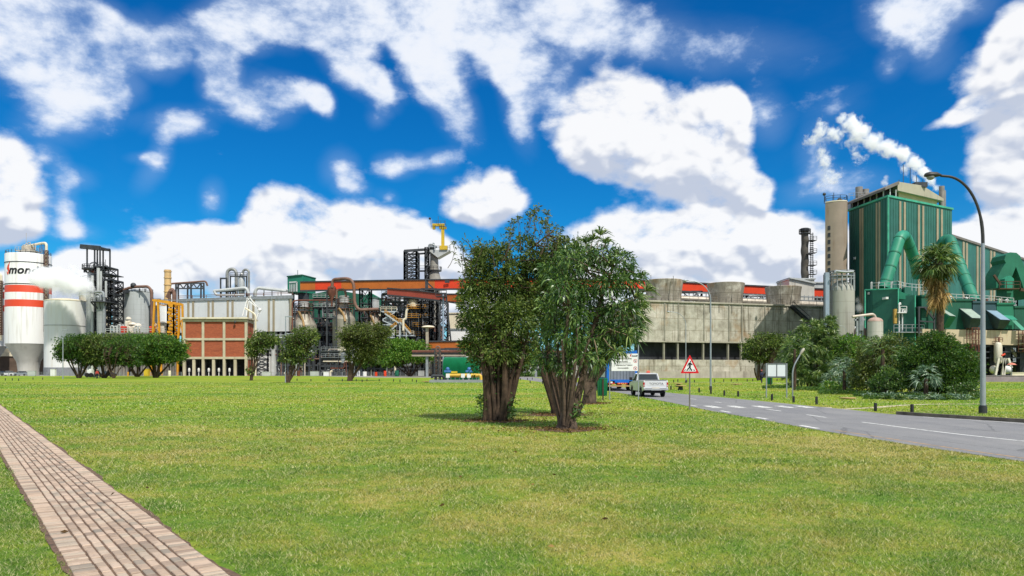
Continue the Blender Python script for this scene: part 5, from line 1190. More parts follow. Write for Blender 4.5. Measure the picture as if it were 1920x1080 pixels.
# ================================================================ the works, middle part: digesters, pipework, tall tower
PIPECOLS = [PIPEW, STEEL, LGREY, RUST, DARK, CREAM, DARK, BROWNP]
def rack(label, px0, px1, ptop, Y, depth, bays, levels, seed, npipe=10, nvert=6, nves=2, name='pipe_rack', back=True, col=DARK, pbot=704, warm=.3):
    """steel pipe rack: frame, horizontal and vertical pipes, small vessels, walkways"""
    S = Site(Y); r = random.Random(seed); x0, x1 = S.x(px0), S.x(px1); zt = S.z(ptop); zb = S.z(pbot) if pbot < 700 else 0
    root = thing(name, label, 'pipework', ((x0 + x1) / 2, Y, 0), 'steel pipe racks of the works'); g = MB(); zs = [zb + (zt - zb) * (i + 1) / levels + r.uniform(-.6, .6) for i in range(levels)]; zs[-1] = zt
    for i in range(bays + 1):
        x = x0 + (x1 - x0) * i / bays; h = zt * r.choice([1, 1, .9, .8]) if 0 < i < bays else zt
        for d in (0, depth): g.bar((x, Y + d, zb), (x, Y + d, max(h, zb + 1)), .42)
        if i < bays and r.random() < .7:
            x2 = x0 + (x1 - x0) * (i + 1) / bays; k_ = r.randrange(levels); za = zb if k_ == 0 else zs[k_ - 1]; g.bar((x, Y, za), (x2, Y, zs[k_]), .25); 
            if r.random() < .5: g.bar((x2, Y, za), (x, Y, zs[k_]), .25)
    for z in zs:
        g.bar((x0, Y, z), (x1, Y, z), .4, .5); g.bar((x0, Y + depth, z), (x1, Y + depth, z), .35)
        for i in range(bays + 1): x = x0 + (x1 - x0) * i / bays; g.bar((x, Y, z), (x, Y + depth, z), .3)
    g.build('steel_frame', col, root)
    g = MB()
    for z in zs[1:]:
        a, b = sorted((r.uniform(x0, x1), r.uniform(x0, x1)))
        if b - a < 3: a, b = x0, x1
        g.box(a, Y - .8, z + .25, b, Y + 1.0, z + .35); g.rail([(a, Y - .8, z + .35), (b, Y - .8, z + .35)], 1.15, .09, 1.3)
    g.build('walkway', r.choice([STEEL, LGREY, YEL]), root)
    for i in range(npipe):
        z = r.choice(zs) + r.uniform(.5, 2.6) * r.choice([1, -1]); z = max(.6, z); a = r.uniform(x0 - 1, (x0 + x1) / 2); b = r.uniform((x0 + x1) / 2, x1 + 1); y = Y + r.uniform(-.9, depth); g = MB(); rad = r.choice([.12, .18, .25, .3, .45])
        pts = [(a, y, z)]
        if r.random() < .6: pts = [(a, y, max(.3, z - r.uniform(2, 6))), (a, y, z)]
        if r.random() < .5: m = r.uniform(a, b); pts += [(m, y, z), (m, y, z + r.uniform(-3, 3)), (b, y, z + r.uniform(-.1, .1))]; pts[-1] = (b, y, pts[-2][2])
        else: pts.append((b, y, z))
        if r.random() < .4: pts.append((b, y, max(.3, pts[-1][2] - r.uniform(2, 7))))
        g.tube(bend(pts, rad * 3, 4), rad, 7); g.build('pipe', r.choice(PIPECOLS), root, 40)
    for i in range(nvert):
        x = r.uniform(x0, x1); y = Y + r.uniform(-.9, depth * .5); za, zc = sorted((r.uniform(zb, zt), r.uniform(zb, zt))); rad = r.choice([.12, .2, .3]); g = MB()
        if zc - za < 4: za = max(zb, zc - 6)
        g.tube(bend([(x, y, za), (x, y, zc), (x + r.uniform(-2, 2), y, zc + .1)], .7, 4), rad, 7); g.build('pipe', r.choice(PIPECOLS), root, 40)
    for i in range(nves):
        x = r.uniform(x0 + 1, x1 - 1); z = r.choice([zb] + zs[:-1]); rr = r.uniform(.8, 1.7); h = r.uniform(2.5, 5); g = MB(); y = Y + r.uniform(.5, depth)
        g.lathe(x, y, [(rr * .3, z + .2), (rr, z + 1), (rr, z + h), (rr * .7, z + h + rr * .5), (.05, z + h + rr * .7)], 16); g.build('vessel', r.choice([LGREY, STEEL, PIPEW, CREAM, WHITE]), root, 30)
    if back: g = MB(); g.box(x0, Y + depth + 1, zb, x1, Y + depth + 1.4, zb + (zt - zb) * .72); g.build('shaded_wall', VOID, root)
    return root
rack('dark pipe rack between the long white building and the first cone-topped tank', 545, 572, 588, 246, 6, 3, 7, 101, 12, 8, 2)
rack('dense dark pipework between the two cone-topped tanks', 588, 634, 560, 252, 8, 5, 8, 102, 24, 16, 3)
rack('pipework in front of the first cone-topped tank, behind the wind-shaped tree', 520, 600, 640, 232, 5, 8, 4, 103, 18, 12, 3, back=True)
rack('low pipework with rusty pipes below the second cone-topped tank', 600, 690, 660, 228, 4, 9, 3, 104, 18, 14, 4)
rack('pipe rack above the broad olive tree beside the white stair tower', 664, 722, 582, 250, 8, 5, 6, 105, 16, 12, 3)
rack('tall dark pipe rack left of the tower with many vertical pipes', 716, 766, 552, 242, 9, 6, 9, 106, 26, 26, 5)
rack('dark pipe rack under the dull red gallery', 764, 806, 560, 238, 9, 5, 8, 107, 22, 18, 4)
rack('low rack of pipes behind the light green trees', 690, 800, 656, 224, 4, 9, 3, 108, 16, 10, 4)
rack('rack of pipes and steel behind the green arched shed', 800, 905, 655, 218, 4, 9, 3, 109, 14, 10, 2)
rack('pipework hidden under the umbrella trees beside the silos', 160, 345, 652, 241, 3, 14, 3, 110, 14, 10, 5)

# ---- two digesters with cone tops
def cone_tank(label, cx, hw, ybody, ycone, hn, yneck, Y, ybot=704):
    S = Site(Y); x = S.x(cx); r = S.l(hw); root = thing('cone_topped_tank', label, 'tank', (x, Y, 0), 'cone-topped tanks in the pipework')
    g = MB(); g.lathe(x, Y, [(r * .96, S.z(ybot)), (r, S.z(ybot - 3)), (r, S.z(ybody))], 36); g.build('body', tankmat('digester_shell', '#8b8778', .6, '#5d564a', .7, 50), root, 30)
    g = MB(); g.lathe(x, Y, [(r, S.z(ybody)), (r * .93, S.z(ybody - 3)), (S.l(hn * 1.3), S.z(ycone))], 36); g.build('cone', M('dull_aluminium', '#8f897b', .55, .2, .25, .8, .5, '#6b5030'), root, 30)
    g = MB(); g.lathe(x, Y, [(S.l(hn), S.z(ycone + 2)), (S.l(hn), S.z(yneck)), (S.l(hn * 1.1), S.z(yneck)), (S.l(hn * 1.1), S.z(yneck - 2))], 24); g.build('neck', LGREY, root, 30)
    g = MB(); z = S.z(ycone - 1); rr = S.l(hn * 2.1)
    for zz in (z, S.z((ycone + yneck) / 2)): g.lathe(x, Y, [(rr, zz - .15), (rr, zz)], 16); g.rail([(x + rr * cos(a), Y + rr * sin(a), zz) for a in np.linspace(0, 2 * pi, 11)[:-1]], 1.2, .12, 2, True)
    for i in range(6): a = -.3 - i * .45; g.bar((x + rr * cos(a), Y + rr * sin(a), z), (x + r * .8 * cos(a), Y + r * .8 * sin(a), S.z(ybody - 4)), .18)
    g.build('platform', BROWNP, root)
    g = MB(); g.tube(bend([(x - 1, Y - rr, z), (x + .6, Y - r * .8, S.z(ybody - 8)), (x + 1.2, Y - r - .3, S.z(ybody + 5))], 1), .35, 8); g.build('pipe', M('ochre_lagging', '#94764a', .6, .1, .3, 1, .4), root, 40)
cone_tank('first cone-topped tank with a gold-stained top, behind the wind-shaped tree', 570, 23.5, 610, 585, 8, 568, 240)
cone_tank('second cone-topped tank standing tall beside the brown looping pipe', 645, 21, 599, 580, 8.5, 557, 236, 652)
cone_tank('third cone-topped tank with golden stains, mostly behind the olive tree', 700, 20, 612, 588, 7, 583, 244)
S = Site(236); g = MB(); g.cyl(S.x(645), 236, 0, S.z(652), S.l(19)); tk = g.build('tank_foundation', M('foundation_red', '#5a3226', .8), None); tag(tk, 'round dark reddish foundation below the second cone-topped tank', 'foundation')
# brown cyclone and the great brown loop pipe
g = MB(); S = Site(232); r_ = thing('cyclone', 'rusty brown cyclone hanging beside the second cone-topped tank', 'cyclone', (S.x(622), 232, 0))
g.lathe(S.x(622), 232, [(S.l(1.2), S.z(575)), (S.l(2), S.z(562)), (S.l(7.5), S.z(551)), (S.l(7.8), S.z(540)), (S.l(6), S.z(537))], 24); g.build('body', RUST, r_, 30)
g = MB(); [g.bar(S.p(px, 703), S.p(px, 545), .4) for px in (613, 631)]; [g.bar(S.p(612, z), S.p(632, z), .35) for z in (552, 566, 580, 596)]; g.build('support_frame', DARK, r_)
g = MB(); r_ = thing('loop_pipe', 'great rusty brown pipe looping over and down past the orange gallery', 'pipe', (S.x(650), 230, 0))
g.tube(bend([(S.x(624), 231, S.z(540)), (S.x(625), 231, S.z(524.5)), (S.x(667), 229, S.z(523.5)), (S.x(668.5), 229, S.z(571)), (S.x(676), 229, S.z(583)), (S.x(713), 229, S.z(581))], 3.2, 8), S.l(2.9), 14); g.build('pipe_run', BROWNP, r_, 40)
g = MB(); g.tube(bend([S.p(631, 560), S.p(631, 545), S.p(637, 543), S.p(647, 543), S.p(649, 557)], 1.8, 6), S.l(2.2), 12); g.build('branch_pipe', BROWNP, r_, 40)
g = MB(); r_ = thing('loop_pipe', 'dark pipe curving down beside the first cone-topped tank', 'pipe', (S.x(550), 236, 0)); S = Site(236)
g.tube(bend([S.p(548, 704), S.p(548, 566), S.p(556, 563), S.p(622, 563)], 2.2, 7), S.l(1.3), 10); g.build('pipe_run', RUST, r_, 40)
g = MB(); g.tube(bend([S.p(553, 640), S.p(553, 574), S.p(566, 572)], 1.5, 6), S.l(1.2), 10); g.build('pipe_run', DARK, r_, 40)
# silver tank beside the green shed
simple_tank('storage_tank', 'small silver tank between the green shed and the white stair tower', 703, 8, 564, 561, 262, LGREY, None, True)

# ---- white stair tower
def stairs():
    Y = 226; S = Site(Y); root = thing('stair_tower', 'pale galvanised stair tower with yellow handrails zigzagging down to the right', 'staircase', (S.x(745), Y, 0))
    g = MB(); g.tower(S.x(716), S.x(742), Y, Y + 4, 0, S.z(585), .38, 5, False)
    for a, b in (((716, 600), (742, 585)), ((716, 612), (742, 630)), ((742, 612), (716, 600))): g.bar(S.p(*a), S.p(*b), .3)
    for px, t in ((750, 606), (762, 614), (775, 640), (740, 640)): g.bar(S.p(px, 704), S.p(px, t), .35)
    S.box(g, 712, 628, 776, 630, 0, 4); S.box(g, 714, 583, 744, 584.5, 0, 4); S.box(g, 742, 605, 756, 606.5, 0, 4); g.build('frame', M('pale_galvanised', '#aab0b2', .5, .2, .12, 1), root)
    for (a, b) in (((722, 588), (748, 606)), ((750, 604), (770, 626)), ((744, 610), (722, 628))):
        g = MB()
        for d in (-.4, 1.0): g.bar(S.p(a[0], a[1], d), S.p(b[0], b[1], d), .22, .4)
        n = 14
        for i in range(n): t = (i + .5) / n; p = Vector(S.p(a[0], a[1])).lerp(Vector(S.p(b[0], b[1])), t); g.box(p.x - .2, Y - .3, p.z - .04, p.x + .2, Y + .9, p.z + .04)
        g.build('stair_flight', LGREY, root)
        g = MB(); up = Vector((0, 0, 1.15)); g.bar(Vector(S.p(a[0], a[1], -.4)) + up, Vector(S.p(b[0], b[1], -.4)) + up, .16); g.bar(Vector(S.p(a[0], a[1], -.4)) + up * .5, Vector(S.p(b[0], b[1], -.4)) + up * .5, .12)
        for i in range(6): p = Vector(S.p(a[0], a[1], -.4)).lerp(Vector(S.p(b[0], b[1], -.4)), i / 5); g.bar(p, p + up, .12)
        g.build('handrail', YEL, root)
    g = MB(); g.rail([S.p(712, 628), S.p(776, 628)], 1.2, .12, 1.4); g.rail([S.p(714, 583), S.p(744, 583)], 1.2, .12, 1.4); g.rail([S.p(742, 605), S.p(758, 605)], 1.2, .12, 1.4); g.build('railing', CREAM, root)
    g = MB(); g.tube(bend([S.p(757, 620, -1), S.p(757, 600, -1), S.p(762, 598, -1), S.p(763, 583, -1), S.p(766, 580, -1)], 1), .35, 8); g.build('pipe', CREAM, root, 40)
    g = MB(); S.cyl(g, 720, 740, 600, 704, 6); g.build('vessel', LGREY, root, 30)
stairs()

# ---- the tall tower with the yellow davit and its lattice annex
def tall_tower():
    Y = 262; S = Site(Y); x = S.x(814); root = thing('tall_tower', 'tall grey concrete-look tower with wedge platform carrying the yellow davit crane', 'tower', (x, Y, 0)); r = S.l(8)
    tm = tankmat('tower_grey', '#8e8b82', .5, '#5f5a52', .7, 3.0)
    g = MB(); g.lathe(x, Y, [(r * 1.25, 0), (r * 1.25, S.z(552)), (r * 1.75, S.z(535)), (r * 1.75, S.z(528)), (r * 1.05, S.z(507)), (r * .95, S.z(484)), (r * 1.0, S.z(471))], 32); g.build('shaft', tm, root, 30)
    g = MB(); z = S.z(470.5); yq = Y - r - 1
    g.add([(x, yq, z - S.l(1.5)), (S.x(845), yq, z - S.l(1.5)), (S.x(845), yq, z), (S.x(806), yq, z), (S.x(806), yq, z - S.l(2)), (S.x(822), yq, S.z(485)), (x, Y + r + 1, z - S.l(1.5)), (S.x(845), Y + r + 1, z - S.l(1.5)), (S.x(845), Y + r + 1, z), (S.x(806), Y + r + 1, z), (S.x(806), Y + r + 1, z - S.l(2)), (S.x(822), Y + r + 1, S.z(485))],
          [(5, 1, 2, 3, 4), (10, 9, 8, 7, 11), (4, 3, 9, 10), (3, 2, 8, 9), (2, 1, 7, 8), (1, 5, 11, 7), (5, 4, 10, 11)]); g.build('wedge_platform', LGREY, root)
    g = MB(); g.rail([(S.x(805), yq, z), (S.x(845), yq, z)], 1.3, .12, 1.5); z2 = S.z(507); rr = r * 1.75; g.lathe(x, Y, [(rr, z2 - .3), (rr, z2)], 20); g.rail([(x + rr * cos(a), Y + rr * sin(a), z2) for a in np.linspace(0, 2 * pi, 13)[:-1]], 1.2, .12, 2, True)
    g.bar(S.p(845, 470, -3), S.p(845, 462, -3), .15); g.bar(S.p(800, 470, -3), S.p(800, 505, -3), .2); g.build('railing', DARK, root)
    g = MB(); a = 3.6
    g.tower(S.x(801), S.x(807), Y - 7, Y - 4, S.z(640), S.z(470), .32, 26)
    for i in range(10): z3 = S.z(640 - i * 17); g.box(S.x(800), Y - 7.5, z3, S.x(808), Y - 4, z3 + .2); g.bar(S.p(801, 640 - i * 17, -7.2), S.p(807, 640 - (i + 1) * 17, -7.2), .3)
    g.build('ladder_cage', DARK, root)
    g = MB(); g.cyl(S.x(811), Y - 1, z, z + S.l(5), S.l(4)); g.box(S.x(803), Y - 2, z, S.x(808), Y + 2, S.z(464)); g.box(S.x(808), Y - 3, S.z(466), S.x(820), Y - 1, S.z(463)); g.tube(bend([S.p(806, 470, -3), S.p(806, 461, -3), S.p(816, 461, -3), S.p(817, 470, -3)], .6), .3, 8); g.box(S.x(812), Y - 2, S.z(464), S.x(815), Y, S.z(457)); g.build('top_machinery', STEEL, root, 30)
    g = MB(); S2 = S
    for (a1, b1, t, w) in (((761, 783, 474, .45)),): g.tower(S.x(a1), S.x(b1), Y - 4, Y + 4, 0, S.z(t), .5, 20)
    g.bar(S.p(761, 474, -4), S.p(806, 471, -4), .8); g.bar(S.p(761, 474, 4), S.p(806, 471, 4), .6); g.bar(S.p(783, 511, -4), S.p(803, 511, -4), .5); g.rail([S.p(783, 511, -4), S.p(803, 511, -4)], 1.8, .12, 2); g.bar(S.p(788, 478, -4), S.p(783, 474, -4), .3); g.bar(S.p(787, 474, -4), S.p(787, 466, -4), .12); g.build('lattice_annex', DARK, root)
    # davit
    t2 = thing('davit_crane', 'bright yellow davit crane with a box post on top of the tall tower', 'crane', (S.x(831), Y, z))
    g = MB(); g.box(S.x(828.5), Y - 2.4, z, S.x(834), Y - 1.2, S.z(426)); g.build('post', YEL2, t2)
    g = MB(); g.box(S.x(826), Y - 3, z, S.x(840), Y - .6, S.z(463)); g.build('machine_box', YEL2, t2)
    g = MB(); g.box(S.x(812), Y - 2.5, S.z(426), S.x(834.5), Y - 1.1, S.z(421.5)); g.box(S.x(812), Y - 2.6, S.z(431.5), S.x(817), Y - 1, S.z(426)); g.box(S.x(825), Y - 2.6, S.z(431), S.x(838), Y - 1, S.z(427.5)); g.build('jib', YEL2, t2)
    g = MB(); g.rail([S.p(810, 432, -2.8), S.p(818, 432, -2.8)], 1.3, .1, .8); g.rail([S.p(825, 431, -2.8), S.p(838, 431, -2.8)], 1.4, .1, .8); g.rail([S.p(812, 421.5, -2.6), S.p(835, 421.5, -2.6)], .9, .08, 1.2)
    for px, t in ((809.5, 417), (836, 416), (823, 408)): g.bar(S.p(px, 424, -2.6), S.p(px, t, -2.6), .13)
    g.ball(S.p(807.5, 412.5, -2.6), .42); g.bar(S.p(809.5, 417, -2.6), S.p(807.5, 412.5, -2.6), .1); g.build('railing', DARK, t2)
tall_tower()
# pale steel mast with a small platform, lattice legs
def mast():
    Y = 215; S = Site(Y); root = thing('light_mast', 'pale blue-grey pole with a dark platform, standing before the lower gallery', 'mast', (S.x(831), Y, 0))
    g = MB(); g.cyl(S.x(831), Y, 0, S.z(552), S.l(1.8), S.l(1.5), 12); g.build('pole', M('pale_blue_grey', '#93a3b0', .4, .2, .08, .5), root, 30)
    g = MB(); S.box(g, 818, 556, 838, 557, -1.5, 1.5); g.rail([S.p(818, 556, -1.5), S.p(838, 556, -1.5)], 1.6, .16, 1.2); g.bar(S.p(820, 548, -1.5), S.p(798, 527, -1), .35); g.build('platform', DARK, root)
    g = MB(); xa, xb = 818, 846
    g.bar(S.p(836, 550), S.p(852, 704), .45); g.bar(S.p(826, 560), S.p(822, 704), .4)
    for i in range(6): t0, t1 = i / 6, (i + 1) / 6; a0 = (836 + 16 * t0, 550 + 154 * t0); a1 = (836 + 16 * t1, 550 + 154 * t1); b0 = (826 - 4 * t0, 560 + 144 * t0); b1 = (826 - 4 * t1, 560 + 144 * t1); g.bar(S.p(*a0), S.p(*b1), .22); g.bar(S.p(*b0), S.p(*a1), .22)
    g.build('lattice_leg', DARK, root)
mast()
g = MB(); S = Site(205); r_ = thing('canopy', 'small round cream canopy on a concrete column before the tower', 'canopy', (S.x(801), 205, 0))
g.lathe(S.x(803), 205, [(S.l(9), S.z(615)), (S.l(13), S.z(613.5)), (S.l(9), S.z(611)), (.1, S.z(610))], 24); g.build('roof', CREAM, r_, 30)
g = MB(); g.box(S.x(799), 204, 0, S.x(804), 205.4, S.z(615)); g.build('column', CONC, r_)
# beige and white buildings behind on the right of the tower
def plain_building(name, label, px0, px1, py0, Y, depth, mat, roofm, windows=0, trim=True, pyr=None, group=None):
    S = Site(Y); root = thing(name, label, 'building', (S.x(px0), Y, 0), group); g = MB(); g.box(S.x(px0), Y, 0, S.x(px1), Y + depth, S.z(py0)); g.build('wall', mat, root)
    g = MB(); g.box(S.x(px0) - .3, Y - .35, S.z(py0), S.x(px1) + .3, Y + depth, S.z(py0) + .35); g.build('roof', roofm, root)
    for i in range(windows):
        g = MB(); a = S.x(px0) + (S.x(px1) - S.x(px0)) * (i + .25) / windows; w = (S.x(px1) - S.x(px0)) / windows * .5; h = S.z(py0); g.box(a, Y - .05, h * .3, a + w, Y - .01, h * .6); g.build('window', DARK, root)
    return root
plain_building('plant_building', 'pale beige building behind the lattice legs of the mast', 838, 905, 588, 262, 15, CREAM, CREAM)
plain_building('plant_building', 'low white building behind the low orange gallery', 842, 990, 618, 240, 12, WHITE, STEEL)
plain_building('plant_building', 'reddish brown plant block behind the pipe racks', 776, 826, 612, 250, 12, M('brown_wall', '#6e4a3c', .8, 0, .25, .3), DARK)
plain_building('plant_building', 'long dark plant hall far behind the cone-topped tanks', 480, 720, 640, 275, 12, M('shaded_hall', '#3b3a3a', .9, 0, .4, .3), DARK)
# mid-distance horizontal pipe bridge, before the gap between the trees
g = MB(); S = Site(190); r_ = thing('pipe_bridge', 'long horizontal pipe bridge low behind the green arched shed and the big trees', 'pipe bridge', (S.x(900), 190, 0))
g.box(S.x(772), 190, S.z(668), S.x(1150), 193, S.z(665)); g.build('deck', M('bridge_concrete', '#9a8f80', .8, 0, .2, .5, .4), r_)
for i, zz in enumerate((659, 662)): g = MB(); g.tube([S.p(772, zz, .5 + i), S.p(1150, zz, .5 + i)], .32, 8); g.build('pipe', [RUST, DARK][i], r_, 40)
g = MB(); [g.box(S.x(px) - .3, 190.5, 0, S.x(px) + .3, 192, S.z(668)) for px in (800, 850, 905, 960, 1005, 1060, 1120)]; g.build('column', STEEL, r_)
# buildings and clutter seen through the gap between the trees
plain_building('brick_hut', 'small red-roofed hut right of the green arched shed', 890, 930, 683, 200, 6, M('pale_red_wall', '#a06a5a', .8, 0, .2, .5), RUST, 2)
plain_building('plant_building', 'low pale building with a reddish base seen in the gap between the tree trunks', 955, 1180, 672, 235, 12, M('pale_wall', '#a8a49a', .8, 0, .2, .2), BRKR, 5)
rack('pipe rack seen in the gap between the tree trunks', 965, 1050, 672, 215, 3, 6, 3, 113, 8, 6, 2, back=False, col=STEEL)
def hedge_far(label, px0, px1, py0, Y, mat, seed):
    S = Site(Y); r = random.Random(seed); bl = []
    for i in range(int((px1 - px0) / 8) + 1): px = px0 + i * 8; bl.append((S.x(px), Y + r.uniform(-1, 1), S.z(py0 + 6) * .75, S.l(9), 2, S.z(py0 + r.uniform(-2, 3)) * .5))
    seg_tree('hedge', label, 'hedge', (S.x(px0), Y), [((S.x(px), Y, 0), (S.x(px), Y, 1.2), .15, .08) for px in range(int(px0), int(px1), 20)], bl, mat, BARK, 12, .7, .5, .25, 12, seed, 'far hedges', 6)
hedge_far('low green shrubs far off in the gap between the big tree trunks', 965, 1045, 696, 200, LEAF_MID, 120)
# wire mesh fence line of the works
def mesh_fence(label, px0, px1, Y, h=1.9, step=3.0, y1=None):
    x0, x1 = X(px0, Y), X(px1, y1 or Y); root = thing('wire_fence', label, 'fence', (x0, Y, 0), 'wire fences along the works'); g = MB(); n = int(abs(x1 - x0) / step)
    Yb = y1 or Y
    for i in range(n + 1): t = i / n; x = x0 + (x1 - x0) * t; y = Y + (Yb - Y) * t; g.box(x - .07, y - .07, 0, x + .07, y + .07, h)
    g.build('post', STEEL, root); g = MB()
    for k_ in range(5): z = .15 + k_ * (h - .2) / 4; g.bar((x0, Y, z), (x1, Yb, z), .045)
    for i in range(n * 4): t = i / (n * 4); x = x0 + (x1 - x0) * t; y = Y + (Yb - Y) * t; g.bar((x, y, .1), (x, y, h - .05), .03)
    g.build('mesh', STEEL, root)
mesh_fence('low wire fence in front of the silos and the umbrella trees', -60, 340, 222, 1.2)
mesh_fence('low wire fence in front of the pipe racks', 484, 800, 220, 1.2)

# ---- green arched shed with yellow pipework in front
def arched_shed():
    Y = 112; S = Site(Y); x0, x1 = S.x(829), S.x(897); root = thing('arched_shed', 'green corrugated arched shed on a concrete slab', 'shed', (x0, Y, 0)); zt = S.z(669)
    g = MB(); n = 60; prof = []; D = 3.4; hw = zt * .62
    for i in range(15): a = pi * i / 14; prof.append((D - D * cos(a) * 1.0, hw + (zt - hw) * sin(a)))
    prof = [(0, .15)] + prof + [(2 * D, .15)]; m = len(prof); vs, fs = [], []
    for i in range(n + 1):
        x = x0 + (x1 - x0) * i / n; o = .09 * (1 if i % 2 else -1)
        for (d, z) in prof: cy = d - D; vs.append((x, Y + .6 + d + o * (cy / D), z + o * .8))
    for i in range(n):
        for j in range(m - 1): fs.append((i * m + j, (i + 1) * m + j, (i + 1) * m + j + 1, i * m + j + 1))
    fs.append(tuple(range(m))); fs.append(tuple(n * m + j for j in range(m))[::-1]); g.add(vs, fs); g.build('corrugated_shell', M('green_sheet', '#1c7a50', .45, .1, .15, .4, .2, '#0f4a30'), root)
    g = MB(); g.box(S.x(808), Y - 2.2, 0, S.x(908), Y + 8, .38); g.build('slab', M('slab_grey', '#86898a', .8, 0, .15, .8), root)
    t = thing('valve_station', 'yellow pipe manifold with white and blue valves in front of the green arched shed', 'pipework', (S.x(860), Y - 1, .38))
    g = MB(); zz = S.z(703.5); g.tube(bend([(S.x(838), Y - .9, zz), (S.x(902), Y - .9, zz), (S.x(903), Y - .9, .2)], .9, 6), .26, 10); g.tube([(S.x(836), Y - .2, S.z(706)), (S.x(897), Y - .2, S.z(706))], .15, 8); g.build('yellow_pipe', M('pipe_yellow', '#c7a03a', .5, 0, .15, 1), t, 40)
    for px in (841, 869, 880): g = MB(); g.box(S.x(px) - .28, Y - 1.25, S.z(708), S.x(px) + .28, Y - .5, S.z(700.5)); g.tube([(S.x(px), Y - 1, .4), (S.x(px), Y - 1, S.z(708))], .09, 6); g.build('valve', WHITE, t)
    g = MB(); g.box(S.x(847), Y - 1.1, S.z(700), S.x(858), Y - .3, S.z(696)); g.build('yellow_box', YEL2, t)
    for px in (840, 880): g = MB(); g.box(S.x(px) - .5, Y - .9, S.z(698), S.x(px) + .5, Y - .3, S.z(694)); g.ball((S.x(px), Y - .6, S.z(692)), .3); g.build('actuator', M('actuator_blue', '#3f6fa8', .5), t, 40)
    for px in range(838, 903, 8): g = MB(); g.bar((S.x(px), Y - .6, .38), (S.x(px), Y - .6, S.z(704)), .12); g.build('pipe_stand', LGREY, t)
    t = thing('pipe_stack', 'tall dark vertical pipe bundle with hooped top at the left end of the shed slab', 'pipework', (S.x(820), Y - 1, .38)); g = MB()
    for px, d in ((817, 0), (819.5, .4), (825, 0), (827, .5)): g.bar((S.x(px), Y - 1.3 + d, .38), (S.x(px), Y - 1.3 + d, S.z(656)), .16)
    for i in range(10): z = .6 + i * .42; g.bar((S.x(816), Y - 1.35, z), (S.x(828), Y - 1.35, z + (.2 if i % 2 else 0)), .07)
    for i in range(5): z = .6 + i * .8; g.bar((S.x(816), Y - 1.4, z), (S.x(828), Y - 1.4, z + .8), .07)
    g.build('frame', DARK, t)
    g = MB(); g.tube(bend([(S.x(819), Y - 1, .4), (S.x(819), Y - 1, S.z(650)), (S.x(825.5), Y - 1, S.z(650)), (S.x(825.5), Y - 1, .6)], .32, 6), .13, 8); g.build('hoop_pipe', BROWNP, t, 40)
    g = MB(); g.tube(bend([(S.x(812), Y - 1.3, .6), (S.x(812), Y - 1.3, 1.0), (S.x(832), Y - 1.3, 1.0), (S.x(834), Y - 1.0, .5)], .3), .2, 8); g.build('low_pipe', DARK, t, 40)
arched_shed()
# ================================================================ the works, right part
def concrete_mat(name, col, px=4.2, pz=2.7):
    m, k, b = principled(name); pos = k.new('ShaderNodeNewGeometry').outputs['Position']
    bt = k.new('ShaderNodeTexBrick'); k.link(k.mapping(pos, rot=(radians(90), 0, 0)), bt.inputs[0]); bt.offset = .37; bt.offset_frequency = 2; bt.squash = .8; bt.squash_frequency = 3
    bt.inputs['Scale'].default_value = 1; bt.inputs['Brick Width'].default_value = px; bt.inputs['Row Height'].default_value = pz; bt.inputs['Mortar Size'].default_value = .045; bt.inputs['Bias'].default_value = -.1
    bt.inputs['Color1'].default_value = (1, 1, 1, 1); bt.inputs['Color2'].default_value = (.80, .83, .80, 1); bt.inputs['Mortar'].default_value = (.38, .34, .28, 1)
    n = k.noise(pos, .5, 7, .68); n2 = k.noise(k.mapping(pos, scale=(1.3, 1.3, .06)), .9, 7, .7); n3 = k.noise(pos, .13, 3); n4 = k.noise(pos, 3, 5, .7)
    c = k.ramp(n, [(.3, '#8c8578'), (.5, col), (.7, '#c9c3b6')])
    c = k.mix(k.math('MULTIPLY', k.smooth(n2, .48, .70), k.smooth(n3, .35, .6)), c, lin('#57503f')); c = k.mix(k.smooth(n4, .56, .7, 0, .5), c, lin('#6d6757')); c = k.mix(k.smooth(k.noise(pos, .22, 4), .56, .70, 0, .5), c, lin('#9c7d58'))
    c = k.mix(.85, c, k.mix(1, c, bt.outputs[0], 'MULTIPLY')); k.link(c, b.inputs['Base Color']); b.inputs['Roughness'].default_value = .9; b.inputs['Specular IOR Level'].default_value = .2
    bn = k.new('ShaderNodeBump'); bn.inputs['Strength'].default_value = .4; bn.inputs['Distance'].default_value = .05; k.link(n4, bn.inputs['Height']); k.link(bn.outputs[0], b.inputs['Normal']); return m
CONCW = concrete_mat('stained_concrete', '#b0aa9c')
CONCC = concrete_mat('stained_concrete_fan', '#948c80', 30, 5)
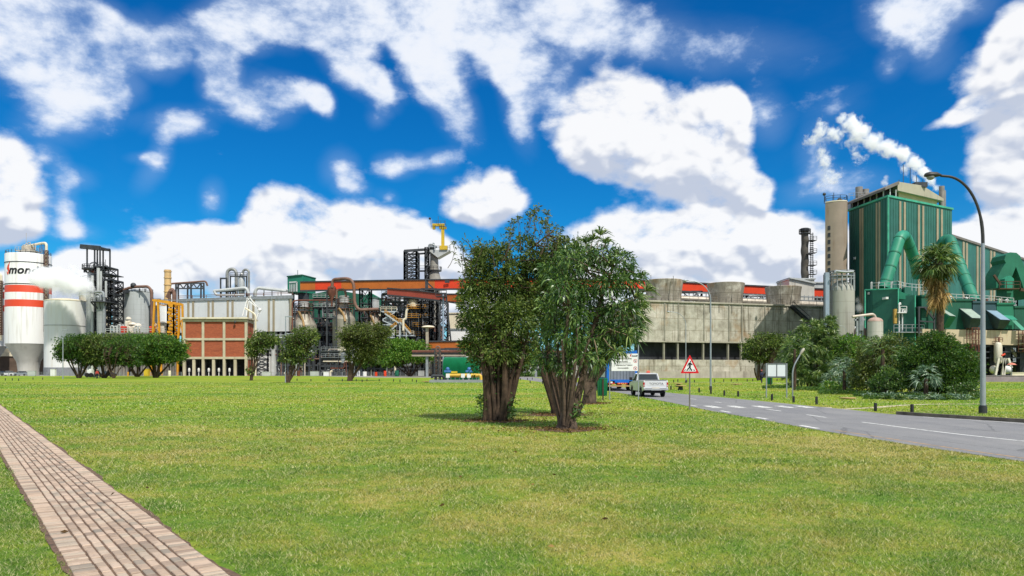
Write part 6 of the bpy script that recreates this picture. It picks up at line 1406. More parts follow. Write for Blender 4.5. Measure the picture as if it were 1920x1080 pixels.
def cooling():
    YL, YR, pa, pb = 166.0, 182.0, 1197, 1546
    root = thing('cooling_tower_block', 'long stained concrete cooling tower block with a dark louvred opening', 'building', (X(1197, YL), YL, 0))
    xa, xb = X(pa, YL), X(pb, YR); u = Vector((xb - xa, YR - YL)).normalized(); nrm = Vector((u.y, -u.x)); Lw = hypot(xb - xa, YR - YL)
    def tx(px):                     # distance along the wall at which a photo column meets it
        k_ = (px - 960) / F; return (k_ * YL - xa) / (u.x - k_ * u.y)
    zt = Z(565, YL); zo1, zo0 = Z(638, YL), Z(674, YL)
    def blk(g, t0, t1, z0, z1, d0, d1):
        q = [Vector((xa, YL)) + u * t + nrm * -d for t, d in ((t0, d0), (t1, d0), (t1, d1), (t0, d1))]
        return g.hexa([(p.x, p.y, z0) for p in q], [(p.x, p.y, z1) for p in q])
    to = tx(1405); D = 22
    g = MB(); blk(g, 0, Lw, zo1, zt, 0, D); blk(g, 0, Lw, 0, zo0, -.12, D); blk(g, to, Lw, zo0, zo1, .0, D); g.build('wall', CONCW, root)
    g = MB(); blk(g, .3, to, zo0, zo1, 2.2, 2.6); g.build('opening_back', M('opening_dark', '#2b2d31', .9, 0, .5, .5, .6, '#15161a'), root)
    for px in (1246, 1272, 1320, 1366.5, 1391): g = MB(); blk(g, tx(px) - .17, tx(px) + .17, zo0 - .1, zo1 + .02, .15, .7); g.build('pillar', M('pillar_concrete', '#8d897b', .85, 0, .2, .5, .4), root)
    for px in (1246, 1272, 1320, 1366.5, 1391, 1434, 1475.5): g = MB(); blk(g, tx(px) - .14, tx(px) + .14, zo1 + .1, zt - .1, -.16, -.01); g.build('pilaster', M('pilaster_concrete', '#8f8b7d', .85, 0, .25, .5, .5), root)
    g = MB(); blk(g, -.3, Lw + .2, zt, zt + .35, -.3, D); blk(g, 0, Lw, zo1 - .35, zo1, -.1, .3); blk(g, 0, Lw, .0, 1.5, -.5, -.12); g.build('coping', M('coping_concrete', '#a39e8e', .85, 0, .2, .5, .5), root)
    g = MB(); q = lambda t, d=0, z=zt + .35: (xa + u.x * t - nrm.x * d, YL + u.y * t - nrm.y * d, z); g.rail([q(0, .2), q(Lw, .2)], 1.15, .07, 2.2)
    for px in (1220, 1252, 1262, 1330, 1348, 1372, 1390, 1440, 1463, 1490): g.bar(q(tx(px), -.1, zt - 2), q(tx(px), -.1, zt + 6 * (px % 3 + 1) / 3), .1)
    g.build('railing', M('dull_rail', '#6f6a60', .7, .2, .2), root)
    # steep stair from the roof on the right
    t0, t1 = tx(1479), tx(1511); g = MB()
    for d in (-.3, -1.4): g.bar(q(t0, d, Z(574, 178)), q(t1, d, Z(602, 179)), .18, .4)
    n = 22
    for i in range(n): t = (i + .5) / n; g.bar(q(t0 + (t1 - t0) * t, -.3, Z(574 + 28 * t, 178.5)), q(t0 + (t1 - t0) * t, -1.4, Z(574 + 28 * t, 178.5)), .12)
    g.bar(q(t0, -1.4, Z(574, 178) + 1.1), q(t1, -1.4, Z(602, 179) + 1.1), .1); g.bar(q(t0, -1.4, Z(574, 178)), q(t0, -1.4, Z(574, 178) + 1.1), .1); g.bar(q(t1, -1.4, Z(602, 179)), q(t1, -1.4, Z(602, 179) + 1.1), .1); g.bar(q(t1, -.3, Z(602, 179)), q(t1 + 4, -.3, Z(602, 179)), .25, .3); g.build('stair', DARK, root)
    # fan stacks
    for i, (c0, c1, ptop, pbot, lab) in enumerate(((1208, 1282, 521, 566, 'leftmost fan stack on the cooling tower block, largest and nearest'), (1325, 1396.5, 527, 569, 'middle fan stack on the cooling tower block'), (1434, 1502.5, 534, 574, 'rightmost fan stack on the cooling tower block'))):
        tc_ = tx((c0 + c1) / 2); ct = Vector(q(tc_, 6.0)); Y = ct.y; cx_ = X((c0 + c1) / 2, Y); r = L((c1 - c0) / 2, Y) * .97; zb_, zt_ = zt + .3, Z(ptop + 1, Y - 4)
        s = thing('fan_stack', lab, 'fan stack', (cx_, Y, zb_), 'concrete fan stacks on the cooling tower block'); g = MB()
        hh = zt_ - zb_; g.lathe(cx_, Y, [(r * .86, zb_), (r * .875, zb_ + hh * .25), (r * .93, zb_ + hh * .6), (r * .985, zb_ + hh * .93), (r * 1.0, zt_ - .1), (r * .97, zt_), (r * .90, zb_ + hh * .6), (r * .8, zb_ + .5)], 56, True); g.build('shell', CONCC, s, 30)
        for j in range(3): g = MB(); a = -2.3 + j * .75; g.bar((cx_ + r * .99 * cos(a), Y + r * .99 * sin(a), zb_), (cx_ + r * 1.03 * cos(a), Y + r * 1.03 * sin(a), zb_ + hh * (.75 if j != 1 else .35)), .09); g.build('conduit', M('dull_rail2', '#6f6a60', .7, .2, .2), s)
cooling()
# small white plant room and the dark corrugated chimney behind
plain_building('plant_room', 'white sloped-roof plant room below the dark chimney', 1480, 1527, 524, 214, 10, M('off_white_wall', '#b5b1a6', .7, 0, .1, .3, .3), LGREY)
g = MB(); S = Site(214); o = [q for q in scene.collection.objects if q.get('label', '').startswith('white sloped-roof')][0]
g.add([S.p(1479, 522, -.5), S.p(1479, 520.5, -.5), S.p(1500, 522, -.5), S.p(1528, 531, -.5), S.p(1528, 532.5, -.5), S.p(1479, 522, 10), S.p(1479, 520.5, 10), S.p(1500, 522, 10), S.p(1528, 531, 10), S.p(1528, 532.5, 10)], [(0, 4, 3, 2, 1), (5, 6, 7, 8, 9), (1, 2, 7, 6), (2, 3, 8, 7), (3, 4, 9, 8)]); g.build('roof_sheet', LGREY, o)
plain_building('plant_room', 'lower grey plant room right of the white one', 1527, 1547, 531, 216, 8, LGREY, LGREY)
def chimney_dark():
    Y = 225; S = Site(Y); x = S.x(1509); root = thing('chimney', 'tall dark chimney with spiral ribs, capped by a ring platform', 'chimney', (x, Y, 0)); cm = M('chimney_grey', '#4d4941', .8, 0, .25, .6, .4); r = S.l(6.8)
    g = MB(); pr = []; z0, z1 = 0, S.z(432); n = 110
    for i in range(n + 1): z = z0 + (z1 - z0) * i / n; pr.append((r * (1 + .045 * sin(i * .75)) * (1.08 - .12 * i / n), z))
    vs, fs = [], []; m = 24
    for i, (rr, z) in enumerate(pr):
        for j in range(m): a = 2 * pi * j / m; q = rr * (1 + .07 * sin(a + i * .45)); vs.append((x + q * cos(a), Y + q * sin(a), z))
    for i in range(n):
        for j in range(m): fs.append((i * m + j, i * m + (j + 1) % m, (i + 1) * m + (j + 1) % m, (i + 1) * m + j))
    fs.append(tuple(n * m + j for j in range(m))); g.add(vs, fs); g.build('shaft', cm, root, 40)
    g = MB(); g.lathe(x, Y, [(r, S.z(434)), (r * 1.25, S.z(433)), (r * 1.25, S.z(429)), (r, S.z(428)), (r * .8, S.z(428))], 24); g.build('cap', DARK, root, 30)
    g = MB(); rr = r * 1.5
    for zz in (437.5, 477): g.lathe(x, Y, [(rr, S.z(zz) - .2), (rr, S.z(zz))], 18) if zz < 440 else g.box(x, Y - 2, S.z(zz) - .2, x + rr, Y, S.z(zz)); 
    g.rail([(x + rr * cos(a), Y + rr * sin(a), S.z(437.5)) for a in np.linspace(0, 2 * pi, 13)[:-1]], 1.2, .12, 2, True)
    xl = x + r * 1.2; g.bar((xl, Y - 1, S.z(530)), (xl, Y - 1, S.z(437)), .12); g.bar((xl + .7, Y - 1, S.z(530)), (xl + .7, Y - 1, S.z(437)), .12)
    for i in range(26): z = S.z(530) + (S.z(437) - S.z(530)) * i / 26; g.lathe(xl + .35, Y - 1, [(.62, z), (.62, z + .12)], 8, True)
    for zz in (452, 475, 498, 515): g.box(xl - .6, Y - 2, S.z(zz) - .15, xl + 1.5, Y, S.z(zz)); g.rail([(xl - .6, Y - 2, S.z(zz)), (xl + 1.5, Y - 2, S.z(zz))], 1.1, .1, 1)
    g.build('ladder', DARK, root)
chimney_dark()

# ---- concrete stair shaft beside the green block
def stair_shaft():
    Y = 158; S = Site(Y); root = thing('concrete_shaft', 'tall faceted concrete stair shaft left of the green block, aerials on top', 'tower', (S.x(1570), Y, 0)); zt = S.z(378)
    cm = M('shaft_concrete', '#938575', .85, 0, .1, .3, .6, '#77583c'); xs = [S.x(v) for v in (1549, 1562, 1574, 1586, 1592.5)]
    poly = [(X(1549.5, Y + 3), Y + 3.0), (xs[0] + .3, Y + 1.2), (xs[1], Y), (xs[2], Y - .5), (xs[3], Y - .3), (xs[4], Y + .8), (xs[4] + .2, Y + 9), (X(1553, Y + 9), Y + 9)]
    g = MB(); g.prism(poly, 0, zt); g.build('shaft', cm, root)
    g = MB(); g.prism([(x, y - .05) for x, y in poly], zt, zt + .25); g.build('coping', CREAM, root)
    for i in range(11): g = MB(); z = S.z(430 + i * 13.2); x = S.x(1556); a = Vector((xs[0] + .3, Y + 1.2)); b = Vector((xs[1], Y)); t = .5; p = a.lerp(b, t); u = (b - a).normalized(); n = Vector((u.y, -u.x)); q0, q1 = p - u * .28 + n * .04, p + u * .28 + n * .04; q2, q3 = p + u * .28 - n * .1, p - u * .28 - n * .1; g.hexa([(v.x, v.y, z) for v in (q0, q1, q2, q3)], [(v.x, v.y, z + .85) for v in (q0, q1, q2, q3)]); g.build('slit_window', DARK, root)
    g = MB(); g.rail([(x, y + .1, zt + .25) for x, y in poly[:7]], 1.1, .07, 1.2)
    for px, t in ((1553, 361), (1571, 357), (1582, 368), (1588, 372)): g.bar(S.p(px, 378, 2), S.p(px, t, 2), .1); 
    g.ball(S.p(1553, 360, 2), .35); g.lathe(S.x(1582), Y + 2, [(.2, zt), (.6, zt + .8), (.3, zt + 1.2)], 10); g.build('aerial', DARK, root)
stair_shaft()

# ---- the great green boiler house
def green_block():
    C = Vector((X(1665, 150), 150)); A = Vector((X(1592, 163.6), 163.6)); B = Vector((X(1785, 162), 162)); Dd = A + (B - C)
    zt = Z(369.5, 150); root = thing('green_boiler_house', 'huge dark green clad boiler house with paired tan strips and gabled roof house', 'building', (C.x, C.y, 0))
    gm = M('green_boiler_cladding', '#2d655b', .6, 0, .2, .15, .5, '#1c423c')
    g = MB(); g.prism([tuple(C), tuple(B), tuple(Dd), tuple(A)], 0, zt); g.build('wall', gm, root)
    def face_px(P, Q, px): k_ = (px - 960) / F; u = Q - P; t = (k_ * P.y - P.x) / (u.x - k_ * u.y); return t
    def strips(P, Q, pxs, hw, z0, z1, mat=TAN, par=root, nm='tan_strip'):
        u = (Q - P).normalized(); n = Vector((u.y, -u.x)); Ln = (Q - P).length
        for px in pxs:
            t0, t1 = face_px(P, Q, px - hw) * Ln, face_px(P, Q, px + hw) * Ln; g = MB(); q = [P + u * t0 + n * .14, P + u * t1 + n * .14, P + u * t1 + n * .003, P + u * t0 + n * .003]
            g.hexa([(v.x, v.y, z0) for v in q], [(v.x, v.y, z1) for v in q]); g.build(nm, mat, par)
    strips(C, B, (1687, 1695.5, 1722, 1730, 1757, 1765), 1.7, 1, zt - .4); strips(A, C, (1613.7, 1618, 1644.5, 1649.8), 1.4, 1, zt - .4)
    # cladding seams
    def seams(P, Q, n_, par=root):
        u = (Q - P).normalized(); n = Vector((u.y, -u.x)); g = MB()
        for i in range(1, n_): p = P + (Q - P) * i / n_ + n * .03; g.box(p.x - .03, p.y - .03, 0, p.x + .03, p.y + .03, zt - .2)
        return g
    g = seams(C, B, 26); g.v += []; g.build('seam', M('green_seam', '#1a5c49', .6), root)
    g = seams(A, C, 16); g.build('seam', M('green_seam', '#1a5c49', .6), root)
    g = MB(); g.prism([tuple(C + Vector((-.15, -.3))), tuple(B + Vector((.3, -.1))), tuple(Dd), tuple(A + Vector((-.3, 0)))], zt, zt + .4); g.prism([(C.x - .14, C.y - .14), (C.x + .14, C.y - .2), (C.x + .14, C.y + .1), (C.x - .14, C.y + .1)], 0, zt); g.build('edge_trim', M('green_trim', '#3f9c7d', .5), root)
    # open roof storey: dark recess, cream penthouse, sloping roof slabs
    u = (B - C).normalized(); w = (A - C).normalized(); q = lambda a, b: C + u * a + w * b; LB, LA = (B - C).length, (A - C).length
    a0, a1 = face_px(C, B, 1692) * LB, face_px(C, B, 1764) * LB; hp = 1.7
    g = MB(); g.prism([tuple(q(a0, 1.2)), tuple(q(a1, 1.2)), tuple(q(a1, LA)), tuple(q(a0, LA))], zt + .4, zt + hp + .7); g.build('roof_house_wall', M('cream_cladding', '#b5a573', .6, 0, .08, .4, .2), root)
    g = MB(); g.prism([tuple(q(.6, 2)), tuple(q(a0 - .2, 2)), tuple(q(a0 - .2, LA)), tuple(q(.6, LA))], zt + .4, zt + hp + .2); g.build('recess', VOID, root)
    g = MB()
    for t in (1.5, 3.5): p = q(t, .8); g.bar((p.x, p.y, zt + .4), (p.x, p.y, zt + hp + .4), .2)
    for i in range(6): p = q(.5, 2 + i * 2.2); g.bar((p.x, p.y, zt + .4), (p.x, p.y, zt + hp), .2)
    g.build('recess_post', LGREY, root)
    am, e0, e1 = (a0 + a1) / 2 + .2, -0.3 + a0 * .55, a1 + 1.6; ze, zr = zt + hp + .2, zt + hp + 2.3; zr0 = zt + hp + 2
    top = lambda off: [(a0 - 1.2, zr0 + off), (am, zr + off), (e1, ze + .6 + off)]
    g = MB(); fr, bk = .4, LA
    prof = [(a0 - 1.2, ze + .0), (e1, ze - .2), (e1, ze + .3), (am + .5, zr), (a0 - 1.2, zr - .3)]
    vs = []
    for b_ in (fr, bk):
        for (a_, z_) in prof: p = q(a_, b_); vs.append((p.x, p.y, z_))
    n = len(prof); g.add(vs, [(0, 1, 2, 3, 4), tuple(range(n, 2 * n))[::-1]] + [(i, i + n, (i + 1) % n + n, (i + 1) % n) for i in range(n)]); g.build('gable_roof', M('roof_cream', '#a39e88', .6, 0, .08, .4, .3), root)
    g = MB(); p0, p1 = q(a0 - 1.2, .2), q(-.6, LA + 1)
    za, zb_ = zr - .25, zt + .3
    for (dz, th) in ((0, .5),):
        pa, pb_, pc, pd = q(a0 - 1.1, .0), q(a0 - 1.1, LA + .5), q(-.9, LA + .5), q(-.9, .0)
        g.hexa([(pd.x, pd.y, zt + 1.3), (pa.x, pa.y, za - .7), (pb_.x, pb_.y, za - .7), (pc.x, pc.y, zt + 1.2)], [(pd.x, pd.y, zt + 1.8), (pa.x, pa.y, za), (pb_.x, pb_.y, za), (pc.x, pc.y, zt + 1.7)])
    g.build('lean_to_roof', M('roof_grey', '#6d6861', .7, 0, .15, .5, .3), root)
    for a_, b_, h, rr in ((2.6, LA - 1, 5.4, .75), (4.4, LA - 1.5, 5.0, .75), (a1 - 3.2, 3, 4.6, .5), (e1 + .6, 1.5, 5.2, .55), (e1 + 1.6, 1.5, 4.4, .32)): g = MB(); p = q(a_, b_); g.cyl(p.x, p.y, zt, zt + h, rr, None, 16); g.build('roof_vent', M('vent_grey', '#84807a', .6, .2, .2, 1, .4), root, 30)
    g = MB()
    for i, (a_, h) in enumerate(((a0 + 1, 1.4), (a0 + 3.6, 5.2), (a0 + 5, 4.4), (am + 1.2, 3.5), (am + 2.4, 2.6), (a1 - 2, 1.5))): p = q(a_, 2 + i % 2); g.bar((p.x, p.y, zr - 1.5), (p.x, p.y, zr + h - .6), .09)
    p = q(am, 1); g.box(p.x - 1.2, p.y - .6, zr - .3, p.x + 1.4, p.y + 1, zr + .7); g.build('aerial', DARK, root)
    g = MB(); p0, p1 = q(-.2, LA - .2), q(-.2, .5); g.rail([(p0.x, p0.y, zt + 2.7), (p0.x + 4, p0.y - .5, zt + 2.9)], 1.2, .08, 1); g.box(p0.x + 1, p0.y - 1, zt + .5, p0.x + 5.5, p0.y + 3, zt + 2.6); g.build('roof_plant', STEEL, root)
    g = MB(); pp = A.lerp(C, .18) + Vector((-.2, 0)); g.box(pp.x - .1, pp.y - .4, Z(485, 160), pp.x + .1, pp.y + .4, Z(480.5, 160)); pp = A.lerp(C, .55) + Vector((-.2, 0)); g.box(pp.x - .08, pp.y - .3, Z(552, 156), pp.x + .1, pp.y + .3, Z(548, 156)); g.build('wall_plate', WHITE, root)
    # lower wing to the right
    B2 = B + Vector((.01, .5)); E = B2 + (Vector((X(1884, 187), 187)) - B2) * 1.75; zw = Z(443.6, 162.5); rt = thing('green_wing', 'long lower green clad wing running off to the right behind the ducts', 'building', (B2.x, B2.y, 0)); nb = Vector((-1, 1.1)).normalized() * 14
    g = MB(); g.prism([tuple(B2), tuple(E), tuple(E + nb), tuple(B2 + nb * .3)], 0, zw); g.build('wall', gm, rt)
    strips(B2, E, (1806, 1812, 1832, 1838.5, 1857.5, 1863.5), 1.7, 1, zw - .3, TAN, rt); g = MB(); g.prism([tuple(B2 + Vector((.1, -.3))), tuple(E + Vector((.2, -.2))), tuple(E + nb), tuple(B2 + nb * .3)], zw, zw + .5); g.build('roof_edge', M('roof_grey', '#6d6861'), rt)
    return root
green_block()

# ---- green flue ducts
def duct(label, pts, rr, r_bend, mat=GREEN2, rings=8, legs=()):
    root = thing('flue_duct', label, 'duct', (pts[0][0], pts[0][1], 0), 'green flue ducts of the boiler house'); P = bend(pts, r_bend, 9); g = MB(); g.tube(P, rr, 22); g.build('duct_run', mat, root, 40)
    g = MB(); tot = [0]
    for a, b in zip(P, P[1:]): tot.append(tot[-1] + (b - a).length)
    for i in range(rings):
        s = tot[-1] * (i + .5) / rings; j = max(k_ for k_ in range(len(tot)) if tot[k_] <= s); j = min(j, len(P) - 2); t = (s - tot[j]) / max(1e-6, tot[j + 1] - tot[j]); c = P[j].lerp(P[j + 1], t); d = (P[j + 1] - P[j]).normalized(); g.tube([c - d * .12, c + d * .12], rr * 1.06, 22)
    g.build('flange', GREEN, root, 40); return root
p = lambda px, py, Y: (X(px, Y), Y, Z(py, Y))
duct('light green round duct bent like an upturned V, left of the tall palm', [p(1657, 541, 131), p(1688, 443, 133), p(1697, 441, 135), p(1716, 490, 138), p(1722, 520, 139)], .98, 1.7)
duct('green round duct sloping down to the right, behind the tall palm', [p(1764, 512, 143), p(1767, 452, 141), p(1781, 448, 140), p(1806, 515, 134), p(1827, 568, 129)], .98, 2.0, M('duct_green_b', '#24735a', .45, 0, .14, .4, .25, '#1a5745'), 9)
# big square duct on the far right
def square_duct():
    Y = 138; S = Site(Y); root = thing('flue_duct', 'large square-sided green duct arching over at the right edge', 'duct', (S.x(1895), Y, 0), 'green flue ducts of the boiler house'); gm = M('duct_green_c', '#206a50', .55, 0, .15, .4, .3, '#123d30'); D = 4
    def poly(pxs, nm='duct_run', m=gm, d0=0, d1=D):
        g = MB(); n = len(pxs); vs = [S.p(a, b, d0) for a, b in pxs] + [S.p(a, b, d1) for a, b in pxs]; g.add(vs, [tuple(range(n)), tuple(range(n, 2 * n))[::-1]] + [(i, i + n, (i + 1) % n + n, (i + 1) % n) for i in range(n)]); g.build(nm, m, root)
    poly([(1868, 527), (1876, 508), (1886, 493), (1883, 487), (1886, 478), (1894, 473), (1906, 474), (1913, 480), (1924, 510), (1936, 545), (1930, 560), (1921, 545), (1905, 500), (1897, 520), (1894, 540), (1868, 540)])
    poly([(1876, 524), (1886, 518), (1893, 524), (1893, 544), (1876, 544)], 'hood', GREEN2, -1.2, -.02)
    poly([(1881, 540), (1893, 540), (1893, 570), (1881, 570)], 'downcomer', gm, -1.0, 2)
    g = MB(); g.box(S.x(1854), Y - 3, S.z(545), S.x(1892), Y - 1.4, S.z(543.5)); g.rail([S.p(1854, 543.5, -3), S.p(1892, 543.5, -3)], 1.2, .1, 1.1); g.bar(S.p(1857, 517, -1), S.p(1870, 536, -1), .35); g.bar(S.p(1892, 546, -3), S.p(1930, 552, -3), .5); g.build('platform', M('rusty_platform', '#4c3a28', .8, 0, .3, 1), root)
    t = thing('lattice_mast', 'grey lattice mast seen under the square duct arch', 'mast', (X(1902, 170), 170, 0)); S2 = Site(170); g = MB(); g.tower(S2.x(1897), S2.x(1907), 170, 172, 0, S2.z(508), .3, 28); g.build('lattice', STEEL, t)
    for (a, b, c, d) in ((1895, 552, 1918, 553), (1898, 542, 1916, 542)): g = MB(); g.bar(S2.p(a, b), S2.p(c, d), .3); g.build('crossbar', STEEL, t)
square_duct()

# ---- green precipitator building in front
def precipitator():
    Y = 128; S = Site(Y); gm = M('green_casing', '#24604f', .6, 0, .14, .3, .35, '#163d32'); root = thing('filter_house', 'green filter house with roof railings and a side platform, left of the palm trunk', 'building', (S.x(1637), Y, 0))
    C = Vector((S.x(1683), Y)); A = Vector((X(1636, Y + 3), Y + 3)); B = Vector((X(1702, Y + 4), Y + 4)); Cn = [tuple(A), tuple(C), tuple(B), (B.x + 2, B.y + 8), (X(1638, A.y + 9), A.y + 9)]
    g = MB(); g.prism(Cn, 0, S.z(540)); g.build('casing', gm, root)
    g = MB(); g.add([S.p(1683, 544, 0), S.p(1706, 559, -1.5), S.p(1731, 553, 4), S.p(1718, 548, 5), S.p(1683, 560, 0), S.p(1706, 564, -1.5), S.p(1731, 564, 4)], [(0, 1, 2, 3), (0, 4, 5, 1), (1, 5, 6, 2)]); g.build('hopper_lid', GREEN2, root)
    g = MB(); g.prism([(S.x(1704.5), Y - 1.8), (S.x(1733), Y + 3), (S.x(1733) + 1, Y + 9), (S.x(1700), Y + 8), (S.x(1684), Y + .3)], S.z(703), S.z(555)); g.build('side_casing', gm, root)
    g = MB(); S.box(g, 1702, 537, 1715, 551, 1, 4); g.build('top_box', gm, root)
    g = MB()
    for px, yy, d in ((1637, 539, 3), (1683, 541, -.1), (1704, 556, -1.9), (1719, 556, .6), (1732, 556, 3)): g.bar(S.p(px, 703, d - .1), S.p(px, yy, d - .1), .16)
    g.bar(S.p(1637, 540, 2.9), S.p(1683, 541, -.15), .2); g.build('edge_trim', M('green_trim', '#3f9c7d', .5), root)
    g = MB(); zt = S.z(540); g.rail([(A.x, A.y + .1, zt), (C.x, C.y + .1, zt), (B.x, B.y, zt), (B.x + 4, B.y + 2, zt), (B.x + 6, B.y + 4, zt)], 1.2, .08, 1.0); 
    for px in (1641, 1655, 1680): g.tube(bend([S.p(px, 540, 1.5), S.p(px, 528, 1.5), S.p(px + 2, 527, 1.5), S.p(px + 2, 530, 1.5)], .3), .1, 6)
    g.build('roof_railing', LGREY, root)
    g = MB()
    for px, pt in ((1683, 570), (1689, 583)): g.tube(bend([S.p(px, 640, -.5), S.p(px, pt, -.5), S.p(px + 2.5, pt - 2, -.5), S.p(px + 2.5, pt + 2, -.5)], .4), .13, 6)
    g.box(S.x(1676), Y - 1.4, S.z(588), S.x(1692), Y - .2, S.z(586.5)); g.rail([S.p(1680, 586.5, -1.4), S.p(1692, 586.5, -1.4)], 1, .07, .8); g.box(S.x(1688), Y - 1.3, S.z(586), S.x(1692), Y - .9, S.z(581)); g.build('small_platform', WHITE, root)
    g = MB(); g.box(S.x(1672), Y - .9, S.z(607), S.x(1677), Y - .4, S.z(580)); g.build('louvre_box', M('ochre_louvre', '#a8873f', .6, 0, .2, 2), root)
    g = MB(); g.box(S.x(1662), Y - 2.5, S.z(625), S.x(1718), Y - .5, S.z(623.5)); g.rail([S.p(1662, 623.5, -2.5), S.p(1718, 623.5, -2.5)], 1.2, .08, 1); g.build('walkway', STEEL, root)
    g = MB(); g.box(S.x(1704), Y - 3, S.z(580), S.x(1734), Y - 2, S.z(577.5)); [g.bar(S.p(px, 640, -3), S.p(px, 578, -3), .25) for px in (1705, 1733)]; g.bar(S.p(1716, 580, -3), S.p(1733, 601, -3), .25); g.bar(S.p(1705, 604, -3), S.p(1734, 606, -3), .22); g.build('service_frame', DARK, root)
    g = MB(); g.box(S.x(1659), Y - .35, S.z(561), S.x(1664), Y - .1 + 1, S.z(557)); g.build('sign_plate', WHITE, root)
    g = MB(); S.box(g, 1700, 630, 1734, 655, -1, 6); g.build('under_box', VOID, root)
precipitator()
def hoppers():
    Y = 126; S = Site(Y); root = thing('filter_row', 'row of green and grey filter casings with sloping hoppers on a beige beam', 'plant', (S.x(1820), Y, 0)); gm = M('green_casing', '#1d6b50'); sg = M('slate_green', '#2d4a50', .6, 0, .2, .4, .3, '#1a2a2c')
    for i, (a, b, t, m_) in enumerate(((1728, 1768, 556, GREEN3), (1770, 1822, 564, GREEN3), (1824, 1868, 568, sg), (1869, 1901, 571, GREEN), (1902, 1935, 577, GREEN3))):
        g = MB(); S.box(g, a, t, b, 617, 0, 9); g.build('casing', m_, root)
        g = MB(); g.box(S.x(a) - .1, Y - .2, S.z(t), S.x(b) + .1, Y + 9, S.z(t) + .3); g.build('casing_top', m_, root)
    hm = M('hopper_grey', '#6b7f7c', .5, .2, .15, .5, .3, '#3c4a48'); hl = M('hopper_light', '#8fa091', .5, .1, .12, .5, .3); fr = M('hopper_dark', '#33474a', .6, .1, .25, .6, .4)
    def hop(a0, a1, b0, b1, t, m, bt, c0, c1, m1, m2):
        g = MB(); g.add([S.p(a0, t, -.05), S.p(a1, t + 1, -.05), S.p(b1, m, -2.4), S.p(b0, m - 1, -2.4), S.p(c0, bt, -1.2), S.p(c1, bt, -1.2), S.p(a0, t, 1), S.p(a1, t, 1), S.p(c0, bt, 1), S.p(c1, bt, 1)], [(0, 3, 2, 1), (3, 4, 5, 2), (0, 6, 8, 4, 3), (1, 2, 5, 9, 7)]); g.build('hopper_body', m2, root)
        g = MB(); e = .12; v = [Vector(S.p(a0 + 1, t + .8, -.16)), Vector(S.p(a1 - 1, t + 1.8, -.16)), Vector(S.p(b1 - 1, m - 1.2, -2.46)), Vector(S.p(b0 + 1, m - 2.2, -2.46))]; g.add(v, [(0, 3, 2, 1)]); g.add([q + Vector((0, .06, -.03)) for q in v], [(0, 1, 2, 3)]); g.build('hopper_front', m1, root)
    hop(1756, 1768, 1764, 1777, 577, 596, 615, 1760, 1772, hl, GREEN); hop(1798, 1821, 1805, 1828, 578, 600, 616, 1808, 1824, hl, fr); hop(1848, 1869, 1857, 1877, 581, 603, 617, 1862, 1874, M('hopper_blue', '#7891a0', .5, .1, .1, .5), fr)
    g = MB(); g.add([S.p(1872, 590, -.1), S.p(1898, 592, -.1), S.p(1893, 601, -2), S.p(1882, 601, -2)], [(0, 3, 2, 1)]); g.add([S.p(1893, 601, -.5), S.p(1901, 601, -.5), S.p(1909, 620, -2), S.p(1900, 620, -2)], [(0, 3, 2, 1)]); o = g.build('chute', GREEN2, root)
    g = MB(); zz = 563
    g.rail([S.p(1728, 555, .2), S.p(1768, 556, .2)], 1, .08, 1); g.rail([S.p(1770, 562.5, .2), S.p(1868, 567.5, .2)], 1.1, .08, 1); g.rail([S.p(1868, 568, .2), S.p(1902, 571, .2)], 1.1, .08, 1); g.build('railing', LGREY, root)
    r = random.Random(3)
    for i in range(26):
        px = r.uniform(1772, 1900); t = 563 + (px - 1770) * .05; g = MB(); x = S.x(px)
        if i % 3: g.lathe(x, Y + 1.5, [(.16, S.z(t + 1)), (.16, S.z(t - r.uniform(4, 9))), (.3, S.z(t - 9)), (.05, S.z(t - 10.5))], 8)
        else: g.box(x - .5, Y + .8, S.z(t + 1), x + .6, Y + 2.2, S.z(t - r.uniform(2, 5)))
        g.build('rooftop_fitting', r.choice([WHITE, CREAM, RUST, STEEL, BROWNP, GREEN2]), root)
    bm = M('beige_beam', '#b8a98c', .75, 0, .12, .3, .7, '#8a6238'); g = MB(); S.box(g, 1726, 617, 1935, 644, -.6, 6)
    g.v = [(x, y, z + (.0 if x < S.x(1800) else -(x - S.x(1800)) * .03)) for x, y, z in g.v]; g.build('beam', bm, root)
    g = MB(); S.box(g, 1726, 644.5, 1935, 651, -.2, 5); [g.box(S.x(px) - .5, Y, 0, S.x(px) + .5, Y + 1, S.z(650)) for px in (1738, 1775, 1806, 1830, 1862, 1890, 1918)]
    for zz in (660, 671): g.bar(S.p(1800, zz, -.2), S.p(1935, zz, -.2), .2)
    g.build('dark_frame', DARK, root)
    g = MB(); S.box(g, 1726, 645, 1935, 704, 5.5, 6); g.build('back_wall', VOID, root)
    for i in range(14):
        px = r.uniform(1812, 1930); g = MB(); py = r.uniform(655, 690); g.tube(bend([S.p(px, py, 1), S.p(px + r.uniform(5, 14), py, 1), S.p(px + 14, py + 12, 1)], .5), r.choice([.1, .2, .3]), 7); g.build('pipe', r.choice(PIPECOLS), root, 40)
    # scaffolds
    for k_, (a, b, t, bt, lab) in enumerate(((1806, 1829, 616, 704, 'rusty scaffold tower against the beige beam'), (1902, 1932, 620, 660, 'reddish scaffold at the right edge of the beige beam'))):
        s = thing('scaffold', lab, 'scaffold', (S.x(a), Y - 2, 0), 'scaffolds on the filter row'); g = MB()
        for i in range(5): px = a + (b - a) * i / 4; [g.bar(S.p(px, bt, d), S.p(px, t, d), .09) for d in (-2.4, -1)]
        for j in range(9):
            yy = t + (bt - t) * j / 8; [g.bar(S.p(a, yy, d), S.p(b, yy, d), .08) for d in (-2.4, -1)]
            if j % 2: g.bar(S.p(a, yy, -2.4), S.p(b, t + (bt - t) * (j - 1) / 8, -2.4), .07)
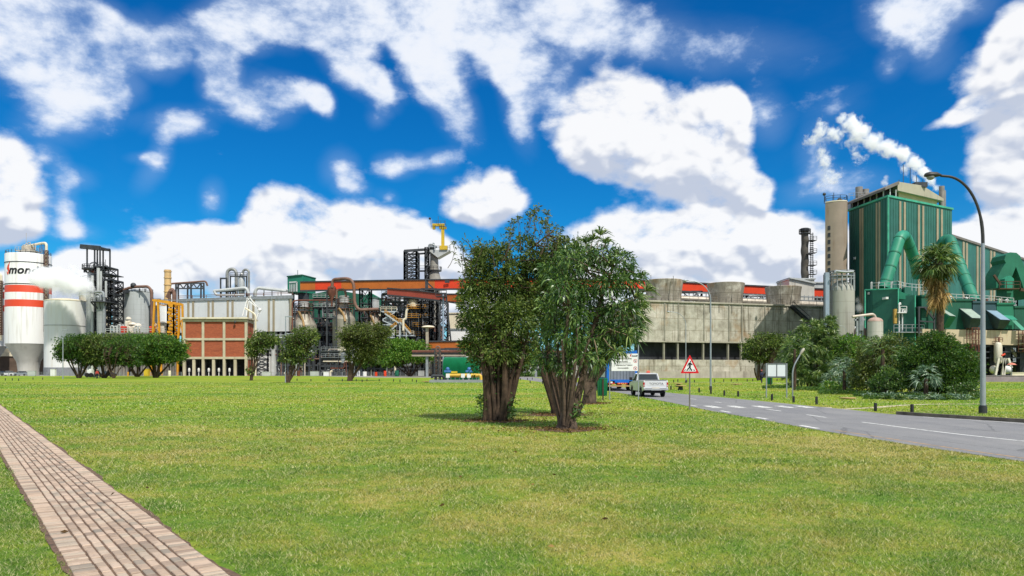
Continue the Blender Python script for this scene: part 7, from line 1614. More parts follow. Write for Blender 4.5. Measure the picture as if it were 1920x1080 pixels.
        g.build('tube_frame', RUST, s)
        g = MB(); [g.box(S.x(a), Y - 2.4, S.z(t + (bt - t) * j / 8), S.x(b), Y - 1, S.z(t + (bt - t) * j / 8) + .08) for j in (2, 5, 7)]; g.build('board', CREAM, s)
hoppers()

# ---- grey silo with caged head, small tanks beside
def grey_silo():
    Y = 127; S = Site(Y); x = S.x(1578.5); r = S.l(22); root = thing('grey_silo', 'tall domed grey panelled silo with a service cage round its head', 'silo', (x, Y, 0)); sm = tankmat('grey_silo_shell', '#9a998f', .7, '#6d695e', .6, 1.9)
    g = MB(); pr = [(r, 0), (r, S.z(549))]
    for i in range(1, 10): a = pi / 2 * i / 9; pr.append((max(.02, r * cos(a)), S.z(549) + (S.z(526) - S.z(549)) * sin(a)))
    g.lathe(x, Y, pr, 44); g.build('shell', sm, root, 30)
    g = MB(); z0 = S.z(532); rr = r * .98
    for zz in (520, 530): g.rail([(x + rr * cos(a), Y + rr * sin(a), S.z(zz)) for a in np.linspace(0, 2 * pi, 17)[:-1]], 1.0, .12, 1.5, True)
    for a in np.linspace(0, 2 * pi, 17)[:-1]: g.bar((x + rr * cos(a), Y + rr * sin(a), S.z(546)), (x + rr * cos(a), Y + rr * sin(a), S.z(512)), .13)
    g.box(x - r * .7, Y - r * .7, S.z(519), x + r * .7, Y + r * .7, S.z(518)); g.tube(bend([S.p(1556, 514, -2), S.p(1557, 511, -2), S.p(1575, 513, -2), S.p(1590, 512, -2)], .5), .22, 7); g.build('service_cage', STEEL, root)
    g = MB(); xl = S.x(1550.5)
    g.box(xl - .65, Y - 1, 0, xl + .0, Y - .3, S.z(512)); g.build('riser_duct', M('bluish_zinc', '#8d9aa6', .4, .3, .1, .8), root)
    g = MB(); g.bar((xl + .35, Y - .8, 0), (xl + .35, Y - .8, S.z(514)), .12); g.bar((xl - .9, Y - .8, 0), (xl - .9, Y - .8, S.z(516)), .1); g.build('conduit', DARK, root)
grey_silo()
def dome_tank(label, cx, hw, ysh, ydome, Y, mat, zb=0, roofm=None):
    S = Site(Y); x = S.x(cx); r = S.l(hw); root = thing('domed_tank', label, 'tank', (x, Y, 0), 'small domed tanks beside the grey silo'); g = MB(); g.lathe(x, Y, [(r, zb), (r, S.z(ysh))], 30); g.build('shell', mat, root, 30)
    g = MB(); pr = [(r * 1.01, S.z(ysh))]; [pr.append((max(.02, r * cos(pi / 2 * i / 7)), S.z(ysh) + (S.z(ydome) - S.z(ysh)) * sin(pi / 2 * i / 7))) for i in range(1, 8)]; g.lathe(x, Y, pr, 30, False); g.build('dome', roofm or mat, root, 30)
dome_tank('small white domed tank with a pinkish dome, fed by an overhead pipe', 1641, 13.5, 603, 595, 122, tankmat('small_tank_shell', '#b3b0a8', .6, '#7a7468', .6, 1.6), 0, M('pinkish_dome', '#a58a7c', .6, 0, .15, .8, .4))
dome_tank('brownish ribbed domed tank half behind the shrubs', 1613, 11, 622, 611, 124, M('mauve_steel', '#7d6a66', .6, .1, .2, .8, .5), 0)
dome_tank('pale domed tank touching the right side of the grey silo', 1603, 8, 618, 612, 129, LGREY, 0)
S = Site(123); r_ = thing('overhead_pipe', 'thick beige pipe from the grey silo to the small domed tank', 'pipe', (S.x(1620), 123, 0)); g = MB()
g.tube(bend([S.p(1598, 594), S.p(1638, 589), S.p(1642, 597)], 1.2, 7), S.l(2.6), 12); g.build('pipe_run', PIPEW, r_, 40); g = MB()
for px in (1607, 1612, 1617): g.bar(S.p(px, 704), S.p(px, 592), .3)
g.bar(S.p(1602, 600), S.p(1622, 599), .3); g.tube([S.p(1614, 620), S.p(1614, 594)], .5, 8); g.build('pipe_support', STEEL, r_)

# ---- white vessels and the low tank on the far right
def vessels():
    Y = 125; S = Site(Y); root = thing('pressure_vessel', 'white upright vessel on splayed legs over two horizontal drums', 'tank', (S.x(1875), Y, 0)); wm = M('vessel_white', '#d5d0c0', .45, 0, .12, .8, .5, '#94703c')
    for px, w in ((1871, 6.5), (1880, 4.5)):
        g = MB(); x = S.x(px); r = S.l(w); yy = Y + (0 if px < 1875 else .8); g.lathe(x, yy, [(r * .3, S.z(682)), (r * .8, S.z(680)), (r, S.z(677)), (r, S.z(646)), (r * .8, S.z(643)), (.05, S.z(641.5))], 26); g.build('upright_drum', wm, root, 30)
    for px, w, d in ((1863, 7.5, 0), (1884, 8, -.6)): g = MB(); g.ball(S.p(px, 693, d), S.l(w), 20, 12, .98); g.build('horizontal_drum', wm if px < 1870 else WHITE, root, 60)
    g = MB()
    for (a, b, c, d_) in ((1865, 672, 1859, 703), (1877, 672, 1872, 703), (1883, 672, 1889, 690), (1875, 672, 1875, 703)): g.bar(S.p(a, b, -1), S.p(c, d_, -1), .32)
    g.build('leg', wm, root); g = MB(); g.tube([S.p(1871, 667, -1.0), S.p(1877, 664, -1.0)], .16, 8); g.build('red_fitting', REDO, root); g = MB(); g.bar(S.p(1873, 641), S.p(1873, 632), .18); g.rail([S.p(1866, 641, 0), S.p(1880, 641, 0)], .7, .07, .6); g.build('top_valve', RUST, root)
vessels()
simple_tank('low_tank', 'low wide green-grey tank with a shallow roof at the right edge', 1926, 24, 680, 674, 130, M('olive_tank', '#7d846f', .6, 0, .15, .6, .4), None, False, None, M('pale_roof', '#9aa398', .6))
S = Site(120); r_ = thing('parasol', 'small faded red parasol on a thin pole near the white vessels', 'parasol', (S.x(1897), 120, 0)); g = MB(); g.lathe(S.x(1897), 120, [(S.l(8), S.z(684)), (S.l(5), S.z(681.5)), (.05, S.z(680))], 12); g.build('canopy', M('faded_red', '#b5705c', .7), r_); g = MB(); g.bar(S.p(1897, 712), S.p(1897, 681), .08); g.build('pole', STEEL, r_)
# low wall and strip of paving at the yard edge on the right
for lab, a, b, t, bt, Y, m_, nm in (('low pale blockwork wall at the right edge of the photo', 1898, 1960, 699, 706, 122, CREAM, 'low_wall'), ('long low mauve-grey planter wall beyond the right lawn', 1810, 1960, 705, 708.5, 116, M('mauve_wall', '#8a7d80', .8, 0, .2, 1), 'low_wall')):
    S = Site(Y); g = MB(); S.box(g, a, t, b, 720, 0, .4); g.box(S.x(a) - .05, Y - .06, S.z(t), S.x(b) + .05, Y + .46, S.z(t) + .08); o = g.build(nm, m_); tag(o, lab, 'wall', 'low walls at the right')
# ================================================================ street furniture
LAMPM = M('lamp_galvanised', '#9aa0a3', .45, .4, .12, 1.5, .3, '#5e5a52')
LAMPD = M('lamp_head_dark', '#3a3835', .5, .2, .2, 3)
def street_lamp(label, px, py_base, h=10.0, side=-1, arm=1.75, r0=.10, tall_bow=2.6, mat=LAMPM, armmat=None, head=1.0, thin=1.0, group='street lamps', base=None):
    Y = base or F * H / (py_base - HOR); x = X(px, Y); root = thing('street_lamp', label, 'street lamp', (x, Y, 0), group)
    g = MB(); zb = h - tall_bow; g.tube([(x, Y, .02), (x, Y, h * .35), (x, Y, zb)], [r0 * thin, r0 * .85 * thin, r0 * .62 * thin], 14); g.build('pole', mat, root, 40)
    g = MB(); g.tube([(x, Y, 0), (x, Y, .32)], r0 * 1.45 * thin, 14); g.tube([(x, Y, .32), (x, Y, .36)], r0 * 1.2 * thin, 14); g.build('base_collar', DARK if thin > .9 else mat, root, 40)
    pts = []
    for i in range(17):
        t = i / 16 * pi / 2 * .94; pts.append((x + side * arm * (1 - cos(t)), Y, zb + tall_bow * sin(t) ** .9 if i else zb))
    e = Vector(pts[-1]); pts.append((e.x + side * .35, Y, e.z + .03)); g = MB(); g.tube(pts, [r0 * .6 * thin] * 4 + [r0 * .48 * thin] * 14, 10); g.build('arm', armmat or mat, root, 40)
    e = Vector(pts[-1]); g = MB(); L_ = .62 * head
    vs, fs = [], []; prof = [(0, .06, .05), (.12, .09, .08), (.3, .16, .12), (.7, .17, .13), (.92, .13, .09), (1.0, .03, .03)]; n = 14
    for (t, wy, hz) in prof:
        for j in range(n): a = 2 * pi * j / n; z = sin(a) * hz * head; vs.append((e.x + side * t * L_, Y + cos(a) * wy * head, e.z + (z if z > 0 else z * .55) - .0 + .02))
    for i in range(len(prof) - 1):
        for j in range(n): fs.append((i * n + j, i * n + (j + 1) % n, (i + 1) * n + (j + 1) % n, (i + 1) * n + j))
    fs.append(tuple(range(n))); fs.append(tuple((len(prof) - 1) * n + j for j in range(n))[::-1]); g.add(vs, fs); hd = g.build('lamp_head', LAMPD if head > .9 else mat, root, 50)
    g = MB(); g.ball((e.x + side * .62 * L_, Y, e.z - .05 * head), .14 * head, 14, 8, .75); g.build('lens', M('lamp_lens', '#8b8a80', .2, 0, .1), hd, 60)
    return root
street_lamp('big grey street lamp on the right lawn, nearest to the camera, its arm reaching left', 1843, 775.5, 10.25, -1, 1.62, .115, 2.9, LAMPM, LAMPD, 1.15)
street_lamp('street lamp left of the notice board with its long arm over the cooling tower wall', 1332.5, 731, 10.2, -1, 1.9, .09, 1.9, LAMPM, None, .9)
street_lamp('farther street lamp behind the warning triangle, lower against the cooling wall', 1286, 718, 10.1, -1, 2.0, .08, 2.0, LAMPM, None, .9)
street_lamp('small grey street lamp standing before the grey silo', 1588.5, 714.5, 9.2, -1, 1.1, .07, 1.6, LAMPM, None, .8)
def straight_lamp(label, px, py, h):
    Y = F * H / (py - HOR); x = X(px, Y); root = thing('lamp_post', label, 'lamp post', (x, Y, 0), 'straight lamp posts on the lawn'); g = MB(); g.tube([(x, Y, 0), (x, Y, h)], [.11, .07], 10); g.build('pole', LAMPM, root, 40)
    g = MB(); g.bar((x - .1, Y, h), (x + .85, Y, h + .02), .14, .12); g.box(x + .3, Y - .14, h - .08, x + .95, Y + .14, h + .02); g.build('lamp_head', LAMPM, root)
straight_lamp('thin straight lamp post in front of the wide white tank', 118, 710.5, 10.0)
straight_lamp('thin straight lamp post beside the wind-shaped tree', 535.5, 717.5, 9.6)
# the low bent lamp beside the notice board
def bent_lamp():
    Y = F * H / (744 - HOR); S = Site(Y); root = thing('bent_lamp', 'low grey lamp on a pole bent over to the right, before the dark shrubs', 'lamp', (S.x(1486), Y, 0)); g = MB()
    g.tube(bend([(S.x(1486), Y, 0), (S.x(1486), Y, S.z(690)), (S.x(1502), Y, S.z(662))], .5, 6), .05, 10); g.build('pole', LAMPM, root, 40)
    g = MB(); a, b = Vector(S.p(1500, 665)), Vector(S.p(1508, 653)); g.tube([a, a.lerp(b, .3), a.lerp(b, .8), b], [.05, .09, .10, .04], 10); g.build('lamp_head', M('lamp_white', '#a09a8c', .5), root, 50)
bent_lamp()

def flat_poly(mb, pts2, cx, Y, cz, s, th=.006, front=0.0):
    n = len(pts2); a = sum(pts2[i][0] * pts2[(i + 1) % n][1] - pts2[(i + 1) % n][0] * pts2[i][1] for i in range(n))
    if a < 0: pts2 = pts2[::-1]
    vs = [(cx + x * s, Y - front, cz + z * s) for x, z in pts2] + [(cx + x * s, Y - front + th, cz + z * s) for x, z in pts2]
    return mb.add(vs, [tuple(range(n)), tuple(range(n, 2 * n))[::-1]] + [(i, i + n, (i + 1) % n + n, (i + 1) % n) for i in range(n)])
def put_text(txt, cx, Y, cz, size, mat, parent, front=.012, name='lettering', bold=.0, sx=1.0, shear=0.0):
    vs, fs = text_mesh(txt, size, .003, bold, shear); g = MB(); g.add([(cx + v.x * sx, Y - front - v.z, cz + v.y) for v in vs], fs); return g.build(name, mat, parent, 0)
SRED = M('sign_red', '#c4141c', .35, 0, .05); SWHITE = M('sign_white', '#dcdcd8', .4, 0, .04, 2); SBLACK = M('sign_black', '#101012', .5, 0, .1); SGREY = M('sign_grey_text', '#5d5a58', .6, 0, .1)
def warning_sign():
    Y = F * H / (768.5 - HOR); S = Site(Y); x = S.x(1293.5); root = thing('warning_sign', 'red-bordered triangular pedestrian crossing sign on a grey pole', 'road sign', (x, Y, 0)); zb, zt = S.z(700), S.z(665); h = zt - zb; hw = S.l(17.5)
    g = MB(); g.tube([(x, Y + .04, 0), (x, Y + .04, zb + h * .7)], .035, 12); g.build('pole', M('sign_pole', '#7f7a72', .5, .3, .2, 3), root, 40)
    def tri(k_):                          # rounded triangle, shrunk by k_
        c = [(-hw * k_, -h / 3 * k_ * 1.0), (hw * k_, -h / 3 * k_), (0, h * 2 / 3 * k_)]; out = []
        for i in range(3):
            p, q, r = [Vector((*c[j % 3], 0)) for j in (i - 1, i, i + 1)]; a, b = q + (p - q).normalized() * .05, q + (r - q).normalized() * .05
            for j in range(5): t = j / 4; v = a * (1 - t) ** 2 + q * 2 * t * (1 - t) + b * t * t; out.append((v.x, v.y))
        return out
    zc = zb + h / 3; g = MB(); flat_poly(g, tri(1.0), x, Y, zc, 1, .012, 0); pl = g.build('red_triangle', SRED, root); g = MB(); flat_poly(g, tri(.70), x, Y, zc - h * .0, 1, .003, .004); g.build('white_panel', SWHITE, root)
    # walking figure over a striped crossing
    s = h / 2.6; g = MB(); zc2 = zc - h * .01
    fig = [[(-.01, .62), (.06, .67), (.13, .62), (.13, .54), (.06, .49), (-.01, .54)],                                             # head
           [(-.24, .30), (-.10, .47), (.08, .48), (.17, .38), (.33, .22), (.26, .14), (.12, .25), (.11, .0), (-.11, .0), (-.10, .25), (-.15, .20), (-.20, .02), (-.30, .05)],
           [(-.11, .03), (.11, .03), (.10, -.14), (.25, -.46), (.11, -.50), (-.02, -.18), (-.16, -.32), (-.24, -.48), (-.36, -.42), (-.28, -.24), (-.12, -.10)]]
    for pl2 in fig: flat_poly(g, pl2, x, Y, zc2 + .035, s * 1.2, .003, .008)
    g.build('pedestrian_figure', SBLACK, root)
    for i, (x0, x1) in enumerate(((-.80, -.66), (-.48, -.36), (-.12, -.02), (.26, .38), (.60, .76))):
        g = MB(); t = .20 * (0.5 * (x0 + x1)); flat_poly(g, [(x0 - .06 - 0, -.56), (x1 - .06, -.56), (x1 * .78 + .04 - .02, -.34), (x0 * .78 + .04, -.34)], x, Y, zc2 + .02, s, .003, .0065); g.build('crossing_stripe', SBLACK, root)
warning_sign()
def info_sign():
    Y = F * H / (749.5 - HOR); S = Site(Y); x0, x1 = S.x(1146.5), S.x(1196); root = thing('information_sign', 'white site rules sign on two poles in front of the blue truck', 'sign', (S.x(1170), Y, 0)); zt, zb = S.z(663), S.z(695.5)
    g = MB(); g.box(x0, Y - .02, zb, x1, Y + .02, zt); g.build('panel', SWHITE, root)
    for px, pb, d, top in ((1143.5, 745.5, .1, 672), (1197, 749.5, 0, 640)): g = MB(); g.tube([(S.x(px), Y + d, 0), (S.x(px), Y + d, S.z(top))], .035, 10); g.build('pole', LAMPM, root, 40)
    g = MB(); g.bar((S.x(1143.5), Y + .06, S.z(668)), (S.x(1197), Y + .06, S.z(668)), .03); g.build('crossbar', LAMPM, root)
    cx = S.x(1166); k_ = S.l(1)
    put_text("Don't Drink & Drive", S.x(1167), Y, S.z(672.3), k_ * 4.3, SGREY, root, .024, bold=.004, sx=.95)
    put_text("Phuza Kodwa", S.x(1167), Y, S.z(678), k_ * 3.6, SGREY, root, .024, bold=.004); put_text("Sebenzisa kwi Telefoni", S.x(1170), Y, S.z(684.5), k_ * 3.4, SGREY, root, .024, bold=.003)
    put_text("Awuvumelekile", S.x(1168), Y, S.z(690), k_ * 3.4, SGREY, root, .024, bold=.003)
    g = MB(); g.box(S.x(1155), Y - .024, S.z(680.9), S.x(1183), Y - .0205, S.z(680.3)); g.build('rule_line', SGREY, root)
    put_text("mondi", S.x(1189.5), Y, S.z(667.3), k_ * 4.2, SBLACK, root, .024, bold=.006, shear=.2); g = MB(); flat_poly(g, [(-.05, -.08), (.0, -.08), (.02, -.02), (.07, .09), (-.03, .05), (-.06, -.01)], S.x(1182.5), Y, S.z(666.5), .9, .003, .024); g.build('flame_mark', SRED, root)
    for py in (676.8, 690.5):
        g = MB(); c = Vector((S.x(1191), Y - .024, S.z(py))); r = k_ * 3.5; n = 24; vs = []
        for rr in (r, r * .8): vs += [(c.x + rr * cos(2 * pi * i / n), c.y, c.z + rr * sin(2 * pi * i / n)) for i in range(n)]
        g.add(vs, [(i, (i + 1) % n, n + (i + 1) % n, n + i) for i in range(n)]); g.build('prohibition_ring', SRED, root)
        g = MB(); g.bar(c + Vector((-r * .6, -.002, r * .6)), c + Vector((r * .6, -.002, -r * .6)), r * .18, .003); g.build('prohibition_bar', SRED, root)
        g = MB(); flat_poly(g, [(-.3, -.5), (.2, -.5), (.3, .0), (.1, .5), (-.2, .3)], c.x, Y, c.z, r * .9, .002, .0225); g.build('pictogram', SGREY, root)
info_sign()
def notice_board():
    Y = F * H / (746 - HOR); S = Site(Y); root = thing('notice_board', 'blank white double notice board on two grey posts', 'notice board', (S.x(1455), Y, 0)); zt, zb = S.z(682), S.z(707)
    for px in (1437, 1475): g = MB(); g.tube([(S.x(px), Y, 0), (S.x(px), Y, zt + .03)], .045, 10); g.build('post', LAMPM, root, 40)
    fm = M('frame_dark_grey', '#6b6f72', .5, .3, .1)
    g = MB(); x0, x1 = S.x(1438), S.x(1474); [g.box(x0, Y - .05, z - .03, x1, Y + .03, z + .03) for z in (zt, zb)]; g.box(S.x(1455.6), Y - .05, zb, S.x(1456.8), Y + .03, zt); g.box(x0, Y - .04, zb, x0 + .05, Y + .03, zt); g.box(x1 - .05, Y - .04, zb, x1, Y + .03, zt); g.build('frame', fm, root)
    for a, b in ((1439, 1455.2), (1457.2, 1473)): g = MB(); g.box(S.x(a), Y - .02, zb + .05, S.x(b), Y + .01, zt - .04); g.build('board', M('board_white', '#c9cdd2', .3, 0, .03, 1), root)
notice_board()
def litter_bin(label, px, pyb, w, h, zb=.28):
    Y = F * H / (pyb - HOR); x = X(px, Y); root = thing('litter_bin', label, 'litter bin', (x, Y, 0), 'green litter bins'); gm = M('bin_green', '#0f6a42', .45, 0, .15, 2, .2, '#083a24')
    g = MB(); r = w / 2; g.lathe(x, Y + r, [(r * .86, zb), (r * .9, zb + .05), (r, zb + h - .06), (r * 1.05, zb + h - .05), (r * 1.05, zb + h), (r * .95, zb + h), (r * .9, zb + h - .25)], 24, True); g.build('drum', gm, root, 35)
    g = MB(); [g.box(x + dx * r - .012, Y + r - r * sqrt(max(0, 1 - dx * dx)) - .012, zb + .04, x + dx * r + .012, Y + r - r * sqrt(max(0, 1 - dx * dx)) + .02, zb + h - .06) for dx in (-.75, -.5, -.25, .28, .52, .76)]; g.build('rib', gm, root)
    g = MB(); g.box(x - .04, Y - .07, 0, x + .04, Y + .0 - .02, zb + h - .02); g.build('post', M('timber_post', '#3d2f26', .8), root)
litter_bin('green ribbed litter bin beside the big trees, near the road', 1130.5, 751.0, .66, 1.08)
litter_bin('small green litter bin half behind the notice board', 1445, 723.5, .62, 1.05, .15)

# bollards
def bollards():
    BM = M('bollard_black', '#17171a', .6, 0, .4, 6, .3, '#5a564e'); h, r = .40, .068
    proto = None
    def mk(t):
        g = MB(); g.lathe(t.location.x, t.location.y, [(r, -.02), (r, h - .03), (r * .8, h), (.01, h + .008)], 14); return g.build('post', BM, t, 35)
    near_ = [(1258, 731), (1311, 736), (1333, 739), (1358, 742), (1384, 744), (1447.5, 751), (1488, 754.7), (1531, 758.5), (1641.5, 771), (1710, 777.8)]
    side = ['first', 'second', 'third', 'fourth', 'fifth', 'sixth', 'seventh', 'eighth', 'ninth', 'tenth']
    n = 0; first = None
    def put(px, py, lab, grp, hs=1.0):
        nonlocal first
        x, y = G(px, py)
        if first is None:
            first = thing('bollard', lab, 'bollard', (x, y, 0), grp); mk(first); first.scale = (1, 1, hs)
        else: dup(first, (x, y, 0), rnd.uniform(0, 3), (1, 1, hs), lab, grp)
    labs = ['stubby black bollard on the road verge just right of the pickup', 'black bollard on the road verge, between the pickup and the tall lamp', 'black bollard at the foot of the tall curved street lamp', 'black bollard on the road verge, first right of the tall lamp', 'black bollard on the road verge, second right of the tall lamp',
            'black bollard standing under the white notice board', 'black bollard at the foot of the bent lamp', 'black bollard on the verge before the dark shrubs, right of the bent lamp', 'short black bollard on the verge before the middle of the thicket', 'nearest black bollard, at the start of the raised kerb']
    for (px, py), lab in zip(near_, labs): put(px, py, lab, 'bollards along the road verge', 1.0 + rnd.uniform(-.1, .12))
    A1 = 'small black bollard in the far row along the cooling tower wall'
    for px, py in ((1228, 716), (1243, 716), (1263, 717), (1271, 716), (1288, 716.5), (1302, 717), (1331, 716), (1340, 716), (1357, 716), (1371, 715.5), (1382, 715.2), (1401, 715.5), (1411.5, 715), (1421, 714.5), (1457, 714.5), (1215, 719)): put(px, py, A1, 'bollards below the cooling tower wall')
    A2 = 'small black bollard in the row across the far lawn, left of the green shed'
    for px, py in ((617, 714.5), (642, 715), (668, 715), (679, 716.5), (688, 715), (711, 715), (738, 715.5), (750, 716.6), (773, 715.5), (781, 717), (557, 714), (583, 715.2)): put(px, py, A2, 'bollards across the far lawn')
    A3 = 'small black bollard beside the road, seen between the big tree trunks'
    for px, py in ((976, 713), (989, 712.5), (998, 712), (965, 717.8), (994, 718.5), (1017, 720.2), (1030, 714)): put(px, py, A3, 'bollards in the gap between the trunks')
    A4 = 'tiny dark bollard in the far lawn row at the left edge of the photo'
    for px, py in ((10, 713.5), (23, 713.5), (35, 714), (62, 712), (80, 712)): put(px, py, A4, 'bollards at the far left')
    A5 = 'small black bollard in the row below the white vessels at the right edge'
    for px, py in ((1850, 711), (1864, 711), (1868, 710.5), (1880, 710.2), (1885, 711), (1894, 711.5), (1903, 710.5), (1912, 711), (1860, 709.5)): put(px, py, A5, 'bollards at the far right')
bollards()
# low round picnic slabs on the lawn
def slab_table(label, px, py, w, h=.45):
    x, y = G(px, py); root = thing('low_table', label, 'table', (x, y, 0), 'low slab tables on the lawn'); g = MB(); r = w / 2; g.lathe(x, y, [(r * .96, h - .08), (r, h - .06), (r, h - .01), (r * .97, h)], 24); o = g.build('table_top', M('slab_tan', '#a8905c', .8, 0, .2, 2), root, 30); g = MB(); g.lathe(x, y, [(.26, 0), (.2, h * .6), (.24, h - .08)], 14); g.build('pedestal', DARK, root, 30)
slab_table('low tan slab table on a dark pedestal beside the first verge bollard', 1276, 731.5, 1.05)
slab_table('low tan slab table behind, left of the tall curved lamp', 1272, 725.5, .95, .4)
slab_table('low tan slab table between the tall lamp and the notice board', 1381, 722, 1.4, .16)
slab_table('flat tan slab on the lawn right of the bent lamp', 1590, 748.5, .95, .12)
slab_table('low slab on the far lawn left of the green shed slab', 800, 717, 1.6, .2)

# ================================================================ vehicles
TYRE = M('tyre', '#141414', .85, 0, .2, 6); RIM = M('rim', '#7d7f80', .4, .6, .15, 6); GLASS = M('car_glass', '#1c2528', .08, 0, .2, 2, spec=.8)
def wheel(root, x, y, z, r, w, nm='wheel'):
    t = MB(); vs = []; n = 28
    prof = [(r * .62, -w / 2), (r * .93, -w / 2), (r, -w / 2 + .04), (r, w / 2 - .04), (r * .93, w / 2), (r * .62, w / 2)]
    m = len(prof)
    for (rr, xx) in prof: vs += [(x + xx, y + rr * cos(2 * pi * i / n), z + rr * sin(2 * pi * i / n)) for i in range(n)]
    t.add(vs, [(j * n + i, j * n + (i + 1) % n, (j + 1) % m * n + (i + 1) % n, (j + 1) % m * n + i) for j in range(m) for i in range(n)])
    o = t.build(nm, TYRE, root, 40); g = MB(); g.add([(x + s * w * .32, y + r * .63 * cos(2 * pi * i / n), z + r * .63 * sin(2 * pi * i / n)) for s in (-1, 1) for i in range(n)], [tuple(range(n)), tuple(range(n, 2 * n))[::-1]] + [(i, (i + 1) % n, n + (i + 1) % n, n + i) for i in range(n)])
    g.build('rim', RIM, o, 30); return o
def pickup():
    """white single-cab pickup seen from behind; local x to the right, y forward from the tailgate"""
    x0, y0 = 9.86, 51.2; root = thing('pickup_truck', 'white single-cab pickup driving away along the road', 'pickup truck', (x0, y0, 0)); root.rotation_euler = (0, 0, radians(2.5))
    pm = M('pickup_white', '#c4c6c8', .3, 0, .05, 2, .15, '#7a7468', coat=.5); W = .83
    R = thing_off = Vector((x0, y0, 0))
    def B(): return MB()
    def bx(g, a, b, c, d, e, f): return g.box(x0 + a, y0 + b, c, x0 + d, y0 + e, f)
    # side panels with wheel arches (profile in y,z)
    def arch(cy, r, n=10): return [(cy + r * cos(pi - pi * i / n), .38 + r * sin(pi - pi * i / n)) for i in range(n + 1)]
    def side(sx, x_in, x_out, prof, nm, mat=pm):
        g = MB(); n = len(prof); vs = [(x0 + sx * x_in, y0 + y, z) for y, z in prof] + [(x0 + sx * x_out, y0 + y, z) for y, z in prof]
        g.add(vs, [tuple(range(n))[::-1 if sx > 0 else 1], tuple(range(n, 2 * n))[:: 1 if sx > 0 else -1]] + [(i, (i + 1) % n, (i + 1) % n + n, i + n) if sx > 0 else (i + n, (i + 1) % n + n, (i + 1) % n, i) for i in range(n)]); return g.build(nm, mat, root, 30)
    bed = [(0, .48), (.55, .44)] + [(y, z) for y, z in arch(1.02, .41)] + [(1.6, .40), (2.28, .40), (2.28, 1.12), (2.2, 1.15), (.02, 1.15), (0, 1.10)]
    cabp = [(2.31, .40), (3.72, .40)] + arch(4.02, .41) + [(4.62, .42), (4.86, .50), (4.88, .80), (4.75, .95), (3.75, 1.08), (2.31, 1.12)]
    for sx in (-1, 1):
        side(sx, W - .08, W, bed, 'bed_side'); side(sx, W - .10, W - .005, cabp, 'cab_side')
    g = MB(); bx(g, -W + .06, .0, .62, W - .06, .05, 1.13); g.build('tailgate', pm, root)
    g = MB(); bx(g, -W + .08, .05, .60, W - .08, 2.26, .66); bx(g, -W + .08, 2.22, .6, W - .08, 2.28, 1.13); g.build('bed_floor', M('bed_grey', '#77797a', .6), root)
    g = MB(); bx(g, -W + .1, 2.32, .45, W - .1, 4.8, .95); g.add([(x0 + sx * (W - .1), y0 + yy, z) for sx in (-1, 1) for yy, z in ((3.5, .95), (4.8, .85), (4.8, .9), (3.7, 1.09))], [(0, 1, 2, 3), (7, 6, 5, 4), (0, 4, 5, 1), (1, 5, 6, 2), (2, 6, 7, 3), (3, 7, 4, 0)]); g.build('bonnet', pm, root)
    # cab roof and pillars
    def ring(z, wx, ya, yb): return [(x0 - wx, y0 + ya, z), (x0 + wx, y0 + ya, z), (x0 + wx, y0 + yb, z), (x0 - wx, y0 + yb, z)]
    g = MB(); g.hexa(ring(1.60, .66, 2.52, 3.22), ring(1.66, .60, 2.6, 3.12)); g.build('cab_roof', pm, root, 30)
    lo, hi = ring(1.10, W - .04, 2.34, 3.78), ring(1.61, .665, 2.5, 3.24)
    g = MB(); [g.bar(lo[i], hi[i], .085) for i in range(4)]; g.bar(hi[0], hi[1], .08); g.bar(lo[0], lo[1], .1); mid0 = (Vector(lo[0]) + Vector(lo[3])) / 2; g.build('cab_pillar', pm, root)
    k_ = .97; lo2 = ring(1.10, (W - .04) * k_, 2.37, 3.75); hi2 = ring(1.60, .665 * k_, 2.53, 3.21)
    g = MB(); g.hexa(lo2, hi2); gl = g.build('cab_glass', GLASS, root)
    g = MB(); [g.box(x0 + sx * .34 - .17, y0 + 2.47, 1.15, x0 + sx * .34 + .17, y0 + 2.50, 1.42) for sx in (-1, 1)]; g.build('headrest', M('seat_dark', '#2f3335', .8), root)
    for sx in (-1, 1):
        g = MB(); bx(g, sx * (W - .02) - .06, -.012, .74, sx * (W - .02) + .045, .10, 1.02); g.build('tail_light', M('tail_red', '#a51a14', .25, 0, .1), root)
        g = MB(); bx(g, sx * (W - .02) - .055, -.02, .80, sx * (W - .02) + .04, .0, .85); g.build('reverse_light', M('tail_clear', '#cfc7c0', .25), root)
        g = MB(); g.box(x0 + sx * .98 - .10, y0 + 3.62, 1.12, x0 + sx * .98 + .10, y0 + 3.72, 1.34); g.bar((x0 + sx * .8, y0 + 3.66, 1.18), (x0 + sx * .95, y0 + 3.66, 1.2), .04); g.build('mirror', BLACK, root)
        for yy in (1.02, 4.02): wheel(root, x0 + sx * .72, y0 + yy, .345, .345, .22)
    g = MB(); bx(g, -W + .0, -.16, .50, W, -.02, .60); bx(g, -.35, -.17, .48, .35, -.1, .56); g.build('rear_bumper', M('bumper_grey', '#a2a4a5', .4, .3, .1, 3), root)
    g = MB(); bx(g, -.26, -.03, .585, .26, -.005, .70); g.build('number_plate', M('plate', '#cfcabc', .5), root)
    g = MB(); bx(g, -.6, 0.3, .28, .6, 4.5, .45); [g.tube([(x0 - .6, y0 + yy, .34), (x0 + .6, y0 + yy, .34)], .06, 8) for yy in (1.02, 4.02)]; g.build('underbody', BLACK, root)
    g = MB(); bx(g, -.52, -.012, .80, .62, -.001, 1.04); g.build('tailgate_panel', M('tailgate_white', '#d6d7d6', .4), root)
    put_text("TOYOTA", x0 + .03, y0, .92, .21, M('badge_grey', '#6a6c70', .5), root, .016, 'lettering', .004, 1.15)
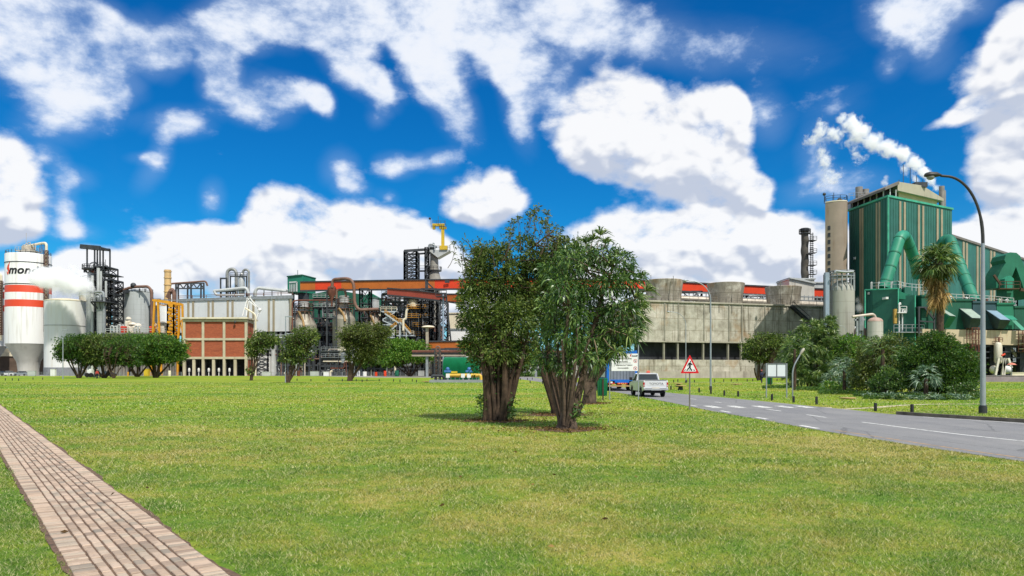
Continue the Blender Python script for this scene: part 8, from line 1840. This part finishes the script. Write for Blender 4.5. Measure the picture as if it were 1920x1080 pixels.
    g = MB(); g.tube([(x0 - .8, y0 + .03, 1.19), (x0 + .8, y0 + .03, 1.19)], .02, 8); g.box(x0 - .5, y0 + .7, .66, x0 + .5, y0 + 1.9, .95); g.build('bed_load', M('load_grey', '#6b6f70', .7), root)
    t = MB(); t.box(x0 - .05, y0 + 2.75, 1.66, x0 + .25, y0 + 2.9, 1.70); t.tube([(x0 + .0, y0 + 2.8, 1.76), (x0 + .22, y0 + 2.8, 1.76)], .06, 10); t.build('roof_beacon', M('beacon_orange', '#d4451c', .35), root, 40)
pickup()
def lorry():
    x0, y0 = 9.72, 66.0; root = thing('tipper_lorry', 'blue tipper lorry with a grey ribbed tailboard, ahead of the pickup', 'lorry', (x0, y0, 0)); bl = M('lorry_blue', '#0f62b8', .4, 0, .12, 1, .15, '#20303a'); W = 1.24; zt = Z(657, 66); zb = Z(715, 66)
    g = MB()
    for sx in (-1, 1): g.box(x0 + sx * W - .10, y0 - .02, zb, x0 + sx * W + .10, y0 + .2, zt)
    g.box(x0 - W - .1, y0 - .06, zb - .12, x0 + W + .1, y0 + .12, zb + .15); g.box(x0 - W - .1, y0, zt - .3, x0 + W + .1, y0 + .2, zt - .06); g.build('rear_frame', bl, root)
    g = MB(); n = 16
    for i in range(n): xa = x0 - W + .1 + (2 * W - .2) * i / n; o = .05 if i % 2 else 0; g.box(xa + .003, y0 + .03 - o, zb + .15, xa + (2 * W - .2) / n - .003, y0 + .1, zt - .3)
    g.build('tailboard', M('tailboard_grey', '#767c86', .5, .2, .15, 1, .3), root)
    for sx in (-1, 1): g = MB(); g.box(x0 + sx * W - .06, y0 + .2, zb, x0 + sx * W + .06, y0 + 8.2, zt - .1); [g.box(x0 + sx * (W + .06) - .03, y0 + .5 + i * 1.1, zb, x0 + sx * (W + .06) + .03, y0 + .62 + i * 1.1, zt - .1) for i in range(7)]; g.build('body_side', bl, root)
    g = MB(); g.box(x0 - W, y0 + .2, zb - .1, x0 + W, y0 + 8.2, zb + .05); g.build('body_floor', bl, root)
    g = MB(); g.box(x0 - W - .13, y0 + 1.2, zb + .35, x0 - W - .095, y0 + 7.5, zb + 1.6); g.build('side_panel', WHITE, root)
    g = MB(); [g.box(x0 + sx * .42 - .08, y0 + .2, .62, x0 + sx * .42 + .08, y0 + 9.8, .9) for sx in (-1, 1)]; g.box(x0 - .9, y0 + .0, .75, x0 + .9, y0 + .12, 1.0); [g.box(x0 + q - .05, y0 - .02, .5, x0 + q + .05, y0 + .1, zb - .1) for q in (-1.1, -.35, .42, 1.1)]; g.build('chassis', M('chassis_brown', '#5c4a3e', .8, 0, .3, 2), root)
    g = MB(); g.box(x0 - W, y0 - .12, .40, x0 + W, y0 + .0, .52); g.build('under_run_bar', M('dusty_tan', '#a5865c', .7, 0, .2, 3), root)
    for sx in (-1, 1):
        g = MB(); g.box(x0 + sx * .92 - .28, y0 - .06, .62, x0 + sx * .92 + .28, y0 + .02, .90); g.build('light_board', M('reflect_red', '#b8301c', .4), root)
        g = MB(); g.box(x0 + sx * .92 - .10, y0 - .08, .70, x0 + sx * .92 + .08, y0 - .062, .84); g.build('tail_light', WHITE, root)
        for yy in (1.3, 2.7, 8.9): wheel(root, x0 + sx * 1.02, y0 + yy, .5, .5, .42)
    g = MB(); g.box(x0 - .42, y0 - .05, .60, x0 + .48, y0 + .0, .92); ch = g.build('chevron_board', M('chevron_red', '#b4321e', .5), root)
    for i in range(4): g = MB(); s = -1 if i < 2 else 1; a = .03 + s * (.10 + .2 * (i % 2)); flat_poly(g, [(a - .05, -.14), (a + .04, -.14), (a + .04 - s * .1, .14), (a - .05 - s * .1, .14)], x0, y0, .76, 1, .004, .055); g.build('chevron_stripe', M('chevron_orange', '#dd8a4a', .5), ch)
    g = MB(); g.box(x0 - W, y0 + 8.5, .75, x0 + W, y0 + 10.3, 2.9); g.build('cab', WHITE, root); g = MB(); [g.box(x0 + sx * (W + .004), y0 + 9.0, 1.8, x0 + sx * (W + .012), y0 + 9.9, 2.6) for sx in (-1, 1)]; g.build('cab_window', GLASS, root)
    t = thing('lorry_load', 'load heaped inside the blue tipper, just showing over its top rail', 'load', (x0, y0 + 4, zb)); g = MB(); g.hexa([(x0 - W + .1, y0 + .4, zb + .06), (x0 + W - .1, y0 + .4, zb + .06), (x0 + W - .1, y0 + 8, zb + .06), (x0 - W + .1, y0 + 8, zb + .06)], [(x0 - W + .2, y0 + .5, zt - .7), (x0 + W - .2, y0 + .5, zt - .7), (x0 + W - .3, y0 + 7.6, zt - .35), (x0 - W + .3, y0 + 7.6, zt - .35)]); g.build('heap', M('load_brown', '#4d4034', .9, 0, .4, 2), t)
lorry()
# parked cars at the foot of the silos
def parked_cars():
    def mk(label, mat, x, y):
        t = thing('parked_car', label, 'car', (x, y, 0), 'cars parked at the foot of the silos')
        sec = [(-2.1, .35, .72), (-2.05, .32, .86), (-1.0, .3, .92), (1.0, .3, .95), (1.9, .3, .95), (2.1, .35, .8)]
        g = MB(); vs = []
        for (u, za, zb) in sec: vs += [(x + u, y - .8, za), (x + u, y + .8, za), (x + u, y + .76, zb), (x + u, y - .76, zb)]
        n = len(sec); g.add(vs, [(0, 3, 2, 1), tuple(4 * (n - 1) + i for i in (0, 1, 2, 3))] + [(4 * i + j, 4 * i + (j + 1) % 4, 4 * (i + 1) + (j + 1) % 4, 4 * (i + 1) + j) for i in range(n - 1) for j in range(4)]); g.build('body', mat, t, 30)
        g = MB(); g.hexa([(x - 1.25, y - .74, .9), (x + 1.5, y - .74, .93), (x + 1.5, y + .74, .93), (x - 1.25, y + .74, .9)], [(x - .5, y - .6, 1.42), (x + .95, y - .6, 1.42), (x + .95, y + .6, 1.42), (x - .5, y + .6, 1.42)]); g.build('window', GLASS, t)
        g = MB(); g.box(x - .55, y - .62, 1.42, x + 1.0, y + .62, 1.47); g.build('roof', mat, t)
        for u in (-1.3, 1.35):
            for v in (-.78, .78): 
                g = MB(); g.add([(x + u + .32 * cos(2 * pi * i / 16), y + v + s, .32 + .32 * sin(2 * pi * i / 16)) for s in (-.1, .1) for i in range(16)], [tuple(range(16)), tuple(range(16, 32))[::-1]] + [(i, i + 16, (i + 1) % 16 + 16, (i + 1) % 16) for i in range(16)]); g.build('wheel', TYRE, t, 40)
        return t
    Y = 228.0; mk('white parked car in the middle, at the foot of the lettered silo', M('car_white', '#c9c9c6', .3, 0, .05, coat=.5), X(16, Y), Y); mk('silver-grey parked car right of the white one below the silo', M('car_silver', '#8d9296', .3, .4, .05, coat=.5), X(27, Y) + 2.2, Y); mk('dark grey parked car cut by the left edge of the photo', M('car_grey', '#4d5256', .3, .3, .05, coat=.5), X(-3, Y) + .2, Y)
    mk('small dark car parked under the umbrella trees', M('car_dark', '#2d3136', .3, .2, .05, coat=.5), X(201, 190), 190)
parked_cars()

# ================================================================ people
def person(label, px, pyb, yaw, shirt, trousers, cap, hh=1.75, stride=.18):
    Y = F * H / (pyb - HOR); x = X(px, Y); root = thing('person', label, 'person', (x, Y, 0)); s = hh / 1.75
    J = {'pel': (0, 0, .95), 'bel': (0, 0, 1.1), 'che': (0, .01, 1.32), 'nk': (0, .01, 1.47), 'nk2': (0, .0, 1.54), 'hd': (0, -.01, 1.64), 'ht': (0, 0, 1.74),
         'hL': (-.09, 0, .91), 'kL': (-.10, -stride * .5, .50), 'aL': (-.10, -stride * .2, .08), 'fL': (-.11, -stride * .2 - .16, .035), 'hR': (.09, 0, .91), 'kR': (.10, stride * .1, .50), 'aR': (.11, stride, .09), 'fR': (.12, stride - .14, .035),
         'sL': (-.17, .01, 1.42), 'eL': (-.24, .04, 1.13), 'wL': (-.25, -.06, .88), 'gL': (-.25, -.09, .78), 'sR': (.17, .01, 1.42), 'eR': (.24, .05, 1.13), 'wR': (.26, -.02, .88), 'gR': (.26, -.04, .78)}
    R = {'pel': .135, 'bel': .13, 'che': .155, 'nk': .07, 'nk2': .058, 'hd': .092, 'ht': .06, 'hL': .095, 'kL': .062, 'aL': .045, 'fL': .035, 'hR': .095, 'kR': .062, 'aR': .045, 'fR': .035, 'sL': .065, 'eL': .045, 'wL': .032, 'gL': .03, 'sR': .065, 'eR': .045, 'wR': .032, 'gR': .03}
    E = [('pel', 'bel'), ('bel', 'che'), ('che', 'nk'), ('nk', 'nk2'), ('nk2', 'hd'), ('hd', 'ht'), ('pel', 'hL'), ('hL', 'kL'), ('kL', 'aL'), ('aL', 'fL'), ('pel', 'hR'), ('hR', 'kR'), ('kR', 'aR'), ('aR', 'fR'), ('che', 'sL'), ('sL', 'eL'), ('eL', 'wL'), ('wL', 'gL'), ('che', 'sR'), ('sR', 'eR'), ('eR', 'wR'), ('wR', 'gR')]
    def skin(name, keys, edges, grow, mat, rootk):
        me = bpy.data.meshes.new(name); me.from_pydata([tuple(c * s for c in J[k_]) for k_ in keys], [(keys.index(a), keys.index(b)) for a, b in edges], []); o = bpy.data.objects.new(name, me); scene.collection.objects.link(o)
        md = o.modifiers.new('skin', 'SKIN'); md.use_smooth_shade = True
        for i, k_ in enumerate(keys): v = me.skin_vertices[0].data[i]; v.radius = ((R[k_] + grow) * s,) * 2; v.use_root = (k_ == rootk)
        o.modifiers.new('sub', 'SUBSURF').levels = 1; o.modifiers['sub'].render_levels = 2; me.materials.append(mat); o.parent = root; return o
    skin('body', list(J), E, 0, M('skin_brown', '#5a3a2a', .6), 'pel')
    ku = ['pel', 'bel', 'che', 'sL', 'eL', 'wL', 'sR', 'eR', 'wR']; skin('shirt', ku, [e for e in E if e[0] in ku and e[1] in ku], .018, shirt, 'che')
    kt = ['pel', 'hL', 'kL', 'aL', 'hR', 'kR', 'aR']; skin('trousers', kt, [e for e in E if e[0] in kt and e[1] in kt], .02, trousers, 'pel')
    g = MB(); g.lathe(x, Y, [(.10 * s, 1.68 * s), (.112 * s, 1.70 * s), (.10 * s, 1.76 * s), (.05 * s, 1.81 * s), (.01, 1.82 * s)], 16); g.box(x - .07, Y - .19, 1.69 * s, x + .07, Y - .08, 1.705 * s); g.build('cap', cap, root, 40)
    root.rotation_euler = (0, 0, yaw)
person('person in dark blue work clothes and a pinkish cap walking on the right lawn', 1428, 718.5, radians(200), M('overall_blue', '#1d2440', .8), M('overall_blue2', '#171b2e', .8), M('cap_pink', '#b3584c', .7), 1.82)
person('person in a red top and dark trousers under the umbrella trees', 182, 710.3, radians(15), M('shirt_red', '#a8382c', .8), M('trousers_dark', '#1a1c20', .8), M('cap_pale', '#c9a08c', .7), 1.85, .08)
person('person in grey work clothes beside the pipework behind the lawn', 672, 706.5, radians(60), M('overall_grey', '#8a8f96', .8), M('overall_grey', '#8a8f96', .8), M('cap_white', '#c9c9c6', .7), 1.8)
# little things at the yard edge under the umbrella trees
def shelter():
    Y = 168; S = Site(Y); root = thing('bus_shelter', 'small open white shelter frame beside the person under the umbrella trees', 'shelter', (S.x(181), Y, 0)); g = MB()
    for px in (176.5, 186): [g.bar(S.p(px, 704.5 + 4, d), S.p(px, 687.5, d), .1) for d in (0, 1.2)]
    g.build('post', WHITE, root); g = MB(); g.box(S.x(175.5), Y - .2, S.z(687.5), S.x(187), Y + 1.4, S.z(686)); g.build('roof', CREAM, root)
shelter()
def tractor():
    Y = 185; S = Site(Y); root = thing('white_tractor', 'small white utility machine with round wheels under the umbrella trees', 'vehicle', (S.x(170), Y, 0)); g = MB(); g.box(S.x(166), Y - .6, .7, S.x(174), Y + .6, 1.9); g.box(S.x(169), Y - .5, 1.9, S.x(173), Y + .5, 3.0); g.build('body', WHITE, root); g = MB(); g.box(S.x(169.4), Y - .52, 2.1, S.x(172.6), Y - .505, 2.8); g.build('window', GLASS, root)
    for px in (166.5, 173.5):
        for d in (-.7, .7): g = MB(); cx_ = S.x(px); g.add([(cx_ + .55 * cos(2 * pi * i / 18), Y + d + s_, .55 + .55 * sin(2 * pi * i / 18)) for s_ in (-.12, .12) for i in range(18)], [tuple(range(18)), tuple(range(18, 36))[::-1]] + [(i, i + 18, (i + 1) % 18 + 18, (i + 1) % 18) for i in range(18)]); g.build('wheel', TYRE, root, 40)
tractor()
# small clutter along the far lawn edge: drums, cabinets, crates, kerb blocks
def clutter():
    r = random.Random(44); spots = [(560, 'rusty drum', RUST), (590, 'pale cabinet', LGREY), (612, 'white cabinet', WHITE), (705, 'red drum', REDO), (722, 'red drum', REDO), (744, 'green drum', GREEN), (790, 'pale cabinet', LGREY), (60, 'pale cabinet', LGREY), (100, 'white box', WHITE), (205, 'pale cabinet', CREAM), (240, 'yellow post', YEL), (275, 'ochre cabinet', YEL2), (318, 'pale pipe end', CREAM), (500, 'pale cabinet', LGREY), (672, 'white tank', WHITE), (684, 'white tank', WHITE)]
    beside = {560: 'left of the low pipe rack', 590: 'by the low pipe rack', 612: 'right of the wind-shaped tree', 705: 'left one, behind the light green trees', 722: 'right one, behind the light green trees', 744: 'behind the trunk of the light green tree', 790: 'beside the green shed slab', 60: 'at the foot of the lettered silo', 100: 'at the foot of the wide white tank', 205: 'under the umbrella trees, left', 240: 'under the umbrella trees, middle', 275: 'under the umbrella trees, right', 318: 'beside the brick building', 500: 'behind the slim dark tree', 672: 'left one of two by the walking person', 684: 'right one of two by the walking person'}
    for px, kind, m_ in spots:
        Y = 216; S = Site(Y); x = S.x(px); g = MB()
        if 'drum' in kind or 'tank' in kind or 'pipe' in kind or 'post' in kind: rr = r.uniform(.35, .6) if 'post' not in kind else .2; h = r.uniform(1.2, 1.9); g.lathe(x, Y, [(rr, 0), (rr, h * .33), (rr * 1.05, h * .34), (rr, h * .36), (rr, h * .66), (rr * 1.05, h * .67), (rr, h * .69), (rr, h), (rr * .9, h), (rr * .88, h - .05)], 16)
        else: w = r.uniform(.6, 1.3); h = r.uniform(1.2, 2.1); g.box(x - w, Y - .4, .1, x + w, Y + .4, h); g.box(x - w - .05, Y - .45, h, x + w + .05, Y + .45, h + .08); g.box(x - .02, Y - .42, .2, x + .02, Y - .4, h - .1); g.box(x - w * .9, Y - .35, 0, x + w * .9, Y + .35, .1)
        o = g.build(kind.replace(' ', '_'), m_); tag(o, kind + ' at the far lawn edge, ' + beside[px], kind.split()[-1])
clutter()

# ================================================================ steam
def steam(name, label, puffs, Y, dens, scale, amp, lo, hi, grow=1.22, zs=1.0, voxel=.6):
    """puffs in photo pixels at distance Y: (px, py, rx, ry, rot, weight)"""
    g = MB(); k_ = Y / F
    for (px, py, rx, ry, rot, w) in puffs:
        c = Vector((X(px, Y), Y, Z(py, Y))); vs, fs = [], []; n, m = 14, 8; q = radians(rot)
        for j in range(m + 1):
            for i in range(n):
                th, ph = pi * j / m, 2 * pi * i / n; a, b, d = sin(th) * cos(ph) * rx * k_ * grow, cos(th) * ry * k_ * grow, sin(th) * sin(ph) * min(rx, ry) * k_ * grow; vs.append(c + Vector((a * cos(q) - b * sin(q), d, a * sin(q) + b * cos(q))))
        for j in range(m):
            for i in range(n): fs.append((j * n + i, (j + 1) * n + i, (j + 1) * n + (i + 1) % n, j * n + (i + 1) % n))
        g.add(vs, fs)
    o = g.build(name, None, None, 0); md = o.modifiers.new('fuse', 'REMESH'); md.mode = 'VOXEL'; md.voxel_size = voxel
    m = bpy.data.materials.new(name); m.use_nodes = True; k = N(m.node_tree); k.n.clear(); pos = k.new('ShaderNodeNewGeometry').outputs['Position']; tot = None
    for (px, py, rx, ry, rot, w) in puffs:
        c = (X(px, Y), Y, Z(py, Y)); mp = k.mapping(pos, c, (0, -radians(rot), 0), (rx * k_ * grow, min(rx, ry) * k_ * grow, ry * k_ * grow), 'TEXTURE'); gr = k.new('ShaderNodeTexGradient', gradient_type='SPHERICAL'); k.link(mp, gr.inputs[0]); v = k.math('MULTIPLY', gr.outputs['Fac'], w); tot = v if tot is None else k.math('MAXIMUM', tot, v)
    n1 = k.noise(pos, scale, 6, .62, .6); d = k.math('ADD', tot, k.math('MULTIPLY', k.math('SUBTRACT', n1, .5), amp)); d = k.math('MULTIPLY', k.smooth(d, lo, hi), dens)
    d = k.math('MULTIPLY', d, k.smooth(tot, .0, .12))
    pv = k.new('ShaderNodeVolumePrincipled'); pv.inputs['Color'].default_value = (1, 1, 1, 1); k.link(d, pv.inputs['Density']); pv.inputs['Anisotropy'].default_value = .0
    out = k.new('ShaderNodeOutputMaterial'); k.link(pv.outputs[0], out.inputs['Volume']); o.data.materials.append(m)
    try: m.cycles.homogeneous_volume = False
    except Exception: pass
    tag(o, label, 'steam', kind='stuff'); return o
steam('steam_cloud', 'dense white steam drifting from the lettered silo towards the grey scrubber tower', [(69, 518, 22, 15, 10, 2.0), (84, 522, 32, 22, -5, 2.5), (104, 522, 34, 23, -8, 2.0), (130, 527, 32, 24, -15, 2.0), (150, 535, 24, 24, 0, 1.7), (122, 546, 32, 15, 0, 1.2), (142, 508, 24, 13, -20, 1.0), (95, 540, 26, 12, 0, 1.2), (112, 505, 22, 10, 0, 1.0), (160, 545, 18, 22, 0, 1.1), (150, 515, 20, 14, -25, 1.0)], 234, .9, .30, 2.7, .36, 1.2, voxel=.9)
steam('steam_plume', 'long white steam plume streaming up and left from the green boiler house roof', [(1757, 352, 10, 10, 0, 1.5), (1746, 340, 15, 11, -45, 1.6), (1732, 322, 20, 14, -48, 1.7), (1714, 306, 24, 17, -42, 1.7), (1692, 290, 26, 18, -30, 1.7), (1664, 278, 26, 20, -28, 1.6), (1637, 266, 26, 22, -40, 1.55), (1612, 250, 26, 25, -60, 1.5), (1596, 232, 22, 22, -60, 1.4), (1580, 222, 18, 15, 0, 1.2),
       (1712, 332, 9, 26, 30, 1.2), (1698, 320, 10, 20, 40, 1.1), (1562, 252, 30, 18, 0, 1.2), (1538, 248, 18, 30, 0, 1.25), (1526, 262, 26, 20, 20, 1.1), (1546, 298, 18, 40, 18, 1.15), (1558, 332, 24, 26, 0, .9), (1540, 350, 26, 14, 0, .7), (1607, 290, 18, 28, 25, 1.0), (1590, 270, 20, 18, 0, .8)], 168, 1.3, .62, 2.7, .42, 1.25, voxel=.55)
steam('steam_wisp', 'small wisp of steam above the roof vents of the boiler house', [(1659, 343, 8, 10, 0, 1.0), (1661, 335, 7, 8, 0, .8)], 163, .8, .9, 1.2, .25, .8, voxel=.4)
steam('steam_wisp_low', 'thin steam wisp rising beside the small domed tank', [(1611, 578, 9, 12, 0, 1.0), (1607, 562, 8, 10, 10, .8)], 130, .5, .8, 1.2, .25, .8, voxel=.4)
# wooded skyline far behind the works
def far_wood():
    r = np.random.RandomState(9); n = 52000; x = r.uniform(-520, 560, n); y = 470 + r.uniform(-12, 25, n) + np.abs(x) * .12
    h = 7 + 2.5 * np.sin(x * .043) + 1.8 * np.sin(x * .13 + 1) + 1.2 * np.sin(x * .41); z = h * r.rand(n) ** .7; P = np.stack([x, y, z], 1); A_ = r.normal(size=P.shape); A_[:, 2] += .3
    tag(leaf_object('far_wood', P, A_, 1.9, 1.3, LEAF_MID, None, 8), 'far belt of dark green trees on the skyline behind the works', 'wood', kind='stuff')
far_wood()
